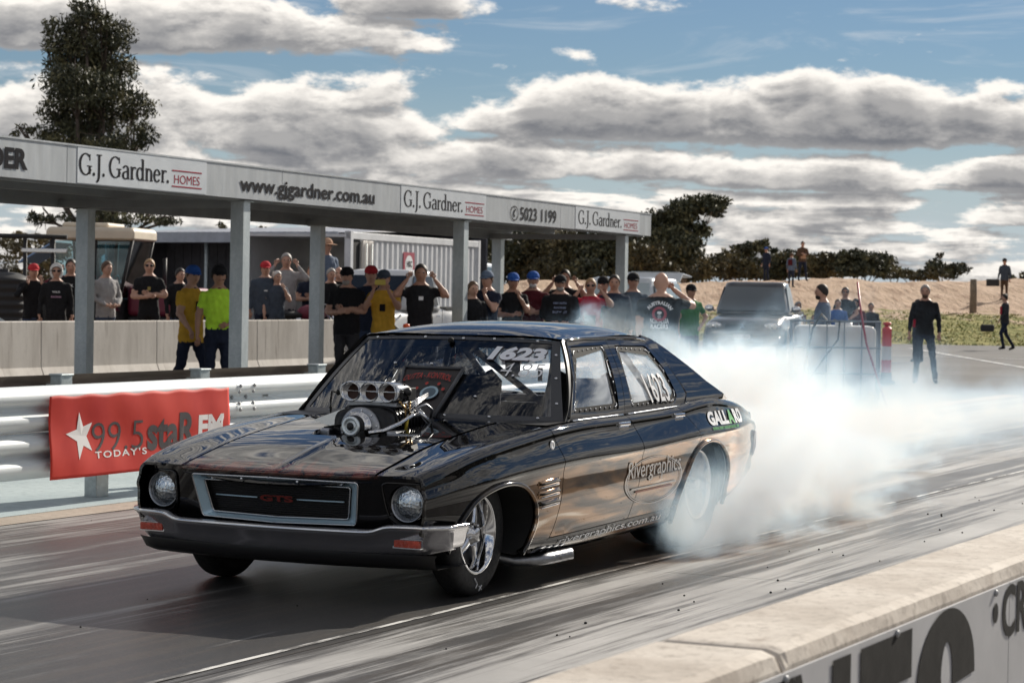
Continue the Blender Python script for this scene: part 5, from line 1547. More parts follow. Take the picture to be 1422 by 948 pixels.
def glyph(ch):
    q = []; st = lambda p: q.extend(stroke(p, TN, TK)); br = lambda *a: q.extend(bar(*a))
    if ch == 'G':
        st(arcp((.38, .5), .33, .48, 48, 335)); br(.56, .68, .06, .42); br(.46, .76, .40, .45); br(.60, .655, .68, .97); adv = .80
    elif ch == 'J':
        st([(.20, 1.0), (.20, .2), (.19, -.05), (.14, -.2), (.05, -.27)]); br(.04, .36, .95, 1.0); adv = .40
    elif ch == '.':
        q.append([Vector((.07 + .075 * math.cos(a), .075 + .085 * math.sin(a))) for a in np.linspace(0, 2 * PI, 14, endpoint=False)]); adv = .18
    elif ch == 'a':
        st([(.37, .0), (.37, .45)]); st(arcp((.22, .44), .15, .17, 0, 160)); st(arcp((.21, .17), .15, .165, 90, 270) + [(.36, .06)]); st([(.21, .335), (.36, .37)]); br(.36, .46, 0, .05); adv = .48
    elif ch == 'r':
        st([(.13, 0), (.13, .6)]); br(.03, .25, 0, .05); br(.03, .13, .56, .61); st([(.15, .42), (.22, .56), (.33, .58), (.38, .52)]); adv = .40
    elif ch == 'd':
        st(arcp((.24, .3), .18, .29, 40, 320)); st([(.42, 0), (.42, 1.0)]); br(.30, .42, .96, 1.01); br(.42, .53, 0, .05); adv = .55
    elif ch == 'n':
        st([(.13, 0), (.13, .6)]); st([(.15, .45), (.22, .57), (.32, .57), (.41, .47), (.42, .35)]); st([(.42, .4), (.42, 0)]); br(.03, .24, 0, .05); br(.32, .52, 0, .05); br(.03, .13, .56, .61); adv = .55
    elif ch == 'e':
        st(arcp((.24, .3), .18, .29, 10, 325)); br(.08, .42, .32, .37); adv = .48
    else: adv = .22
    return q, adv
def serif_text(name, s, fn, width, cap, m, parent):
    allq = []; x = 0
    for ch in s:
        q, adv = glyph(ch); allq += [[(p.x + x, p.y) for p in poly] for poly in q]; x += adv
    k = width / x; mb = MB()
    for i, poly in enumerate(allq):
        mb.raw([fn(p[0] * k, p[1] * cap, .00015 * (i % 9)) for p in poly], [tuple(range(len(poly)))])
    return mb.build(name, m, parent)
m_black = mat('sign_lettering_black', (0.008, 0.008, 0.012), 0.85, spec=0.1)
m_hred = mat('sign_lettering_red', (0.30, 0.022, 0.04), 0.85, spec=0.1)
cfn = lambda s0, z0, slope=0.0: (lambda a, b_, o_=0.0: (.0085 + o_, s0 + a, z0 + b_))
for (a, b_, h0, h1) in ((1.50, 3.44, 3.50, 4.20), (10.07, 12.24, 12.32, 13.08), (17.36, 19.66, 19.76, 20.60)):
    serif_text('lettering', 'G.J. Gardner.', cfn(a, 2.70), b_ - a, .235, m_black, canopy)
    lettering('lettering', 'HOMES', .10, (h1 - h0) * .86, cfn(h0 + .05, 2.705), m_hred, canopy, bold=.0)
    for zz in (2.665, 2.845):
        mb = MB(); mb.box2((.007, h0, zz), (.010, h1, zz + .014)); mb.build('rule', m_hred, canopy)
lettering('lettering', 'www.gjgardner.com.au', .245, 3.92, cfn(5.16, 2.63), m_black, canopy, bold=.022)
lettering('lettering', '5023 1199', .21, 1.66, cfn(14.62, 2.665), m_black, canopy, bold=.015)
lettering('lettering', 'DER', .215, .70, cfn(-.19, 2.69), m_black, canopy, bold=.04)
mb = MB(); P_ = arc_band((14.37, 2.765), (.155, .098), (.175, .115), 0, 360, 32); mb.raw([(.0085, y, z) for y, z in P_], band_faces(P_)); mb.build('phone_symbol', m_black, canopy)
mb = MB(); P_ = [(14.40, 2.715), (14.35, 2.70), (14.31, 2.74), (14.33, 2.80), (14.39, 2.835), (14.42, 2.82), (14.395, 2.79), (14.37, 2.785), (14.36, 2.75), (14.375, 2.74)]
mb.raw([(.0085, y, z) for y, z in P_], [tuple(range(len(P_)))]); mb.build('phone_symbol', m_black, canopy)

# ------------------------------------------------------------------ long concrete wall behind the canopy
wall = thing('concrete_wall', 'low pale stained concrete wall in front of the spectators', 'wall', (-14.70, 15.80, 0), 0.0)
m_wall = bpy.data.materials.new('stained_concrete'); m_wall.use_nodes = True
t = m_wall.node_tree; n = N(t); b = t.nodes['Principled BSDF']
P = n.coord('Object'); a1 = n.noise(n.mapping(P, (1, 1, 0.25)), 3.0, 6.0, 0.65); a2 = n.noise(P, 18, 5.0, 0.7); a3 = n.noise(n.mapping(P, (1, 5, 0.4)), 2.0, 4.0, 0.6)
c = n.mix(n.ss(a1, 0.3, 0.7), (0.56, 0.52, 0.475), (0.74, 0.70, 0.65)); c = n.mix(n.mul(n.ss(a3, 0.58, 0.75), 0.7), c, (0.24, 0.19, 0.16)); c = n.mix(n.mul(n.ss(a2, 0.55, 0.8), 0.4), c, (0.3, 0.27, 0.25))
t.links.new(c, b.inputs['Base Color']); b.inputs['Roughness'].default_value = 0.85
for k in range(-4, 3):
    y0, y1 = k * 2.85 - 2.6 + 2.4, k * 2.85 - 2.6 + 2.85 + 2.39
    y0, y1 = 5.47 - (3 - k) * 2.85 + 2.85 - 2.85, 0
    y1 = 9.35 - (2 - k) * 2.85; y0 = y1 - 2.842
    mb = MB(); mb.prism([(-.20, 0), (-.20, .12), (-.10, .35), (-.09, 1.0), (.09, 1.0), (.10, .35), (.20, .12), (.20, 0)], lambda x, z: (x, y0, z), lambda x, z: (x, y1, z))
    mb.build('wall_block', m_wall, wall, bevel=.012)
# ================================================================== BACKGROUND PLACES
def W(u, v, D):
    """world point seen in direction (u,v) of the photograph frame at ground distance D (used to lay out far things)"""
    a, b = u - 711.0, v - 474.0
    a, b = a * math.cos(ro) + b * math.sin(ro), -a * math.sin(ro) + b * math.cos(ro)
    d = fw * 3300.0 + cam_R * a - upv * b
    return CAM + d * (D / d.dot(cam_F))
def G(u, D, z=0.0):
    p = W(u, 405.0, D); return Vector((p.x, p.y, z))
def LD(L, D, z=0.0):
    return Vector((CAM.x, CAM.y, 0)) + cam_R * L + cam_F * D + Vector((0, 0, z))
def sstep(x, a, b):
    t = min(max((x - a) / (b - a), 0), 1); return t * t * (3 - 2 * t)
def ground_z(L, D):
    left = sstep(L, -7, 1)
    verge = sstep(D, 80, 92) * 1.0 * sstep(L, 2, 9)
    mound = (sstep(D, 91, 110) * (1 - sstep(D, 122, 150)))
    crest = 2.02 + 0.018 * min(L, 40) + .07 * math.sin(L * .55) + .05 * math.sin(L * 1.3 + 1)
    low = sstep(D, 80, 92) * .9
    z = max(low * left, 0) * (1 - sstep(D, 122, 150)) + mound * (crest - .9) * left
    if z > .02: z += .05 * math.sin(L * 2.1 + D * .7) * min(1, z) + .04 * math.sin(L * 4.7 - D * 1.3) * min(1, z)
    return z - .05 * (z < .01)
# dirt mound with its grassy foot
mb = MB(); vs = []
nL, nD = 120, 46
Ls = np.linspace(-12, 78, nL + 1); Ds = np.concatenate([np.linspace(79, 114, 36), np.linspace(117, 152, 11)])
nD = len(Ds) - 1
for L in Ls:
    for D in Ds: vs.append(LD(L, D, ground_z(L, D) - .02))
mb.raw(vs, [(i * (nD + 1) + j, (i + 1) * (nD + 1) + j, (i + 1) * (nD + 1) + j + 1, i * (nD + 1) + j + 1) for i in range(nL) for j in range(nD)], 0, True)
m_mound = bpy.data.materials.new('sandy_earth'); m_mound.use_nodes = True
t = m_mound.node_tree; n = N(t); b = t.nodes['Principled BSDF']
P = n.pos(); rl = n.mapping(P, (1, 1, 1), rot=(0, 0, -YAW))
rx, ry, rz_ = n.sep(rl)
a1 = n.noise(P, 0.5, 6.0, 0.65); a2 = n.noise(n.mapping(rl, (2.6, 0.35, 1), rot=(0, 0, .5)), 1.0, 5.0, 0.65); a3 = n.noise(P, 9.0, 5.0, 0.7)
sand = n.mix(n.ss(a1, 0.3, 0.7), (0.48, 0.345, 0.245), (0.60, 0.45, 0.335)); sand = n.mix(n.mul(n.ss(a2, 0.5, 0.68), 0.75), sand, (0.25, 0.155, 0.105)); sand = n.mix(n.mul(n.ss(a3, 0.55, 0.8), 0.4), sand, (0.22, 0.16, 0.11))
gz = n.add(n.sub(rz_, 0.85), n.mul(n.sub(a1, 0.5), 2.2))
grs = n.mix(n.ss(n.noise(P, 2.2, 5.0, 0.7), 0.35, 0.65), (0.13, 0.15, 0.035), (0.40, 0.35, 0.14))
c = n.mix(n.ss(gz, -0.05, 0.18), grs, sand)
t.links.new(c, b.inputs['Base Color']); b.inputs['Roughness'].default_value = 0.95; b.inputs['Specular IOR Level'].default_value = 0.1
bn = n.node('ShaderNodeBump'); bn.inputs['Strength'].default_value = 0.9; bn.inputs['Distance'].default_value = 0.25
n.put(bn.inputs['Height'], n.add(n.mul(a2, 1.0), n.mul(a3, 0.25))); t.links.new(bn.outputs[0], b.inputs['Normal'])
o = mb.build('dirt_mound', m_mound); o['kind'] = 'structure'; o['label'] = 'long low mound of bare sandy earth'
# grass blades on the verge
R3 = np.random.default_rng(3)
Ng = 14000
gl = R3.uniform(2, 30, Ng); gd = 80.2 + 13.5 * R3.random(Ng) ** 1.1
vs = []; fs = []; mi = []
for k in range(Ng):
    L, D = gl[k], gd[k]; z = ground_z(L, D)
    if z > 1.35 + .3 * math.sin(L * .9) or (math.sin(L * 1.7 + D * .8) + math.sin(L * .6 - D * 1.9)) < -1.1: continue
    p = LD(L, D, z - .03); h = R3.uniform(.03, .10); a = R3.uniform(0, 6.28); wv = .03 + .02 * R3.random()
    i = len(vs); vs += [(p.x - wv * math.cos(a), p.y - wv * math.sin(a), p.z), (p.x + wv * math.cos(a), p.y + wv * math.sin(a), p.z), (p.x + R3.uniform(-.09, .09), p.y + R3.uniform(-.09, .09), p.z + h)]
    fs.append((i, i + 1, i + 2)); mi.append(int(R3.integers(0, 3)))
me = bpy.data.meshes.new('grass'); me.from_pydata(vs, [], fs)
for m_ in (mat('grass_green', (0.17, 0.21, 0.035), .7), mat('grass_olive', (0.23, 0.235, 0.06), .7), mat('grass_straw', (0.36, 0.31, 0.13), .8)): me.materials.append(m_)
me.polygons.foreach_set('material_index', mi)
o = obj('grass', me); o['kind'] = 'stuff'; o['label'] = 'short green and straw grass at the foot of the mound'

# ------------------------------------------------------------------ trees
m_bark = mat('bark', (0.11, 0.085, 0.07), 0.9, var=0.4, vscale=6)
m_bark_pale = mat('pale_bark', (0.34, 0.29, 0.25), 0.85, var=0.3, vscale=6)
LEAF = [mat('leaf_dark', (0.042, 0.048, 0.026), .6), mat('leaf_mid', (0.080, 0.083, 0.040), .6), mat('leaf_light', (0.16, 0.148, 0.070), .65)]
LEAF_Y = [mat('leaf_olive_dark', (0.055, 0.05, 0.025), .7), mat('leaf_olive', (0.10, 0.085, 0.035), .7), mat('leaf_straw', (0.17, 0.135, 0.06), .7)]
def leaves(clumps, n_per_m3, size, rng, droop=0.0, aspect=2.2, mix=(.5, .35, .15), leafmats=LEAF):
    """clumps: (centre, radii); returns a crown mesh of leaf faces"""
    Vs = []; mi = []
    for (c_, r) in clumps:
        vol = 4.19 * r[0] * r[1] * r[2]; k = int(max(30, vol * n_per_m3))
        d = rng.normal(size=(k, 3)); d /= np.linalg.norm(d, axis=1)[:, None]
        rad = rng.random(k) ** .42
        # uneven: sub-clusters
        nc = max(4, k // 34); ctr = rng.normal(size=(nc, 3)); ctr /= np.linalg.norm(ctr, axis=1)[:, None]; ctr *= (rng.random(nc) ** .35)[:, None]
        cid = rng.integers(0, nc, k)
        pos = ctr[cid] * .84 + d * rad[:, None] * .42
        pos = pos * np.array(r) + np.array(c_)
        ax = rng.normal(size=(k, 3)); ax[:, 2] -= droop * 1.5; ax /= np.linalg.norm(ax, axis=1)[:, None]
        bx = np.cross(ax, rng.normal(size=(k, 3))); bx /= np.linalg.norm(bx, axis=1)[:, None] + 1e-9
        sz = size * rng.uniform(.6, 1.3, k)
        a_ = ax * (sz * aspect / 2)[:, None]; b_ = bx * (sz / 2)[:, None]
        q = np.stack([pos - a_, pos + b_, pos + a_, pos - b_], 1)
        Vs.append(q)
        tone = rng.choice(3, nc, p=mix); tn = tone[cid]; tn = np.where(rng.random(k) < .2, rng.integers(0, 3, k), tn)
        mi.append(tn)
    V = np.concatenate(Vs).reshape(-1, 3); nf = len(V) // 4
    me = bpy.data.meshes.new('crown')
    me.vertices.add(len(V)); me.vertices.foreach_set('co', V.ravel())
    me.loops.add(nf * 4); me.loops.foreach_set('vertex_index', np.arange(nf * 4, dtype=np.int32))
    me.polygons.add(nf); me.polygons.foreach_set('loop_start', np.arange(0, nf * 4, 4, dtype=np.int32)); me.polygons.foreach_set('loop_total', np.full(nf, 4, dtype=np.int32))
    for m_ in leafmats: me.materials.append(m_)
    me.polygons.foreach_set('material_index', np.concatenate(mi).astype(np.int32))
    me.update(calc_edges=True)
    return me
def tree(label, base, clumps, size, dens, seed, group=None, trunk_r=.14, droop=.4, pale=False, leafmats=LEAF, mixp=(.5, .35, .15), twigs=0, fork=.35, aspect=2.2, name='gum_tree'):
    rng = np.random.default_rng(seed); rr = random.Random(seed)
    root = thing(name, label, 'tree', base, 0, group)
    B = Vector(base)
    cl = [((c_[0] - B.x, c_[1] - B.y, c_[2] - B.z), r) for c_, r in clumps]
    obj('crown', leaves(cl, dens, size, rng, droop, aspect, mixp, leafmats), root)
    ctr = Vector((sum(c_[0] for c_, r in cl) / len(cl), sum(c_[1] for c_, r in cl) / len(cl), 0)); topz = max(c_[2] for c_, r in cl); lowz = min(c_[2] - r[2] * .5 for c_, r in cl)
    fk = Vector((ctr.x * .35, ctr.y * .35, max(.4, lowz * .6 + topz * .05)))
    mb = MB(); mb.tube([(0, 0, -.2), (fk.x * .4 + .04, fk.y * .4, fk.z * .5), tuple(fk)], [trunk_r * 1.2, trunk_r, trunk_r * .8], 8)
    for c_, r in cl:
        e = Vector(c_); mid = fk.lerp(e, .5) + Vector((rr.uniform(-.2, .2), rr.uniform(-.2, .2), rr.uniform(-.1, .3)))
        mb.tube([tuple(fk), tuple(mid), tuple(e)], [trunk_r * .55, trunk_r * .35, trunk_r * .12], 6)
        for _ in range(twigs):
            d = Vector((rr.gauss(0, 1), rr.gauss(0, 1), rr.gauss(.3, 1))).normalized()
            e2 = e + Vector((d.x * r[0], d.y * r[1], d.z * r[2])) * rr.uniform(.8, 1.5)
            mb.tube([tuple(mid.lerp(e, .6)), tuple(e.lerp(e2, .5) + Vector((0, 0, .1))), tuple(e2)], [trunk_r * .16, trunk_r * .09, trunk_r * .03], 4)
    mb.build('trunk', m_bark_pale if pale else m_bark, root)
    return root
def clump_px(lst, D, jit, seed):
    rr = random.Random(seed); out = []
    for (u, v, ru, rv) in lst:
        d = D + rr.uniform(-jit, jit); p = W(u, v, d); k = d / 3300.0
        g_ = 1.22 if D > 160 else 1.0
        out.append(((p.x, p.y, p.z), (ru * k * g_, ru * k * g_, rv * k * g_)))
    return out
# tall gum behind the canopy
cl = clump_px([(118, 22, 34, 24), (150, 45, 36, 30), (92, 52, 36, 30), (120, 75, 50, 32), (78, 95, 28, 26), (160, 92, 34, 28), (105, 120, 50, 30), (145, 128, 45, 30), (190, 150, 30, 24), (80, 150, 30, 24), (125, 165, 52, 28), (195, 185, 28, 20), (90, 190, 45, 22), (160, 200, 44, 20), (35, 182, 18, 13),
               (62, 303, 22, 16), (95, 312, 26, 16), (165, 303, 36, 15), (215, 303, 30, 14), (240, 306, 14, 10), (120, 250, 50, 40)], 80, 1.2, 5)
tree('tall dark green gum tree rising above the canopy at the left', (*G(135, 80).xy, 0), cl, .062, 620, 11, trunk_r=.24, droop=.6, twigs=5, mixp=(.42, .36, .22), aspect=3.2)
# trees on the skyline
far = [
 ('broad gum with bare grey limbs beside the end of the canopy', 950, 215, [(912, 318, 30, 22), (940, 300, 26, 18), (962, 288, 22, 13), (985, 281, 24, 9), (935, 345, 36, 24), (965, 325, 18, 14), (915, 365, 34, 20), (955, 372, 30, 18), (990, 292, 18, 7)], True, LEAF, 10),
 ('dark gum under the middle of the canopy roof', 700, 190, [(690, 350, 34, 28), (720, 340, 30, 24), (735, 370, 30, 22), (680, 375, 28, 18)], False, LEAF, 1),
 ('brownish gum behind the man in the maroon jacket', 775, 185, [(765, 345, 32, 26), (795, 350, 30, 26), (780, 375, 34, 18), (750, 378, 26, 16)], False, LEAF_Y, 1),
 ('dense dark gum behind the right canopy post', 850, 180, [(830, 348, 32, 26), (862, 345, 32, 28), (845, 375, 36, 18), (815, 378, 26, 16)], False, LEAF, 1),
 ('spreading low bush behind the shaven headed man', 905, 170, [(885, 372, 28, 16), (915, 378, 28, 13), (895, 355, 28, 18)], False, LEAF_Y, 0),
 ('rounded olive bush below the broad gum', 1000, 175, [(985, 372, 26, 15), (1012, 368, 24, 17), (1035, 375, 20, 12)], False, LEAF_Y, 0),
 ('flat topped tree left of the two people on the mound', 1050, 230, [(1035, 346, 16, 8), (1055, 342, 18, 9), (1068, 350, 10, 7), (1050, 375, 22, 11), (1075, 378, 18, 10)], False, LEAF, 1),
 ('low dark bush behind the two people on the mound', 1098, 225, [(1092, 356, 16, 8), (1110, 366, 18, 13), (1085, 374, 18, 11)], False, LEAF, 0),
 ('reddish brown bush right of the two people', 1142, 210, [(1135, 368, 18, 14), (1152, 366, 16, 15), (1145, 378, 22, 9)], False, LEAF_Y, 0),
 ('bushy dark tree above the water tank', 1200, 205, [(1178, 362, 18, 12), (1200, 357, 20, 10), (1222, 364, 20, 11), (1195, 374, 24, 10), (1225, 377, 18, 8)], False, LEAF, 2),
 ('thin scrub along the crest of the mound', 1265, 200, [(1250, 382, 18, 5), (1275, 383, 18, 5), (1300, 381, 14, 6)], False, LEAF_Y, 0),
 ('sparse half dead tree on the right skyline', 1312, 210, [(1300, 369, 16, 8), (1322, 375, 20, 9), (1292, 378, 14, 7), (1304, 354, 5, 3)], True, LEAF, 14),
 ('dark bush filling the skyline left of the flat topped tree', 1022, 240, [(1010, 370, 22, 14), (1030, 366, 18, 16), (1045, 372, 18, 12)], False, LEAF, 0),
 ('olive scrub on the skyline behind the child with the backpack', 1080, 235, [(1068, 372, 18, 12), (1085, 368, 18, 14), (1100, 374, 16, 10)], False, LEAF_Y, 0),
 ('dark scrub on the skyline between the brown bush and the tank tree', 1165, 240, [(1122, 372, 18, 11), (1160, 370, 18, 12), (1172, 374, 18, 10)], False, LEAF, 0),
 ('low dark scrub right of the tank tree', 1240, 230, [(1235, 376, 16, 8), (1250, 380, 16, 6)], False, LEAF, 0),
 ('low bush at the right picture edge', 1412, 210, [(1410, 386, 16, 6), (1425, 383, 12, 7)], False, LEAF, 0),
 ('pale scrubby gum at the left picture edge', 15, 120, [(10, 340, 26, 14), (40, 350, 30, 16), (5, 370, 26, 18), (45, 378, 30, 16), (75, 372, 18, 16)], False, LEAF_Y, 2),
 ('yellowish gum left of the tractor', 60, 140, [(50, 335, 20, 9), (28, 330, 20, 8), (80, 352, 24, 14), (65, 372, 24, 16)], False, LEAF_Y, 2),
 ('small gum above the shed roof', 310, 170, [(308, 314, 8, 6), (360, 318, 9, 3)], False, LEAF, 6),
 ('dark gum filling the gap beside the container', 655, 175, [(668, 345, 18, 22), (655, 372, 20, 18), (640, 350, 20, 16)], False, LEAF, 0),
]
for i, (lb, u, D, cls, pale, lm, tw) in enumerate(far):
    b0 = G(u, D)
    tree(lb, (b0.x, b0.y, 0), clump_px(cls, D, D * .012, i + 20), .20 * D / 200, 110 if D > 160 else 150, 40 + i, 'trees along the skyline', .13 * D / 200, .3, pale, lm, twigs=tw)

# more mallee scrub and a bank continue out of frame to the right of the lane (seen only in the car's paint)
for i, (x, y, h_) in enumerate(((24, 26, 6.5), (30, 38, 7.5), (34, 52, 7), (27, 62, 6.5), (38, 72, 8), (22, 84, 6.5), (46, 60, 8))):
    cl = [((x + math.cos(a) * 2.6, y + math.sin(a) * 3.2, h_ * z), (2.8, 3.2, h_ * .24)) for a, z in ((0, .75), (1.5, .62), (3, .7), (4.4, .55), (5.4, .35), (2.2, .32))]
    tree('dark mallee tree beyond the right picture edge, %s along the lane' % ('nearest', 'second', 'third', 'fourth', 'fifth', 'farthest', 'sixth')[i], (x, y, 0), cl, .5, 14, 80 + i, 'trees right of the lane', .2, .2, twigs=0, name='mallee_tree')
# ================================================================== VEHICLES AND PROPS BEHIND THE LANE
m_glass_d = mat('dark_glass', (0.02, 0.025, 0.03), 0.06, 0.0, spec=0.8)
m_glass_l = mat('pale_glass', (0.30, 0.36, 0.38), 0.08, 0.0, spec=0.8)
m_plastic = mat('black_plastic', (0.02, 0.02, 0.022), 0.6)
def rr_sec(y, w_, z0, z1, tum=0.0, n_=20, e=.35):
    """rounded box section; tum = how much narrower the top is"""
    out = []
    for k in range(n_):
        a = 2 * PI * (k + .5) / n_; c_, s_ = math.cos(a), math.sin(a)
        x = math.copysign(abs(c_) ** e, c_); q = math.copysign(abs(s_) ** e, s_)
        z = (z0 + z1) / 2 + (z1 - z0) / 2 * q
        out.append(((w_ - tum * (q + 1) / 2) * x, y, z))
    return out
def loft(secs, cap=True):
    n_ = len(secs[0]); mb = MB(); vs = [p for s_ in secs for p in s_]
    fs = [(i * n_ + k, i * n_ + (k + 1) % n_, (i + 1) * n_ + (k + 1) % n_, (i + 1) * n_ + k) for i in range(len(secs) - 1) for k in range(n_)]
    if cap: fs += [tuple(range(n_)), tuple(range((len(secs) - 1) * n_, len(secs) * n_))]
    mb.raw(vs, fs, 0, True); return mb
def quad_plate(pts_, m, name, parent, th=.012):
    a, b_, c_ = Vector(pts_[0]), Vector(pts_[1]), Vector(pts_[2]); nn = (b_ - a).cross(c_ - a).normalized() * th
    mb = MB(); k = len(pts_); vs = [Vector(p) + nn * .5 for p in pts_] + [Vector(p) - nn * .5 for p in pts_]
    mb.raw(vs, [tuple(range(k)), tuple(reversed(range(k, 2 * k)))] + [(i, k + i, k + (i + 1) % k, (i + 1) % k) for i in range(k)]); return mb.build(name, m, parent)
def v_wheel(parent, x, y, R, wd, sgn):
    Mx = Matrix.Rotation(sgn * PI / 2, 3, 'Y'); h = wd / 2
    mb = MB(); mb.lathe([(R * .62, -h), (R * .9, -h), (R, -h * .6), (R, h * .6), (R * .9, h), (R * .62, h), (R * .60, h * .7)], 28, Mx)
    w_ = mb.build('wheel', m_rubber, parent, (x, y, R))
    mb = MB(); mb.lathe([(R * .62, h * .95), (R * .58, h * .6), (R * .20, h * .65), (R * .18, h * .9), (.001, h * .9)], 20, Mx); mb.build('rim', m_alud, w_)
    for k in range(5):
        a = 2 * PI * k / 5; mb = MB(); c1, s1 = math.cos(a), math.sin(a)
        mb.raw([Mx @ Vector((R * .15 * c1 - q * R * .09 * s1, R * .15 * s1 + q * R * .09 * c1, h * .93)) for q in (-1, 1)] + [Mx @ Vector((R * .60 * c1 - q * R * .12 * s1, R * .60 * s1 + q * R * .12 * c1, h * .85)) for q in (1, -1)], [(0, 1, 2, 3)]); mb.build('rim_spoke', m_alu, w_)
def vehicle(name, label, cat, loc, rz, paint, L=5.0, Wd=1.84, zb=.42, hood=1.06, belt=1.12, roof=1.78, yw=1.45, yr=3.2, style='ute', R=.37, glass=None, plate=None, tailgate=False, scale=1.0, group=None):
    """nose at y=0 towards -y; x to its left"""
    root = thing(name, label, cat, loc, rz, group); root.scale = (scale,) * 3
    gl = glass or m_glass_d
    h = Wd / 2; ax1, ax2 = .86, L - 1.05 if style != 'ute' else L - 1.25
    secs = [rr_sec(0.0, h * .82, zb + .12, hood - .28, .03), rr_sec(.05, h * .93, zb, hood - .16, .05), rr_sec(.25, h * .985, zb - .02, hood - .08, .07), rr_sec(.8, h, zb - .04, hood - .02, .09), rr_sec(yw - .1, h, zb - .06, hood, .10)]
    if style == 'ute':
        secs += [rr_sec(yw, h, zb - .06, belt, .08), rr_sec(yr, h, zb - .06, belt + .01, .07), rr_sec(yr + .03, h, zb - .04, belt + .02, .05), rr_sec(L - .05, h * .98, zb + .05, belt + .03, .04), rr_sec(L, h * .95, zb + .1, belt, .04)]
    else:
        secs += [rr_sec(yw, h, zb - .06, belt, .08), rr_sec(L - .4, h, zb - .04, belt + .04, .08), rr_sec(L - .08, h * .96, zb, belt + .02, .08), rr_sec(L, h * .88, zb + .12, belt - .1, .06)]
    body = loft(secs).build('body', paint, root)
    # cabin
    ye = yr if style == 'ute' else L - .15
    slope_f = .62; slope_r = .22 if style == 'ute' else .42
    def cab(t, y0, y1, z, tum): return None
    zt = roof
    cs = []
    for (z, k) in ((belt - .03, 0.0), (belt + .05, .06), (belt + (zt - belt) * .5, .5), (zt - .09, .90), (zt - .03, .985), (zt, 1.06)):
        y0 = yw + slope_f * min(k, 1) + (.10 if k > 1 else 0); y1 = ye - slope_r * min(k, 1) - (.10 if k > 1 else 0); w_ = h - .07 - .16 * min(k, 1) - (.12 if k > 1 else 0)
        ring = []
        for q in range(24):
            a = 2 * PI * (q + .5) / 24; c_, s_ = math.cos(a), math.sin(a); e = .28
            ring.append((w_ * math.copysign(abs(c_) ** e, c_), (y0 + y1) / 2 + (y1 - y0) / 2 * math.copysign(abs(s_) ** e, s_), z))
        cs.append(ring)
    loft(cs).build('cabin', paint, root)
    def cp_(k, z): return yw + slope_f * k, ye - slope_r * k, h - .07 - .16 * k + .004
    z1_, z2_ = belt + .06, zt - .12
    k1, k2 = .08, .86
    y0a, y1a, w1 = cp_(k1, z1_); y0b, y1b, w2 = cp_(k2, z2_)
    quad_plate([(-w1 + .07, y0a - .022, z1_), (w1 - .07, y0a - .022, z1_), (w2 - .06, y0b - .022, z2_), (-w2 + .06, y0b - .022, z2_)], gl, 'windscreen', root)
    for sgn in (1, -1):
        ws_ = [(.16, .47), (.51, .84)] if ye - yw < 2.6 else [(.12, .40), (.43, .68), (.71, .90)]
        for (a, b_) in ws_:
            ya1 = y0a + (y1a - y0a) * a; ya2 = y0a + (y1a - y0a) * b_; yb1 = max(y0b + .05, y0b + (y1b - y0b) * (a - .05)); yb2 = y0b + (y1b - y0b) * (b_ - .01)
            quad_plate([(sgn * (w1 + .004), ya1, z1_), (sgn * (w1 + .004), ya2, z1_), (sgn * (w2 + .004), yb2, z2_), (sgn * (w2 + .004), yb1, z2_)], gl, 'side_window', root)
            mb = MB(); ym = ya2 - .14; mb.box((sgn * (h - .012), ym, belt - .14), (.03, .13, .025)); mb.build('door_handle', m_chrome if style == 'ute' else paint, root, bevel=.006)
            mb = MB(); mb.tube([(sgn * (h - .002), ya2 + .03, belt - .02), (sgn * (h + .003), ya2 + .03, zb + .1)], .006, 4); mb.build('door_seam', m_plastic, root)
        mb = MB(); mb.ball((sgn * (h + .08), yw + .22, belt + .10), (.11, .06, .08), 12, 8); mb.tube([(sgn * (h - .05), yw + .28, belt + .04), (sgn * (h + .05), yw + .24, belt + .08)], .02, 6); mb.build('mirror', m_chrome if style == 'ute' else paint, root)
        for ay in (ax1, ax2):
            v_wheel(root, sgn * (h - .12), ay, R, .24, sgn)
            mb = MB(); pts_ = [(sgn * (h + .006), ay + (R + .07) * math.cos(a), R + (R + .07) * math.sin(a)) for a in np.linspace(-.15, PI + .15, 18)]; mb.tube(pts_, .022, 6); mb.build('wheel_arch', m_plastic, root)
            mb = MB(); mb.raw([(sgn * (h + .002), ay, R)] + [(sgn * (h + .002), ay + (R + .06) * math.cos(a), R + (R + .06) * math.sin(a)) for a in np.linspace(-.2, PI + .2, 18)], [(0, i + 1, i + 2) for i in range(17)]); mb.build('wheel_well', m_matte, root)
        # lamps
        mb = MB(); mb.ball((sgn * (h - .27), .045, hood - .24), (.19, .06, .085), 16, 8); hl_ = mb.build('headlight', m_chrome, root)
        mb = MB(); mb.ball((sgn * (h - .20), .0, hood - .24), (.05, .035, .055), 10, 8); mb.ball((sgn * (h - .33), .0, hood - .24), (.05, .035, .055), 10, 8); mb.build('lamp_lens', mat('lamp_glass', (.75, .77, .78), .1, .3), hl_)
        mb = MB(); mb.box((sgn * (h - .09), L - .03, belt - .18), (.10, .06, .28)); mb.build('tail_light', mat('tail_lens', (.12, .01, .01), .15), root, bevel=.02)
    mb = MB(); mb.box((0, .015, hood - .27), (Wd * .44, .04, .15)); mb.build('grille', m_plastic, root, bevel=.02)
    mb = MB(); mb.box((0, -.01, zb + .12), (Wd * .93, .14, .22)); mb.build('front_bumper', paint, root, bevel=.05, seg=3)
    mb = MB(); mb.box((0, -.07, zb + .10), (Wd * .5, .06, .11)); mb.build('air_intake', m_plastic, root, bevel=.02)
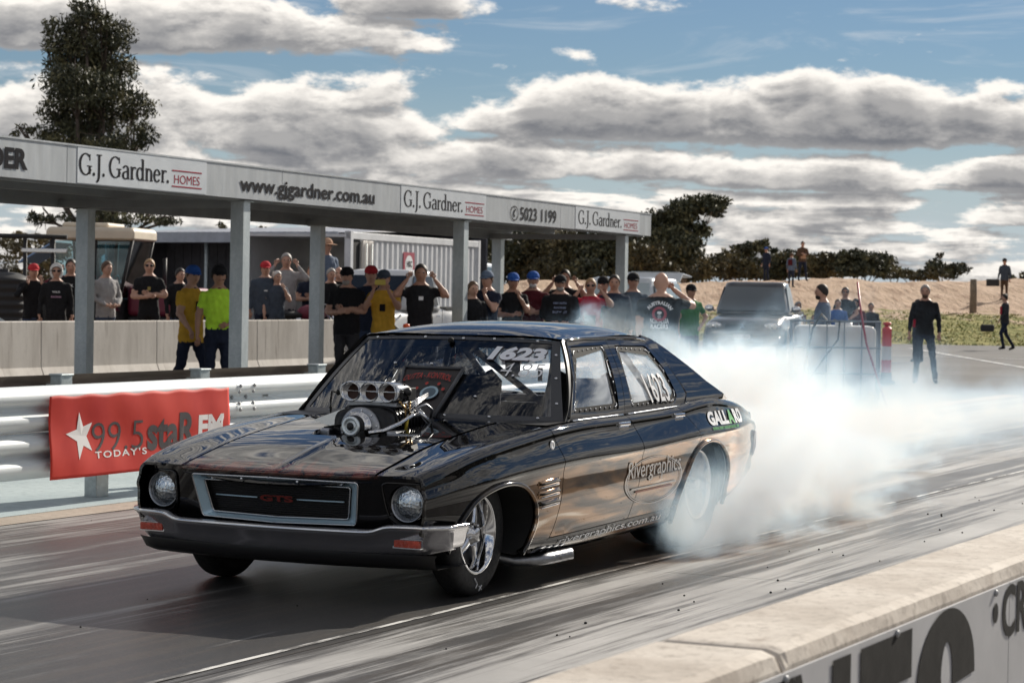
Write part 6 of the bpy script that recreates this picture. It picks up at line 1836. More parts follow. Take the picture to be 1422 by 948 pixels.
    if plate:
        mb = MB(); mb.box((0, -.105, zb + .20), (.37, .012, .11)); pl = mb.build('number_plate', m_white, root, bevel=.004)
        lettering('lettering', plate, .06, .31, lambda a, b_: (-.155 + a, -.113, zb + .17 + b_), mat('plate_ink', (.05, .06, .1), .5), pl)
    if tailgate:
        mb = MB(); mb.prism([(L - .45, roof - .05), (L - .2, roof + .12), (L + .5, roof + .06), (L + .52, roof + .02), (L - .2, roof + .06), (L - .43, roof - .10)], lambda y, z: (-h * .72, y, z), lambda y, z: (h * .72, y, z)); tg = mb.build('tailgate', paint, root, bevel=.02)
        quad_plate([(-h * .58, L - .12, roof + .135), (h * .58, L - .12, roof + .135), (h * .58, L + .3, roof + .10), (-h * .58, L + .3, roof + .10)], gl, 'rear_window', tg)
    if style == 'ute':
        mb = MB(); mb.box2((-h + .12, yr + .12, belt - .02), (h - .12, L - .10, belt + .034)); mb.build('tray_cover', m_plastic, root)
    return root
m_pblack = mat('graphite_paint', (0.05, 0.055, 0.065), 0.3, 0.6, coat=1.0)
m_pwhite = mat('white_paint', (0.70, 0.71, 0.72), 0.3, coat=0.6)
m_psilver = mat('silver_paint', (0.52, 0.55, 0.57), 0.28, 0.3, coat=0.8)
p = G(1032, 53)
u1 = vehicle('parked_ute', 'dark graphite dual cab ute facing the camera behind the smoke', 'ute', (p.x, p.y, 0), math.radians(13), m_pblack, L=5.1, roof=1.86, belt=1.14, hood=1.10, plate='1ZV-1RD', R=.38, glass=mat('grey_reflecting_glass', (0.10, 0.12, 0.135), 0.08, 0.0, spec=1.0))
# three pointed emblem on the grille
for k in range(3):
    a = PI / 2 + k * 2 * PI / 3; c0 = Vector((0, -.012, .85))
    d = Vector((math.cos(a), 0, math.sin(a))) * .055; s_ = Vector((-math.sin(a), 0, math.cos(a))) * .03
    mb = MB(); mb.raw([c0, c0 + d * .55 + s_ * .8, c0 + d * 1.2, c0 + d * .55 - s_ * .8], [(0, 1, 2, 3)]); mb.build('grille_emblem', mat('emblem_blue_chrome', (.35, .5, .75), .2, 1.0), u1)
p = G(452, 43.5)
vehicle('parked_ute', 'white dual cab ute parked in front of the shipping container', 'ute', (p.x, p.y, 0), math.radians(1), m_pwhite, L=5.2, roof=1.92, belt=1.18, hood=1.15, R=.40, glass=m_glass_d)
p = G(818, 47)
vehicle('parked_wagon', 'silver white wagon with its tailgate raised behind the people in red', 'car', (p.x, p.y, 0), math.radians(6), m_psilver, L=4.6, roof=1.88, belt=1.18, hood=1.15, style='wagon', tailgate=True, glass=m_glass_l)
p = G(674, 66)
van = vehicle('parked_van', 'white panel van partly hidden behind a canopy post', 'van', (p.x, p.y, 0), YAW + PI - .25, m_pwhite, L=5.0, roof=2.30, belt=1.30, hood=1.25, style='wagon', yw=.9)
# ---- tractor, side on, facing right
tp = G(136, 45)
TRZ = math.radians(-90 + 26 - 6) + PI / 2
trac = thing('tractor', 'old tractor with cream cab roof and dark red bonnet behind the crowd', 'tractor', (tp.x, tp.y, 0), YAW - .12)
m_cream = mat('cream_paint', (0.62, 0.54, 0.43), 0.45, var=.08, vscale=3); m_maroon = mat('maroon_paint', (0.17, 0.02, 0.045), 0.4)
loft([rr_sec(0, .1, 0, 0)]) if False else None
rs_ = []
for (z, g_) in ((2.36, -.02), (2.40, .0), (2.56, .0), (2.60, -.06)):
    rs_.append([((-.78 - g_) if k in (0, 3) else (.92 + g_), (-.80 - g_) if k in (0, 1) else (.80 + g_), z) for k in range(4)])
mb = MB(); mb.raw([p_ for r_ in rs_ for p_ in r_], [(i * 4 + k, i * 4 + (k + 1) % 4, (i + 1) * 4 + (k + 1) % 4, (i + 1) * 4 + k) for i in range(3) for k in range(4)] + [(0, 1, 2, 3), (12, 13, 14, 15)]); mb.build('cab_roof', m_cream, trac, bevel=.05, seg=3)
mb = MB(); mb.box((-.1, 0, 2.64), (.9, 1.1, .10)); mb.build('roof_hatch', m_cream, trac, bevel=.04)
for (x0, x1, y) in ((-.62, -.70, -.70), (-.62, -.70, .70), (.10, .16, -.72), (.10, .16, .72), (.62, .86, -.70), (.62, .86, .70)):
    mb = MB(); mb.tube([(x0, y, 1.25), (x1, y, 2.38)], .035, 6); mb.build('cab_pillar', m_plastic, trac)
gt = glass_mat('tractor_glass', (0.55, 0.70, 0.74), .8)
for y in (-.71, .71):
    quad_plate([(.18, y, 1.30), (.62, y, 1.30), (.82, y, 2.34), (.18, y, 2.34)], gt, 'side_glass', trac)
    quad_plate([(-.58, y, 1.30), (.08, y, 1.30), (.10, y, 2.34), (-.66, y, 2.34)], gt, 'side_glass', trac)
quad_plate([(.64, -.65, 1.3), (.64, .65, 1.3), (.86, .65, 2.34), (.86, -.65, 2.34)], gt, 'front_glass', trac)
fl_ = quad_plate([(-.72, -.62, 2.30), (-.72, .62, 2.30), (-1.35, .62, 1.93), (-1.35, -.62, 1.93)], mat('blue_tinted_flap', (.16, .27, .48), .12, .2), 'rear_window_flap', trac, .03)
mb = MB(); mb.box2((-.75, -.75, .75), (.62, .75, 1.28)); mb.build('cab_base', m_plastic, trac, bevel=.04)
mb = MB(); mb.box2((.66, -.38, .95), (2.1, .38, 1.50)); mb.build('bonnet', m_maroon, trac, bevel=.10, seg=3)
mb = MB(); mb.box2((.66, -.34, .55), (2.05, .34, .94)); mb.build('engine_block', m_plastic, trac, bevel=.05)
mb = MB(); mb.tube([(1.25, .15, 1.45), (1.25, .15, 2.05)], .04, 8); mb.build('exhaust_stack', m_plastic, trac)
mb = MB(); mb.tube([(.34 + .03 * math.sin(a), .2 * math.cos(a), 1.52 + .19 * math.sin(a)) for a in np.linspace(0, 2 * PI, 21)], .018, 6); mb.tube([(.34, 0, 1.52), (.52, 0, 1.30)], .025, 6); mb.build('steering_wheel', mat('turquoise_plastic', (.03, .42, .48), .4), trac)
mb = MB(); mb.box2((-.50, -.28, 1.26), (.0, .28, 1.40)); mb.box2((-.56, -.28, 1.30), (-.44, .28, 1.85)); mb.build('seat', m_plastic, trac, bevel=.05)
for y in (-.86, .86):
    for (x, R_, wd) in ((-.25, .78, .42), (1.75, .48, .28)):
        mb = MB(); mb.lathe([(R_ * .5, -wd / 2), (R_ * .9, -wd / 2), (R_, -wd * .35), (R_, wd * .35), (R_ * .9, wd / 2), (R_ * .5, wd / 2)], 28, Matrix.Rotation(PI / 2, 3, 'X')); wh = mb.build('wheel', m_rubber, trac, (x, y, R_))
        mb = MB(); mb.lathe([(R_ * .52, .06), (R_ * .45, .10), (R_ * .15, .04), (.001, .04)], 20, Matrix.Rotation(math.copysign(PI / 2, -y) if False else (PI / 2 if y < 0 else -PI / 2), 3, 'X')); mb.build('rim', m_cream, wh)
    mb = MB(); pts_ = [(-.25 + .92 * math.cos(a), y, .78 + .92 * math.sin(a)) for a in np.linspace(.3, 2.6, 12)]
    mb.raw([(q[0], q[1] - .2, q[2]) for q in pts_] + [(q[0], q[1] + .2, q[2]) for q in pts_], [(k, k + 1, 13 + k, 12 + k) for k in range(11)], 0, True); o = mb.build('mudguard', m_maroon, trac); o.modifiers.new('s', 'SOLIDIFY').thickness = .02
# ---- black water tank on a trailer with a pipe rack
p = G(0, 39)
tk = thing('water_tank', 'ribbed black plastic water tank at the left picture edge', 'tank', (p.x, p.y, 0), YAW)
prof = [(.001, .62), (.52, .62)]
for k in range(7):
    z = .66 + k * .135; prof += [(.53, z), (.50, z + .035), (.50, z + .07), (.53, z + .105)]
prof += [(.50, 1.62), (.30, 1.70), (.14, 1.72), (.14, 1.76), (.001, 1.77)]
mb = MB(); mb.lathe(prof, 32); mb.build('tank_shell', m_plastic, tk)
mb = MB(); mb.lathe([(.06, .0), (.06, .03), (.001, .03)], 16, Matrix.Rotation(PI / 2, 3, 'X')); mb.build('tank_label', m_white, tk, (.0, -.52, 1.58))
tr2 = thing('flat_trailer', 'steel trailer with a tall pipe rack under the black water tank', 'trailer', (p.x, p.y, 0), YAW)
mb = MB(); mb.box2((-1.6, -.8, .48), (.85, .8, .60)); mb.build('deck', m_plastic, tr2, bevel=.02)
for (x, y) in ((.25, .75), (.72, .75), (-1.4, .75)):
    mb = MB(); mb.tube([(x, y, .58), (x, y, 2.30)], .035, 6); mb.build('rack_upright', m_plastic, tr2)
mb = MB(); mb.tube([(-1.5, .75, 2.32), (.95, .75, 2.32)], .045, 6); mb.build('rack_bar', m_plastic, tr2)
mb = MB(); mb.box2((.2, .70, 2.05), (.95, .80, 2.12)); mb.build('light_bar', m_alu, tr2, bevel=.01)
mb = MB(); mb.tube([(.85, -.6, .5), (.1, -.95, 1.0)], .04, 6); mb.build('ramp_rail', m_galv, tr2)
for y in (-.85, .85):
    mb = MB(); mb.lathe([(.2, -.1), (.30, -.1), (.33, -.06), (.33, .06), (.30, .1), (.2, .1), (.001, .05)], 22, Matrix.Rotation(PI / 2, 3, 'X')); mb.build('wheel', m_rubber, tr2, (-.4, y, .33))
# ---- open fronted shed
a = G(150, 58); b_ = G(478, 53)
SZ = math.atan2(b_.y - a.y, b_.x - a.x)
shed = thing('machinery_shed', 'long dark open fronted shed with pale corrugated roof edge', 'shed', (a.x, a.y, 0), SZ)
Ls_ = (b_ - a).length
m_corr = mat('weathered_zincalume', (0.40, 0.42, 0.47), 0.5, 0.3, var=.15, vscale=3); m_dkwall = mat('dark_shed_wall', (0.10, 0.10, 0.115), 0.8, var=.3, vscale=2)
n_sh = int(Ls_ / .8)
for k in range(n_sh):
    x0 = k * Ls_ / n_sh; w_ = Ls_ / n_sh
    mb = MB(); vs = []
    for i in range(9): vs += [(x0 + w_ * i / 8, -.25, 2.78 + (.03 if i % 2 else 0)), (x0 + w_ * i / 8, 5.0, 3.05 + (.03 if i % 2 else 0))]
    mb.raw(vs, [(2 * i, 2 * i + 2, 2 * i + 3, 2 * i + 1) for i in range(8)]); mb.build('roof_sheet', m_corr, shed)
mb = MB(); mb.box2((-.05, -.30, 2.56), (Ls_ + .05, -.26, 2.80)); mb.build('gutter', m_corr, shed)
mb = MB(); mb.box2((0, 4.9, 0), (Ls_, 4.96, 2.95)); mb.build('back_wall', m_dkwall, shed)
mb = MB(); mb.box2((-.04, 0, 0), (0, 4.9, 2.80)); mb.build('side_wall', m_dkwall, shed)
for k in range(26):
    mb = MB(); x0 = k * Ls_ / 26; mb.box2((x0 + .01, 1.9, 0), (x0 + Ls_ / 26 - .01, 1.93 + (k % 2) * .02, 2.74)); mb.build('wall_sheet', m_dkwall, shed)
for x in (.06, Ls_ * .45, Ls_ * .92):
    mb = MB(); mb.tube([(x, -.1, 0), (x, -.1, 2.6)], .05, 6); mb.build('post', m_galv, shed)
mb = MB(); mb.box2((Ls_ * .80, .2, .0), (Ls_ * .99, .26, 2.45)); mb.build('door', mat('rusty_cream_door', (.42, .33, .27), .7, var=.25, vscale=4), shed, bevel=.01)
# ---- shipping container
a = G(484, 47); b_ = G(664, 54)
cn = thing('shipping_container', 'white corrugated shipping container with open end doors', 'container', (a.x, a.y, 0), math.atan2(b_.y - a.y, b_.x - a.x))
Lc = (b_ - a).length; m_cont = mat('container_white', (0.60, 0.61, 0.63), 0.5, var=.12, vscale=1.5)
x = .55; k = 0
pk = .28
while x < Lc - .1:
    x2 = min(x + pk, Lc)
    mb = MB(); q = x2 - x
    mb.raw([(x, 0, .15), (x + q * .36, 0, .15), (x + q * .5, .045, .15), (x + q * .86, .045, .15), (x + q, 0, .15), (x, 0, 2.52), (x + q * .36, 0, 2.52), (x + q * .5, .045, 2.52), (x + q * .86, .045, 2.52), (x + q, 0, 2.52)], [(0, 1, 6, 5), (1, 2, 7, 6), (2, 3, 8, 7), (3, 4, 9, 8)])
    mb.build('corrugation', m_cont, cn); x += pk
mb = MB(); mb.box2((0, -.03, 2.52), (Lc, .08, 2.66)); mb.build('top_rail', m_cont, cn, bevel=.01)
mb = MB(); mb.box2((0, -.03, .02), (Lc, .08, .15)); mb.build('bottom_rail', m_cont, cn)
for x in (0.0, Lc - .1):
    mb = MB(); mb.box2((x, -.035, 0), (x + .12, .10, 2.68)); mb.build('corner_post', m_cont, cn)
mb = MB(); mb.box2((0, .1, 2.56), (Lc, 2.4, 2.62)); mb.build('roof', m_cont, cn)
mb = MB(); mb.box2((.02, 2.36, .1), (Lc, 2.42, 2.58)); mb.build('far_side', m_cont, cn)
mb = MB(); mb.box2((.12, .002, .15), (.54, .06, 2.50)); mb.build('dark_opening', m_matte, cn)
for (x0, x1) in ((.56, .82), (.84, 1.10)):
    mb = MB(); mb.box2((x0, -.06, .16), (x1, -.012, 2.50)); d_ = mb.build('door_leaf', mat('door_cream', (.60, .56, .52), .5), cn, bevel=.01)
    mb = MB(); mb.tube([((x0 + x1) / 2, -.08, .2), ((x0 + x1) / 2, -.08, 2.45)], .015, 6); mb.build('lock_rod', m_galv, d_)
sx0 = Lc * .38
mb = MB(); mb.box2((sx0, -.022, 1.80), (sx0 + .62, -.012, 2.32)); sgn_ = mb.build('sign_panel', mat('sign_maroon', (.30, .02, .05), .5), cn)
mb = MB(); mb.raw([(sx0 + .31 + .22 * math.cos(q), -.0245, 2.06 + .20 * math.sin(q)) for q in np.linspace(0, 2 * PI, 28, endpoint=False)], [tuple(range(28))]); mb.build('sign_disc', m_white, sgn_)
lettering('lettering', 'HSC', .13, .30, lambda a_, b2: (sx0 + .17 + a_, -.027, 2.01 + b2), m_black, sgn_, bold=.04)
# ---- orange bollard, barrier posts
def bollard(label, loc, h, r, cols, grp=None):
    t_ = thing('bollard', label, 'bollard', loc)
    mb = MB(); mb.lathe([(r * 1.9, 0), (r * 1.9, .05), (r * 1.2, .07), (r * 1.15, h * .2)], 20); mb.build('base', m_plastic, t_)
    z = .07
    for (f0, f1, m_) in cols:
        mb = MB(); mb.lathe([(.001, h * f0), (r * (1.03 if m_ is m_white else 1), h * f0), (r * (1.03 if m_ is m_white else 1), h * f1), (.001, h * f1)], 20, smooth=False); mb.build('band', m_, t_)
    mb = MB(); mb.lathe([(r, h * .97), (r * .75, h), (r * .5, h * 1.0), (r * .5, h * 1.03), (r * .9, h * 1.04), (r * .8, h * 1.08), (.001, h * 1.09)], 18); mb.build('top_knob', cols[-1][2], t_)
    return t_
m_or = mat('orange_plastic', (0.85, 0.12, 0.03), 0.45); m_rdp = mat('faded_red_plastic', (0.66, 0.05, 0.06), 0.5)
p = G(565, 33); bollard('small orange bollard with a white foot beside the white ute', (p.x, p.y, 0), .98, .055, [(.06, .52, m_white), (.52, .97, m_or)])
bollard('red and white striped bollard beside the man in black', (-6.55, 30.6, 0), 1.02, .085, [(.05, .42, m_rdp), (.42, .66, m_white), (.66, .97, m_rdp)])
# ---- caged water tank with hoses
p = G(1160, 33.5)
ibc = thing('caged_water_tank', 'white plastic water tank in a steel cage half hidden by smoke', 'tank', (p.x, p.y, 0), YAW - .10)
m_ibc = mat('milky_plastic', (0.66, 0.68, 0.68), 0.4); m_tube = mat('cage_tube', (0.20, 0.23, 0.27), 0.4, 0.7)
mb = MB(); mb.box2((-.56, -.46, .16), (.56, .46, 1.14)); mb.build('tank_shell', m_ibc, ibc, bevel=.08, seg=4)
mb = MB(); mb.lathe([(.12, 1.13), (.12, 1.19), (.001, 1.19)], 18); mb.build('filler_cap', m_white, ibc, (.12, -.2, 0))
for i in range(6):
    x = -.60 + 1.2 * i / 5
    for y in (-.50, .50):
        mb = MB(); mb.tube([(x, y, .12), (x, y, 1.20)], .011, 6); mb.build('cage_upright', m_tube, ibc)
for i in range(5):
    y = -.50 + 1.0 * i / 4
    for x in (-.61, .61):
        mb = MB(); mb.tube([(x, y, .12), (x, y, 1.20)], .011, 6); mb.build('cage_upright', m_tube, ibc)
for z in (.16, .48, .84, 1.20):
    mb = MB(); mb.tube([(-.62, -.51, z), (.62, -.51, z), (.62, .51, z), (-.62, .51, z), (-.62, -.51, z)], .013, 6); mb.build('cage_ring', m_tube, ibc)
mb = MB(); mb.box2((-.6, -.5, 0), (.6, .5, .12)); mb.build('pallet', m_plastic, ibc)
m_hose = mat('red_hose', (.30, .02, .04), .5)
for (nm, pts_, r_, m_) in (('black water hose looped over the caged tank', [(-.12, -.2, 1.22), (-.2, -.45, 1.30), (-.32, -.58, 1.1), (-.42, -.62, .6), (-.5, -.66, .02)], .016, m_plastic), ('dark hose sagging down the front of the caged tank', [(-.02, -.3, 1.22), (.05, -.54, 1.2), (.03, -.58, .95), (-.15, -.60, .7), (-.45, -.66, .25), (-.62, -.7, .03)], .014, m_plastic), ('red hose leaning from the caged tank to the bollard', [(.30, -.2, 1.75), (.34, -.5, 1.35), (.42, -.6, .9), (.60, -.7, .35), (.72, -.75, .02)], .016, m_hose)):
    h_ = thing('hose', nm, 'hose', (p.x, p.y, 0), YAW - .10); mb = MB(); mb.tube(pts_, r_, 8); mb.build('hose_line', m_, h_)
# ---- fence post and motorcycle
p = LD(18.4, 95); z0 = ground_z(18.4, 95)
fp = thing('fence_post', 'weathered timber post standing at the foot of the mound', 'post', (p.x, p.y, z0))
mb = MB(); mb.tube([(0, 0, -.3), (.01, 0, .7), (0, 0, 1.32)], [.15, .14, .135], 10); mb.build('timber', mat('grey_timber', (.20, .16, .12), .9, var=.3, vscale=5), fp)
p = G(425, 41.2, .25)
bk = thing('motorcycle', 'motorcycle parked behind the wall near the man in grey', 'motorcycle', (p.x, p.y, .25), YAW + .5)
for x in (-.68, .68):
    mb = MB(); mb.lathe([(.20, -.06), (.29, -.05), (.31, 0), (.29, .05), (.20, .06)], 24, Matrix.Rotation(PI / 2, 3, 'X'), closed=True); wh = mb.build('wheel', m_rubber, bk, (x, 0, .31))
    mb = MB(); mb.lathe([(.20, .02), (.03, .03), (.001, .03)], 12, Matrix.Rotation(PI / 2, 3, 'X')); mb.build('rim', m_alu, wh)
mb = MB(); mb.ball((.12, 0, .86), (.30, .15, .14), 14, 8); mb.build('fuel_tank', m_maroon, bk)
mb = MB(); mb.ball((-.35, 0, .82), (.35, .13, .07), 14, 8); mb.build('saddle', m_plastic, bk)
mb = MB(); mb.box((.0, 0, .52), (.5, .26, .34)); mb.build('engine', m_alud, bk, bevel=.05)
mb = MB(); mb.tube([(.68, .09, .31), (.42, .09, .95)], .03, 6); mb.tube([(.68, -.09, .31), (.42, -.09, .95)], .03, 6); mb.build('fork', m_chrome, bk)
mb = MB(); mb.tube([(.30, -.38, 1.05), (.42, -.1, 1.0), (.42, .1, 1.0), (.30, .38, 1.05)], .016, 6); mb.build('handlebar', m_chrome, bk)
mb = MB(); mb.ball((.60, 0, .92), (.16, .16, .15), 12, 8); mb.build('headlight', m_chrome, bk)
# ================================================================== PEOPLE
SKIN = [mat('skin_fair', (0.50, 0.29, 0.21), .55), mat('skin_tan', (0.40, 0.215, 0.145), .55)]
def cloth(name, c): return mat('cloth_' + name, c, .85, var=.12, vscale=14, spec=.2)
CL = {'black': cloth('black', (.014, .014, .016)), 'navy': cloth('navy', (.018, .024, .045)), 'jeans': cloth('jeans', (.045, .065, .115)), 'dkjeans': cloth('dark_jeans', (.022, .028, .05)), 'yellow': cloth('mustard', (.62, .36, .045)), 'lime': cloth('lime', (.52, .85, .06)), 'grey': cloth('grey', (.34, .33, .33)),
      'red': cloth('red', (.42, .02, .045)), 'maroon': cloth('maroon', (.085, .012, .018)), 'khaki': cloth('khaki', (.30, .24, .18)), 'white': cloth('white', (.68, .67, .65)), 'blue': cloth('blue', (.03, .10, .36)), 'green': cloth('green', (.035, .17, .035)), 'slate': cloth('slate', (.06, .075, .10)), 'tan': cloth('tan', (.48, .30, .20)), 'bluegrey': cloth('bluegrey', (.13, .17, .24)), 'redcap': cloth('redcap', (.50, .04, .05)), 'char': cloth('charcoal', (.04, .04, .045)), 'brown': cloth('brown', (.10, .06, .04))}
HAIR = {'dark': mat('hair_dark', (.018, .013, .010), .6), 'brown': mat('hair_brown', (.09, .05, .028), .6), 'fair': mat('hair_fair', (.36, .22, .11), .6), 'grey': mat('hair_grey', (.33, .31, .29), .6), 'ginger': mat('hair_ginger', (.42, .15, .04), .6), 'white': mat('hair_white', (.62, .6, .57), .6)}
m_eye = mat('eye_dark', (.02, .015, .012), .3); m_lip = mat('lip', (.30, .12, .10), .5); m_lens = mat('sunglass_lens', (.006, .006, .008), .1)
ARMS = {   # elbow, wrist, hand tip for the +x side; the other side mirrored (or given)
 'down': ((.245, .03, 1.14), (.265, -.05, .90), (.262, -.07, .76)),
 'ears': ((.345, -.13, 1.34), (.185, -.10, 1.545), (.115, -.045, 1.665)),
 'face': ((.30, -.17, 1.22), (.115, -.20, 1.44), (.085, -.145, 1.58)),
 'crossed': ((.265, -.05, 1.15), (.02, -.215, 1.185), (-.12, -.20, 1.22)),
 'phone': ((.235, -.19, 1.23), (.105, -.34, 1.47), (.055, -.40, 1.58)),
 'belly': ((.275, .0, 1.15), (.11, -.19, 1.03), (.0, -.215, 1.01)),
 'hip': ((.36, .06, 1.17), (.20, -.04, 1.0), (.13, -.10, .95)),
 'chin': ((.20, -.18, 1.19), (.07, -.22, 1.40), (.03, -.16, 1.52)),
 'swing_f': ((.25, -.06, 1.15), (.25, -.24, .97), (.24, -.30, .85)),
 'swing_b': ((.25, .13, 1.16), (.28, .20, .93), (.275, .20, .79)),
 'eye': ((.36, -.18, 1.38), (.13, -.21, 1.56), (.06, -.16, 1.63)),
}
LEGS = {'stand': (((.10, .0, .50), (.115, .03, .09), (.13, -.12, .03)), ((-.10, .0, .50), (-.115, .03, .09), (-.13, -.12, .03))),
        'walk': (((.10, -.15, .52), (.105, -.06, .12), (.11, -.20, .05)), ((-.10, .08, .50), (-.105, .32, .13), (-.11, .20, .03))),
        'wide': (((.15, -.02, .50), (.20, .02, .09), (.23, -.12, .03)), ((-.12, .0, .50), (-.15, .03, .09), (-.16, -.12, .03)))}
def capsule(mb, a, b, ra, rb, n_=10, flat=1.0):
    a, b = Vector(a), Vector(b); d = b - a
    pts_ = [a - d.normalized() * ra * .7, a - d.normalized() * ra * .35, a, a.lerp(b, .5), b, b + d.normalized() * rb * .35, b + d.normalized() * rb * .7]
    mb.tube(pts_, [ra * .5, ra * .86, ra, (ra + rb) / 2, rb, rb * .86, rb * .5], n_, flat=flat)
_person_count = 0
def person(label, u, D, top_px=None, height=1.75, face=0.0, arms=('down', 'down'), legs='stand', top='black', bottom='jeans', shoes='black', sleeve='short', hat=None, hair='brown', glasses=False, bulk=1.0, z0=0.0, skin=0, hem=.84, shorts=False, group='spectators', headturn=0.0, prints=None, pos=None, collar=None, vox=.024, beard=None):
    """face: 0 = towards the camera, positive turns to the person's left (picture right)"""
    global _person_count
    _person_count += 1
    base = Vector(pos) if pos else G(u, D, z0)
    s = height / 1.76
    root = thing('person', label, 'person', base, YAW + math.atan((u - 711) / 3300.0) * -1.0 + face if not pos else face, group)
    root.scale = (s, s, s)
    SK = SKIN[skin]; T = CL[top]; Bm = CL[bottom]; S_ = CL[shoes]
    bones = []     # a, b, ra, rb, region
    mb = MB()
    # torso as stacked ellipses
    secs = []
    for (z, wx, wy, yo) in ((.80, .150, .115, .0), (.88, .172, .128, .005), (.98, .168, .122, .0), (1.08, .160, .115, -.005), (1.20, .172, .122, -.008), (1.32, .182, .122, 0), (1.41, .170, .105, .008), (1.465, .125, .085, .015), (1.51, .072, .066, .015)):
        ring = []
        for k in range(20):
            a = 2 * PI * k / 20; e = .85
            ring.append((wx * bulk * math.copysign(abs(math.cos(a)) ** e, math.cos(a)), yo + wy * (bulk * .6 + .4) * (1.0 if bulk < 1.15 or math.sin(a) > 0 or z > 1.3 else 1.0 + (bulk - 1.1) * .9) * math.copysign(abs(math.sin(a)) ** e, math.sin(a)), z))
        secs.append(ring)
    vs = [p for r_ in secs for p in r_]
    mb.raw(vs, [(i * 20 + k, i * 20 + (k + 1) % 20, (i + 1) * 20 + (k + 1) % 20, (i + 1) * 20 + k) for i in range(len(secs) - 1) for k in range(20)] + [tuple(reversed(range(20))), tuple(range((len(secs) - 1) * 20, len(secs) * 20))])
    bones.append(((0, 0, .84), (0, 0, 1.44), .17, .15, 'torso'))
    capsule(mb, (0, .012, 1.46), (0, -.005, 1.55), .060, .056); bones.append(((0, .012, 1.49), (0, -.005, 1.56), .056, .054, 'neck'))
    ht = Matrix.Rotation(headturn, 3, 'Z')
    HC = Vector((0, -.024, 1.635))
    mb.ball(HC, (.080, .098, .118), 16, 12); mb.ball(HC + ht @ Vector((0, -.028, -.055)), (.056, .060, .060), 12, 8); mb.ball(HC + ht @ Vector((0, .02, .02)), (.084, .090, .097), 14, 10)
    for sx in (-1, 1): mb.ball(HC + ht @ Vector((sx * .080, .012, -.005)), (.014, .022, .032), 8, 6)
    mb.ball(HC + ht @ Vector((0, -.098, -.018)), (.016, .022, .026), 8, 6); mb.ball(HC + ht @ Vector((0, -.085, .028)), (.055, .018, .014), 10, 6)
    bones.append((tuple(HC + Vector((0, 0, -.04))), tuple(HC + Vector((0, 0, .06))), .09, .09, 'head'))
    hands = []
    for side, an in zip((1, -1), arms):
        e, w_, h_ = ARMS[an]
        if an == 'crossed' and side == -1: e, w_, h_ = (.265, -.05, 1.13), (.03, -.235, 1.13), (-.11, -.23, 1.16)
        f = lambda p: Vector((p[0] * side, p[1], p[2]))
        sh = Vector((side * .178 * (bulk * .6 + .4), .010, 1.398)); E_p, Wp, Hp = f(e), f(w_), f(h_)
        k = 1.0 if sleeve == 'short' else 1.10
        capsule(mb, sh, E_p, .062 * (bulk * .4 + .6) * k, .047 * k); bones.append((tuple(sh), tuple(E_p), .062, .047, 'uarm'))
        capsule(mb, E_p, Wp, .045 * k, .031 * (1.12 if k > 1 else 1)); bones.append((tuple(E_p), tuple(Wp), .045, .031, 'farm'))
        pm = Wp.lerp(Hp, .48); capsule(mb, Wp, pm, .030, .038, 8, .6); bones.append((tuple(Wp), tuple(Hp), .034, .036, 'hand'))
        hands.append((Wp, pm, Hp, side))
    for side, lg in zip((1, -1), LEGS[legs]):
        kn, an_, toe = (Vector(q) for q in lg); hp = Vector((side * .092, .0, .86))
        capsule(mb, hp, kn, .092 * (bulk * .5 + .5), .066); bones.append((tuple(hp), tuple(kn), .092, .066, 'thigh'))
        r1 = .060 if not shorts else .052; r2 = .052 if not shorts else .036
        capsule(mb, kn, an_, r1, r2); bones.append((tuple(kn), tuple(an_), r1, r2, 'shin'))
        hl = an_ + Vector((0, .035, -.045)); capsule(mb, hl, toe, .044, .040, 8); bones.append((tuple(hl), tuple(toe), .05, .045, 'foot'))
    tmp = mb.build('tmp', SK)
    md = tmp.modifiers.new('r', 'REMESH'); md.mode = 'VOXEL'; md.voxel_size = vox; md.use_smooth_shade = True
    sm = tmp.modifiers.new('s', 'SMOOTH'); sm.factor = .5; sm.iterations = 3
    dg = bpy.context.evaluated_depsgraph_get(); me0 = bpy.data.meshes.new_from_object(tmp.evaluated_get(dg))
    md_ = tmp.data; bpy.data.objects.remove(tmp); bpy.data.meshes.remove(md_)
    nv = len(me0.vertices); co = np.empty(nv * 3); me0.vertices.foreach_get('co', co); co = co.reshape(-1, 3)
    nr = np.empty(nv * 3); me0.vertices.foreach_get('normal', nr); nr = nr.reshape(-1, 3)
    faces = [tuple(p.vertices) for p in me0.polygons]; bpy.data.meshes.remove(me0)
    # creases of loose clothing
    q1 = _person_count * 1.7; X_, Y_, Z_ = co[:, 0], co[:, 1], co[:, 2]
    wr = np.sin(Z_ * 62 + X_ * 38 + q1 + 2.2 * np.sin(X_ * 21 + Y_ * 17 + q1)) * .5 + np.sin(Z_ * 34 - X_ * 55 + Y_ * 40 + 2 * q1) * .5 + .6 * np.sin(Z_ * 19 + X_ * 90 * np.sign(.5 - (Z_ < .8)) + q1)
    loose = np.clip((1.46 - Z_) / .06, 0, 1) * np.clip((Z_ - .10) / .1, 0, 1)
    co = co + nr * (wr * .0058 * loose)[:, None]
    cen = np.array([co[list(f)].mean(0) for f in faces])
    best = np.full(len(cen), 1e9); reg = np.zeros(len(cen), int); par = np.zeros(len(cen))
    for i, (a, b_, ra, rb, rg) in enumerate(bones):
        a = np.array(a); d = np.array(b_) - a; tt = np.clip(((cen - a) @ d) / (d @ d), 0, 1)
        dist = np.linalg.norm(cen - (a + tt[:, None] * d), axis=1) / (ra + (rb - ra) * tt)
        q = dist < best; best[q] = dist[q]; reg[q] = i; par[q] = tt[q]
    names = [b_[4] for b_ in bones]
    mats_ = [SK, T, Bm, S_, m_eye, m_lip]
    mi = np.zeros(len(cen), int)
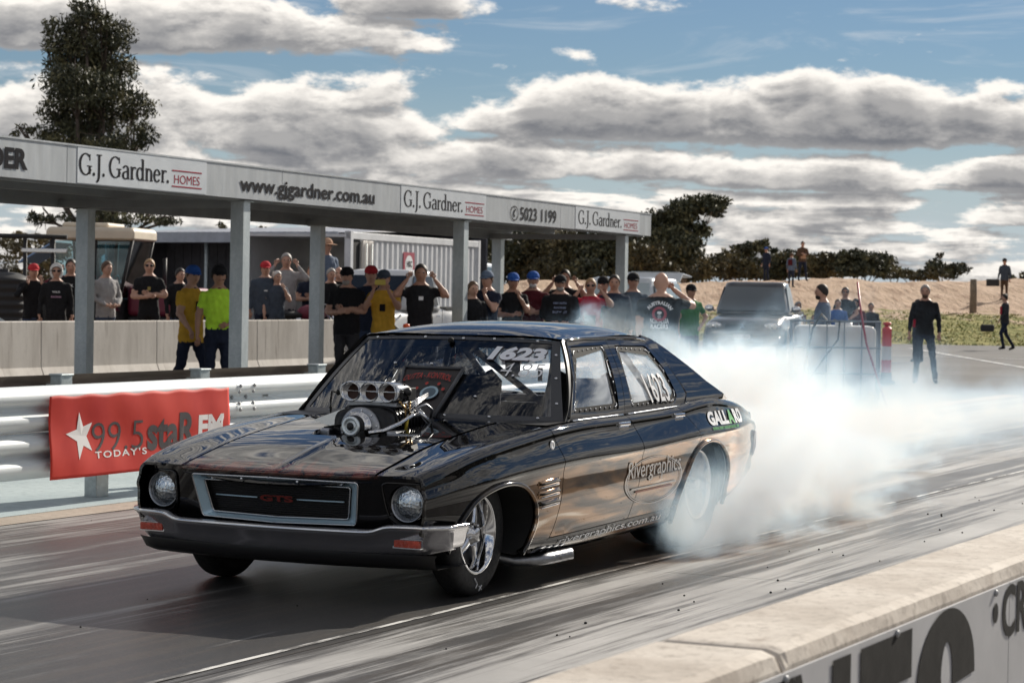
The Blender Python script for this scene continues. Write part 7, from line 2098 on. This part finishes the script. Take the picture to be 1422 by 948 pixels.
    for k in range(len(cen)):
        rg = names[reg[k]]; z = cen[k][2]
        if rg == 'torso' or (rg in ('thigh', 'neck') ): mi[k] = 1 if z > hem else 2
        if rg == 'neck': mi[k] = 0 if z > 1.475 + .03 * (cen[k][1] > 0) else 1
        if rg == 'uarm': mi[k] = 1 if (sleeve == 'long' or par[k] < .62) else 0
        if rg == 'farm': mi[k] = 1 if sleeve == 'long' else 0
        if rg in ('hand', 'head'): mi[k] = 0
        if rg == 'thigh' and z > hem: mi[k] = 1
        if rg == 'shin': mi[k] = (0 if shorts and par[k] > .02 else 2)
        if rg == 'foot': mi[k] = 3
        if rg == 'torso' and z > 1.475: mi[k] = 0
    body = MB(); body.v = [tuple(p) for p in co]; body.f = list(faces); body.mi = [int(q) for q in mi]; body.sm = [True] * len(faces)
    # fingers and thumb, rooted in the palm
    for (Wp, pm, Hp, side) in hands:
        d = (Hp - Wp).normalized(); ref = Vector((0, 1, 0)) if abs(d.y) < .8 else Vector((0, 0, 1)); sd = d.cross(ref).normalized(); pn = sd.cross(d)
        for q, ln in zip((-1.5, -.5, .5, 1.5), (.062, .075, .072, .056)):
            b0 = pm + sd * q * .0175; body.tube([b0, b0 + d * ln * .55 + pn * .006, b0 + d * ln + pn * .020], [.0095, .0088, .0070], 5)
        b0 = Wp.lerp(pm, .35); body.tube([b0, b0 - sd * .035 * side + d * .025, b0 - sd * .042 * side + d * .055 + pn * .008], [.0115, .0105, .008], 5)
    for sx in (-1, 1): body.ball(HC + ht @ Vector((sx * .032, -.094, .006)), (.015, .009, .008), 8, 5, 4)
    body.ball(HC + ht @ Vector((0, -.091, -.058)), (.024, .009, .006), 8, 5, 5)
    bo = body.build('body', mats_, root)
    # hair and headgear
    def cap_shell(name, m_, r, z_cut, y_cut, grow=1.0, low_back=0.0):
        mbh = MB(); vs = []; fs = []; n1, n2 = 20, 10; idx = {}
        for i in range(n2 + 1):
            t_ = PI * .62 * i / n2
            for k in range(n1):
                a = 2 * PI * k / n1
                front = max(0, -math.sin(a))
                tt = t_ * (1 - .50 * front) * (1 + low_back * max(0, math.sin(a)))
                p = Vector((r[0] * math.sin(tt) * math.cos(a), r[1] * math.sin(tt) * math.sin(a) + .006, r[2] * math.cos(tt) + .012)); vs.append(HC + ht @ p)
        fs = [(i * n1 + k, (i + 1) * n1 + k, (i + 1) * n1 + (k + 1) % n1, i * n1 + (k + 1) % n1) for i in range(n2) for k in range(n1)]
        mbh.raw(vs, fs, 0, True); o = mbh.build(name, m_, root); so = o.modifiers.new('s', 'SOLIDIFY'); so.thickness = .006; return o
    if hat != 'bald' and hair: cap_shell('hair', HAIR[hair], (.0895, .106, .115), 0, 0, low_back=.22)
    if beard:
        mbb = MB(); mbb.ball(HC + ht @ Vector((0, -.048, -.082)), (.054, .050, .044), 12, 8); mbb.build('beard', HAIR[beard], root)
    if hat and hat not in ('bald', 'hood') and not hat.startswith('hood'):
        kind, colr = hat.split(':'); mc = CL[colr]
        mbh = MB(); n1 = 20; vs = []
        for i in range(8):
            t_ = PI * .5 * i / 7
            for k in range(n1):
                a = 2 * PI * k / n1; vs.append(HC + ht @ Vector((.098 * math.sin(t_) ** .8 * math.cos(a), .113 * math.sin(t_) ** .8 * math.sin(a) + .004, .105 * math.cos(t_) + .030)))
        mbh.raw(vs, [(i * n1 + k, (i + 1) * n1 + k, (i + 1) * n1 + (k + 1) % n1, i * n1 + (k + 1) % n1) for i in range(7) for k in range(n1)], 0, True)
        if kind == 'cap':
            br = []
            for k in range(11):
                a = PI + PI * k / 10; br.append((.088 * math.cos(a), .10 * math.sin(a), .036)); 
            bo_ = [(.085 * math.cos(PI + PI * k / 10), .10 * math.sin(PI + PI * k / 10) - .075 * math.sin(PI * k / 10), .026 - .012 * math.sin(PI * k / 10)) for k in range(11)]
            mbh.raw([HC + ht @ Vector(p) for p in br + bo_], [(k, k + 1, 12 + k, 11 + k) for k in range(10)], 0, True)
        if kind == 'wide':
            q = [(1.0, .036), (1.75, .022)]
            mbh.raw([HC + ht @ Vector((.094 * r_ * math.cos(2 * PI * k / 20), .108 * r_ * math.sin(2 * PI * k / 20), z)) for r_, z in q for k in range(20)], [(k, (k + 1) % 20, 20 + (k + 1) % 20, 20 + k) for k in range(20)], 0, True)
        o = mbh.build({'cap': 'baseball_cap', 'wide': 'sun_hat', 'beanie': 'beanie'}[kind], mc, root); o.modifiers.new('s', 'SOLIDIFY').thickness = .006
    if hat and hat.startswith('hood'):
        o = cap_shell('hood', CL[hat.split(':')[1]], (.106, .122, .128), 0, 0, low_back=.55)
        mbh = MB(); mbh.tube([HC + ht @ Vector((.092 * math.cos(a), -.045, .012 + .125 * math.sin(a) - .01)) for a in np.linspace(-1.0, PI + 1.0, 22)], .020, 7); mbh.build('hood_edge', CL[hat.split(':')[1]], root)
    # brows are modelled; the dark eyes are enlarged to stand in for socket shade
    if glasses:
        mbg = MB()
        for sx in (-1, 1): mbg.ball(HC + ht @ Vector((sx * .034, -.096, .008)), (.030, .010, .020), 10, 6)
        mbg.tube([HC + ht @ Vector(p) for p in ((-.078, -.02, .014), (-.07, -.085, .014), (.07, -.085, .014), (.078, -.02, .014))], .005, 5); mbg.build('sunglasses', m_lens, root)
    if collar:
        mbc = MB(); mbc.tube([(0.066 * math.cos(a), .012 + .066 * math.sin(a), 1.488 + .012 * math.sin(a)) for a in np.linspace(0, 2 * PI, 17)], .014, 6); mbc.build('collar', CL[collar], root)
    for pr in (prints or []):
        txt, zc_, wd_, hh, colr, side_ = pr
        yy = (-.137 if side_ == 'f' else .138) * (bulk * .6 + .4)
        def fnp(a, b2, yy=yy, wd_=wd_, zc_=zc_, side_=side_):
            x = (-wd_ / 2 + a) * (1 if side_ == 'f' else -1); return Vector((x, yy + (.35 if side_ == 'f' else -.35) * x * x, zc_ + b2))
        if txt: lettering('shirt_print', txt, hh, wd_, fnp, colr, root, bold=.03)
        else:
            mbp = MB(); nx = 6; vs = [fnp(wd_ * i / nx, hh * j) for i in range(nx + 1) for j in (0, 1)]
            mbp.raw(vs, [(2 * i, 2 * i + 2, 2 * i + 3, 2 * i + 1) for i in range(nx)]); mbp.build('shirt_panel', colr, root)
    return root
# who stands where (picture column, distance, and so on)
P_ = person
PW = m_white
SB = 'spectators behind the wall'
def hz_y(u): return 405 + (u - 711) * .01745
def ht_for(v, u, D, z0=0.0):            # standing height whose crown meets row v
    return 1.535 - (v - hz_y(u)) * D / 3300.0 - z0
def d_wall(u): return 33.1 + u / 480.0 * 8.3
def crowd(label, u, D, v, **k):
    want = k.pop('h', None); z0 = 0.0
    if u < 474:
        D = max(D, d_wall(u) + .95 + (D - 35.2) * .35); z0 = .25
    if want is None: want = min(max(ht_for(v, u, D, z0), 1.58), 1.93)
    return P_(label, u, D, height=want, z0=z0, **k)
o = MB().box2((-34, 9.0, -.02), (-15.0, 25.0, .25)).build('viewing_bank', m_earth); o['kind'] = 'structure'
crowd('person in a black jacket and red fronted cap, hands at the chin, far left', 46, 36.0, 377, face=.15, arms=('face', 'face'), sleeve='long', hat='cap:redcap', top='black', bottom='jeans', group=SB, hair='dark')
crowd('person in a white hood and sunglasses with a printed black jumper', 78, 35.2, 369, arms=('down', 'down'), sleeve='long', hat='hood:white', glasses=True, bottom='black', prints=[('WILD', 1.28, .13, .03, PW, 'f'), ('RACING', 1.20, .16, .03, mat('print_pink', (.5, .3, .42), .6), 'f')], group=SB)
crowd('dark haired youth in black covering both ears left of the first post', 98, 36.4, 359, arms=('ears', 'ears'), sleeve='long', hair='dark', bottom='black', prints=[('CK', 1.30, .09, .05, PW, 'f')], group=SB)
crowd('person in a grey top half hidden by the first post', 147, 35.6, 362, face=.6, arms=('belly', 'belly'), sleeve='long', top='grey', bottom='jeans', hair='brown', group=SB)
crowd('fair haired youth in a black T shirt with folded arms', 207, 35.4, 359, arms=('crossed', 'crossed'), hair='fair', bottom='black', glasses=True, prints=[(None, 1.24, .05, .06, mat('print_gold', (.35, .27, .08), .6), 'f')], group=SB)
crowd('person in black standing just behind the man in mustard', 249, 36.5, 379, face=.5, sleeve='long', hair='dark', group=SB)
p6 = P_('man in a mustard work shirt and blue cap walking beside the wall', 266, 30.6, height=1.80, face=.75, arms=('swing_b', 'swing_f'), legs='walk', top='yellow', bottom='navy', hat='cap:blue', hair='brown', group='track crew', collar='navy', hem=.80, prints=[(None, 1.20, .09, .11, CL['black'], 'f')], vox=.02, headturn=-.3)
p7 = P_('man in a lime work shirt, black cap and headset by the second post', 304, 30.2, height=1.80, face=.10, arms=('belly', 'down'), top='lime', bottom='navy', hat='cap:black', hair='dark', group='track crew', collar='maroon', hem=.98, vox=.02, skin=1)
for sx in (-1, 1):
    mb = MB(); mb.ball((sx * .092, -.012, 1.645), (.022, .034, .042), 12, 8); mb.build('headset_cup', m_plastic, p7)
mb = MB(); mb.tube([(.095 * math.cos(a), -.012, 1.665 + .115 * math.sin(a)) for a in np.linspace(0, PI, 14)], .010, 6); mb.build('headset_band', m_plastic, p7)
mb = MB(); mb.tube([(.09, -.03, 1.62), (.085, -.11, 1.59), (.03, -.125, 1.585)], .004, 5); mb.build('headset_microphone', m_plastic, p7)
crowd('man in a dark jacket and bright red bucket cap', 368, 36.4, 363, face=.1, arms=('down', 'down'), sleeve='long', hat='cap:redcap', top='slate', bottom='navy', bulk=1.1, group=SB, hair='dark', prints=[(None, 1.24, .06, .02, PW, 'f')])
crowd('shorter person with pale hair in a dark top beside the red cap', 384, 35.6, 376, face=.4, arms=('chin', 'down'), top='slate', bottom='black', hair='white', group=SB)
crowd('tall man in a pale grey hooded top with hands over his ears', 397, 37.4, 351, arms=('ears', 'ears'), sleeve='long', top='grey', bottom='dkjeans', hair='grey', group=SB, collar='grey')
crowd('person in dark clothes mostly behind the third post', 432, 36.8, 368, arms=('crossed', 'crossed'), top='navy', sleeve='short', bottom='black', group=SB)
P_('person in a cream sun hat standing high behind the third post', 452, 43.5, height=1.90, z0=.55, face=.6, sleeve='long', top='bluegrey', bottom='navy', hat='wide:tan', group=SB)
crowd('man in a black T shirt raising one arm, right of the third post', 459, 35.2, 372, face=.35, arms=('eye', 'down'), bottom='black', hair='grey', group=SB)
crowd('bald man peering over a shoulder beside the third post', 470, 36.0, 370, arms=('down', 'down'), hat='bald', hair=None, group=SB)
crowd('man in a black T shirt and black cap with folded arms by the wall end', 482, 34.6, 371, face=-.25, arms=('crossed', 'crossed'), bottom='char', hat='cap:black', hair='dark', beard='grey', bulk=1.12, group=SB)
crowd('person in a dark jacket and red cap behind the mustard shirt', 515, 36.4, 369, sleeve='long', top='navy', bottom='jeans', hat='cap:redcap', group=SB, arms=('down', 'down'))
p15 = crowd('woman in a mustard shirt with ginger hair filming on a yellow phone', 533, 34.6, 375, face=-.12, arms=('phone', 'phone'), top='yellow', bottom='black', hair='ginger', hat='cap:slate', sleeve='short', hem=.80, group=SB, prints=[(None, 1.18, .08, .10, CL['black'], 'f')])
mb = MB(); mb.box((0, -.43, 1.585), (.15, .012, .075)); ph = mb.build('mobile_phone', mat('yellow_case', (.55, .45, .08), .5), None, bevel=.008)
ph.matrix_world = p15.matrix_basis.copy(); tag(ph, 'yellow mobile phone held up by the woman in mustard', 'phone')
crowd('man in a black T shirt and jeans covering both ears beside the orange bollard', 584, 34.0, 366, face=.05, arms=('ears', 'ears'), hair='dark', bottom='jeans', prints=[(None, 1.28, .06, .05, PW, 'f')], skin=1, bulk=1.05, group=SB)
crowd('person in a dark coat half hidden by the fourth post', 656, 36.0, 390, face=.4, sleeve='long', top='black', bottom='black', group=SB)
crowd('child in a dark cap between two canopy posts', 664, 38.5, 389, h=1.55, hat='cap:black', top='navy', bottom='navy', group=SB)
p18 = crowd('man in black with a pale blue cap holding a camera beside the fifth post', 677, 36.4, 376, face=-.5, arms=('chin', 'phone'), hat='cap:bluegrey', bottom='navy', top='navy', group=SB)
crowd('man in black T shirt, khaki shorts and blue cap, hand at his chin', 712, 37.0, 379, face=.15, arms=('chin', 'crossed'), bottom='khaki', hat='cap:blue', group=SB, shorts=True, skin=1, hair='dark')
crowd('older man in a maroon jacket and blue cap with folded arms', 740, 37.6, 377, arms=('crossed', 'crossed'), sleeve='long', top='maroon', bottom='black', hat='cap:blue', hair='white', beard='white', group=SB, bulk=1.08, hem=.78)
crowd('man with both hands to his ears behind the printed black shirt', 784, 40.0, 374, arms=('ears', 'ears'), hair='dark', group=SB, skin=1)
crowd('stout man in a black long sleeved race shirt with white print', 778, 37.2, 382, arms=('belly', 'belly'), sleeve='long', top='black', bottom='navy', hat='cap:black', bulk=1.22, beard='grey', group=SB, prints=[('K&N AUTO', 1.32, .20, .03, mat('print_blue', (.28, .33, .5), .6), 'f'), ('RACING', 1.25, .18, .03, mat('print_blue', (.28, .33, .5), .6), 'f'), ('BUDGET', 1.18, .22, .035, mat('print_blue', (.28, .33, .5), .6), 'f')])
crowd('woman in a red shirt and sunglasses holding her ears', 820, 37.4, 386, arms=('ears', 'ears'), top='red', bottom='black', glasses=True, hair='fair', group=SB, prints=[(None, 1.02, .18, .16, CL['char'], 'f')], bulk=.95)
crowd('man in a red shirt and black cap beside the woman in red', 838, 38.4, 384, face=-.2, arms=('crossed', 'down'), top='red', bottom='jeans', hat='cap:black', group=SB)
crowd('person in navy standing behind the sixth post', 853, 37.5, 381, sleeve='long', top='navy', bottom='slate', group=SB, hair='dark')
crowd('man in a dark open shirt and cap right of the sixth post', 879, 38.0, 379, face=.1, sleeve='long', top='slate', bottom='navy', hat='cap:black', group=SB)
p26 = P_('heavily built shaven headed man seen from behind in a black club shirt', 918, 28.0, height=1.80, face=PI - .08, arms=('down', 'eye'), sleeve='short', top='black', bottom='navy', hat='bald', hair=None, bulk=1.28, group='track crew', hem=.78, vox=.018,
         prints=[('NOSTALGIA', 1.165, .215, .062, PW, 'b'), ('RACERS', 1.105, .20, .055, PW, 'b')])
# arched word and round emblem on his back
mbp = MB(); P2, F2_, wd = text_mesh('AUSTRALIAN', 1.0, bold=.05)
x0 = min(q[0] for q in P2); k = 1.0 / wd
vs = []
for q in P2:
    a = math.radians(152 - (q[0] - x0) * k * 124); r_ = .135 + q[1] * .058
    x = r_ * math.cos(a); z = 1.262 + r_ * .92 * math.sin(a); vs.append((-x, .186 - .35 * x * x - .45 * max(0, z - 1.30), z))
mbp.raw(vs, F2_); mbp.build('shirt_print', PW, p26)
def back_disc(r0, r1, m_, zc_=1.275, zs=1.0, y=.187):
    mbd = MB()
    for k in range(20):
        P4 = []
        for (kk, r_) in ((k, r0), (k + 1, r0), (k + 1, r1), (k, r1)):
            a = 2 * PI * kk / 20; x = r_ * math.cos(a); P4.append((x, y - .35 * x * x, zc_ + zs * r_ * math.sin(a)))
        mbd.raw(P4, [(0, 1, 2, 3)])
    return mbd.build('shirt_emblem', m_, p26)
back_disc(.055, .085, mat('emblem_red', (.33, .03, .05), .6)); back_disc(.0, .028, PW, 1.29, .6, .189); back_disc(.0, .02, mat('emblem_grey', (.25, .25, .27), .6), 1.25, 1.2, .189)
crowd('child with dark hair beside the green and black shirt', 944, 43, 393, h=1.45, face=.3, top='green', bottom='navy', hair='dark', group='people by the dark ute')
crowd('person in a green and black shirt with a hand on the hip', 959, 42, 387, h=1.72, face=.5, arms=('hip', 'down'), top='green', bottom='black', hat='cap:black', group='people by the dark ute')
MG = 'people on the mound'
def on_mound(label, u, D, h, **k):
    L = (u - 711) / 3300.0 * D; z = ground_z(L, D); p = LD(L, D, z - .02); 
    fc = k.pop('face', 0.0)
    return P_(label, u, D, height=h, pos=(p.x, p.y, z - .02), face=YAW - math.atan((u - 711) / 3300.0) + fc, group=MG, vox=.032, **k)
on_mound('man in dark clothes and blue cap half sunk behind the mound crest', 1062, 118, 1.72, face=-.7, sleeve='long', top='navy', bottom='navy', hat='cap:blue')
on_mound('child with a maroon backpack climbing the mound', 1097, 105, 1.55, face=2.6, sleeve='long', top='bluegrey', bottom='dkjeans', hair='brown', prints=[(None, 1.10, .26, .30, CL['maroon'], 'b')])
on_mound('bare chested looking man striding along the mound crest', 1112, 109, 1.82, face=.3, legs='wide', arms=('crossed', 'crossed'), sleeve='long', top='brown', bottom='navy', hair='dark', prints=[(None, .98, .24, .16, CL['tan'], 'f')])
on_mound('man in dark clothes carrying a case on the mound at the right', 1393, 100, 1.78, face=-.4, sleeve='long', top='slate', bottom='brown', hat='cap:char')
FG = 'people behind the water tank'
crowd('hooded child behind the tail of the dark ute', 1108, 62, 404, h=1.40, sleeve='long', top='slate', bottom='navy', hat='hood:grey', group=FG, face=.5)
p31 = P_('dark haired man in a slate hooded jacket seen in profile above the water tank', 1143, 37.0, height=1.74, face=-1.35, sleeve='long', top='bluegrey', bottom='navy', hair='dark', glasses=False, beard='dark', group=FG, vox=.02, collar='bluegrey')
crowd('small child behind the hooded man', 1131, 52, 420, h=1.15, sleeve='long', top='navy', bottom='navy', hair='brown', group=FG)
crowd('man in a black vest with sunglasses beyond the water tank', 1174, 55, 394, h=1.78, arms=('belly', 'belly'), top='black', bottom='navy', hair='dark', glasses=True, group=FG)
crowd('child in a bright blue top beside the man in the black vest', 1164, 54, 404, h=1.50, sleeve='long', top='blue', bottom='navy', hair='brown', group=FG)
crowd('child in a pale beanie and maroon jacket beyond the tank', 1190, 56, 402, h=1.5, sleeve='long', top='maroon', bottom='navy', hat='hood:char', group=FG, face=-.4)
crowd('boy in a dark vest over white sleeves at the right of the tank', 1210, 58, 411, h=1.42, sleeve='long', top='char', bottom='navy', hair='dark', group=FG)
P_('bearded man in black standing beside the striped bollard', 1254, 43.4, pos=(-6.15, 31.6, 0), height=1.80, face=.22, legs='wide', sleeve='long', top='black', bottom='dkjeans', hair='grey', beard='brown', group='track crew', vox=.02, bulk=.98, hem=.86)
crowd('child in a sun hat behind the bearded man in black', 1276, 58, 402, h=1.52, face=-.5, top='slate', bottom='navy', hat='wide:char', group=FG, prints=[(None, .98, .2, .22, CL['red'], 'f')])
w38 = P_('person in dark clothes with a red patterned top walking over the asphalt', 1391, 72.4, pos=(-12.45, 61.9, 0), height=1.74, face=-1.0, legs='walk', arms=('swing_f', 'swing_b'), sleeve='long', top='char', bottom='navy', hair='dark', group='people behind the water tank', prints=[(None, 1.12, .20, .24, CL['red'], 'f')], vox=.028)
b_ = thing('shoulder_bag', 'black bag carried by the person walking over the asphalt', 'bag', (-12.95, 61.75, .55), .3)
mb = MB(); mb.box((0, 0, .12), (.42, .16, .22)); mb.build('bag_body', m_plastic, b_, bevel=.05); mb = MB(); mb.tube([(-.15, 0, .22), (-.1, 0, .36), (.1, 0, .36), (.15, 0, .22)], .012, 6); mb.build('bag_strap', m_plastic, b_)
c_ = LD((1377 - 711) / 3300 * 100, 100, 0); zc = ground_z((1377 - 711) / 3300 * 100, 100)
b_ = thing('carry_case', 'dark case hanging from the hand of the man on the right of the mound', 'case', (c_.x, c_.y, zc + .55), YAW)
mb = MB(); mb.box((0, 0, .16), (.55, .16, .30)); mb.build('case_body', m_plastic, b_, bevel=.04)
p = G(452, 43.5)
ck = thing('timber_crate', 'timber crate under the person in the cream sun hat', 'crate', (p.x, p.y, 0), YAW)
for k in range(5):
    mb = MB(); mb.box2((-.40, -.40 + k * .162, .50), (.40, -.40 + k * .162 + .15, .545)); mb.build('plank', mat('grey_timber', (.20, .16, .12), .9), ck)
for (x, y) in ((-.36, -.36), (.36, -.36), (-.36, .36), (.36, .36)):
    mb = MB(); mb.box2((x - .04, y - .04, 0), (x + .04, y + .04, .498)); mb.build('leg', mat('grey_timber', (.20, .16, .12), .9), ck)
# ================================================================== TYRE SMOKE
def smoke():
    x0, x1, y0, y1, z1 = -6.0, 2.4, 1.55, 25.0, 1.7
    mb = MB(); mb.box2((x0, y0, 0.004), (x1, y1, z1))
    o = mb.build('tyre_smoke', [])
    m = bpy.data.materials.new('smoke'); m.use_nodes = True
    t = m.node_tree; t.nodes.clear(); n = N(t)
    P = n.pos()
    wv = n.noise(P, 0.9, 0.0, 0.5, 0.0, 1)
    warp = n.node('ShaderNodeVectorMath', operation='MULTIPLY_ADD')
    n.put(warp.inputs[0], wv); warp.inputs[1].default_value = (1.3, 1.6, 0.7); 
    off = n.node('ShaderNodeVectorMath', operation='SUBTRACT'); n.put(off.inputs[0], P); off.inputs[1].default_value = (0.65, 0.8, 0.35)
    t.links.new(off.outputs[0], warp.inputs[2])
    Q = warp.outputs[0]
    x, y, z = n.sep(Q)
    px_, py_, pz_ = n.sep(P)
    nz = n.noise(Q, 1.6, 4.5, 0.6)
    # billow behind and beside the rear wheels: height of the cloud falls away down-track
    def puff(cx, cy, cz, rx, ry, rz, wgt):
        a = n.div(n.sub(x, cx), rx); b_ = n.div(n.sub(y, cy), ry); c_ = n.div(n.sub(z, cz), rz)
        r2 = n.add(n.mul(a, a), n.add(n.mul(b_, b_), n.mul(c_, c_)))
        return n.mx(n.sub(wgt, r2), -2.0)
    d = None
    for pf_ in SMOKE:
        q = puff(*pf_)
        d = q if d is None else n.mx(d, q)
    d = n.add(d, n.mul(n.sub(nz, 0.52), 4.6))
    veil = None
    for pf_ in VEIL:
        q = puff(*pf_); veil = q if veil is None else n.mx(veil, q)
    veil = n.add(veil, n.mul(n.sub(nz, 0.52), 3.2))
    dens = n.add(n.mul(n.ss(d, 0.0, 1.1), SM_D), n.mul(n.ss(veil, 0.0, 1.0), 0.42))
    vs = n.node('ShaderNodeVolumeScatter')
    vs.inputs['Color'].default_value = (0.50, 0.74, 1.0, 1)
    vs.inputs['Anisotropy'].default_value = 0.20
    t.links.new(dens, vs.inputs['Density'])
    ab = n.node('ShaderNodeVolumeAbsorption'); ab.inputs['Color'].default_value = (0, 0, 0, 1); t.links.new(n.mul(dens, 0.05), ab.inputs['Density'])
    ad = n.node('ShaderNodeAddShader'); t.links.new(vs.outputs[0], ad.inputs[0]); t.links.new(ab.outputs[0], ad.inputs[1])
    om = n.node('ShaderNodeOutputMaterial'); t.links.new(ad.outputs[0], om.inputs['Volume'])
    m.cycles.volume_step_rate = 1.0
    o.data.materials.append(m)
    o['kind'] = 'stuff'; o['label'] = 'thick white tyre smoke billowing from the rear wheels of the black car'
    return o
SM_D = 6.5
# centre x,y,z, radii, weight
SMOKE = [(1.0, 2.80, 0.10, 0.46, 0.80, 0.46, 0.95), (0.65, 3.9, 0.28, 0.9, 1.15, 0.60, 1.2), (0.0, 5.4, 0.42, 1.3, 1.7, 0.72, 1.1), (-0.5, 6.2, 1.0, 1.2, 2.0, 0.52, 0.45),
         (-0.9, 7.6, 0.50, 1.5, 2.1, 0.70, 0.7), (-1.0, 9.8, 0.25, 1.8, 2.6, 0.50, 0.5), (-2.0, 13.0, 0.15, 2.2, 3.6, 0.40, 0.3), (-2.6, 17.5, 0.10, 3.0, 4.0, 0.30, 0.1)]
VEIL = [(-0.6, 6.6, 0.60, 1.9, 3.4, 0.92, 0.9), (-2.2, 13.0, 0.2, 3.4, 6.0, 0.6, 0.9), (-1.0, 19.0, 0.1, 4.5, 6.0, 0.4, 0.9), (1.0, 3.0, 0.3, 0.7, 1.5, 0.75, 0.7)]
smoke()
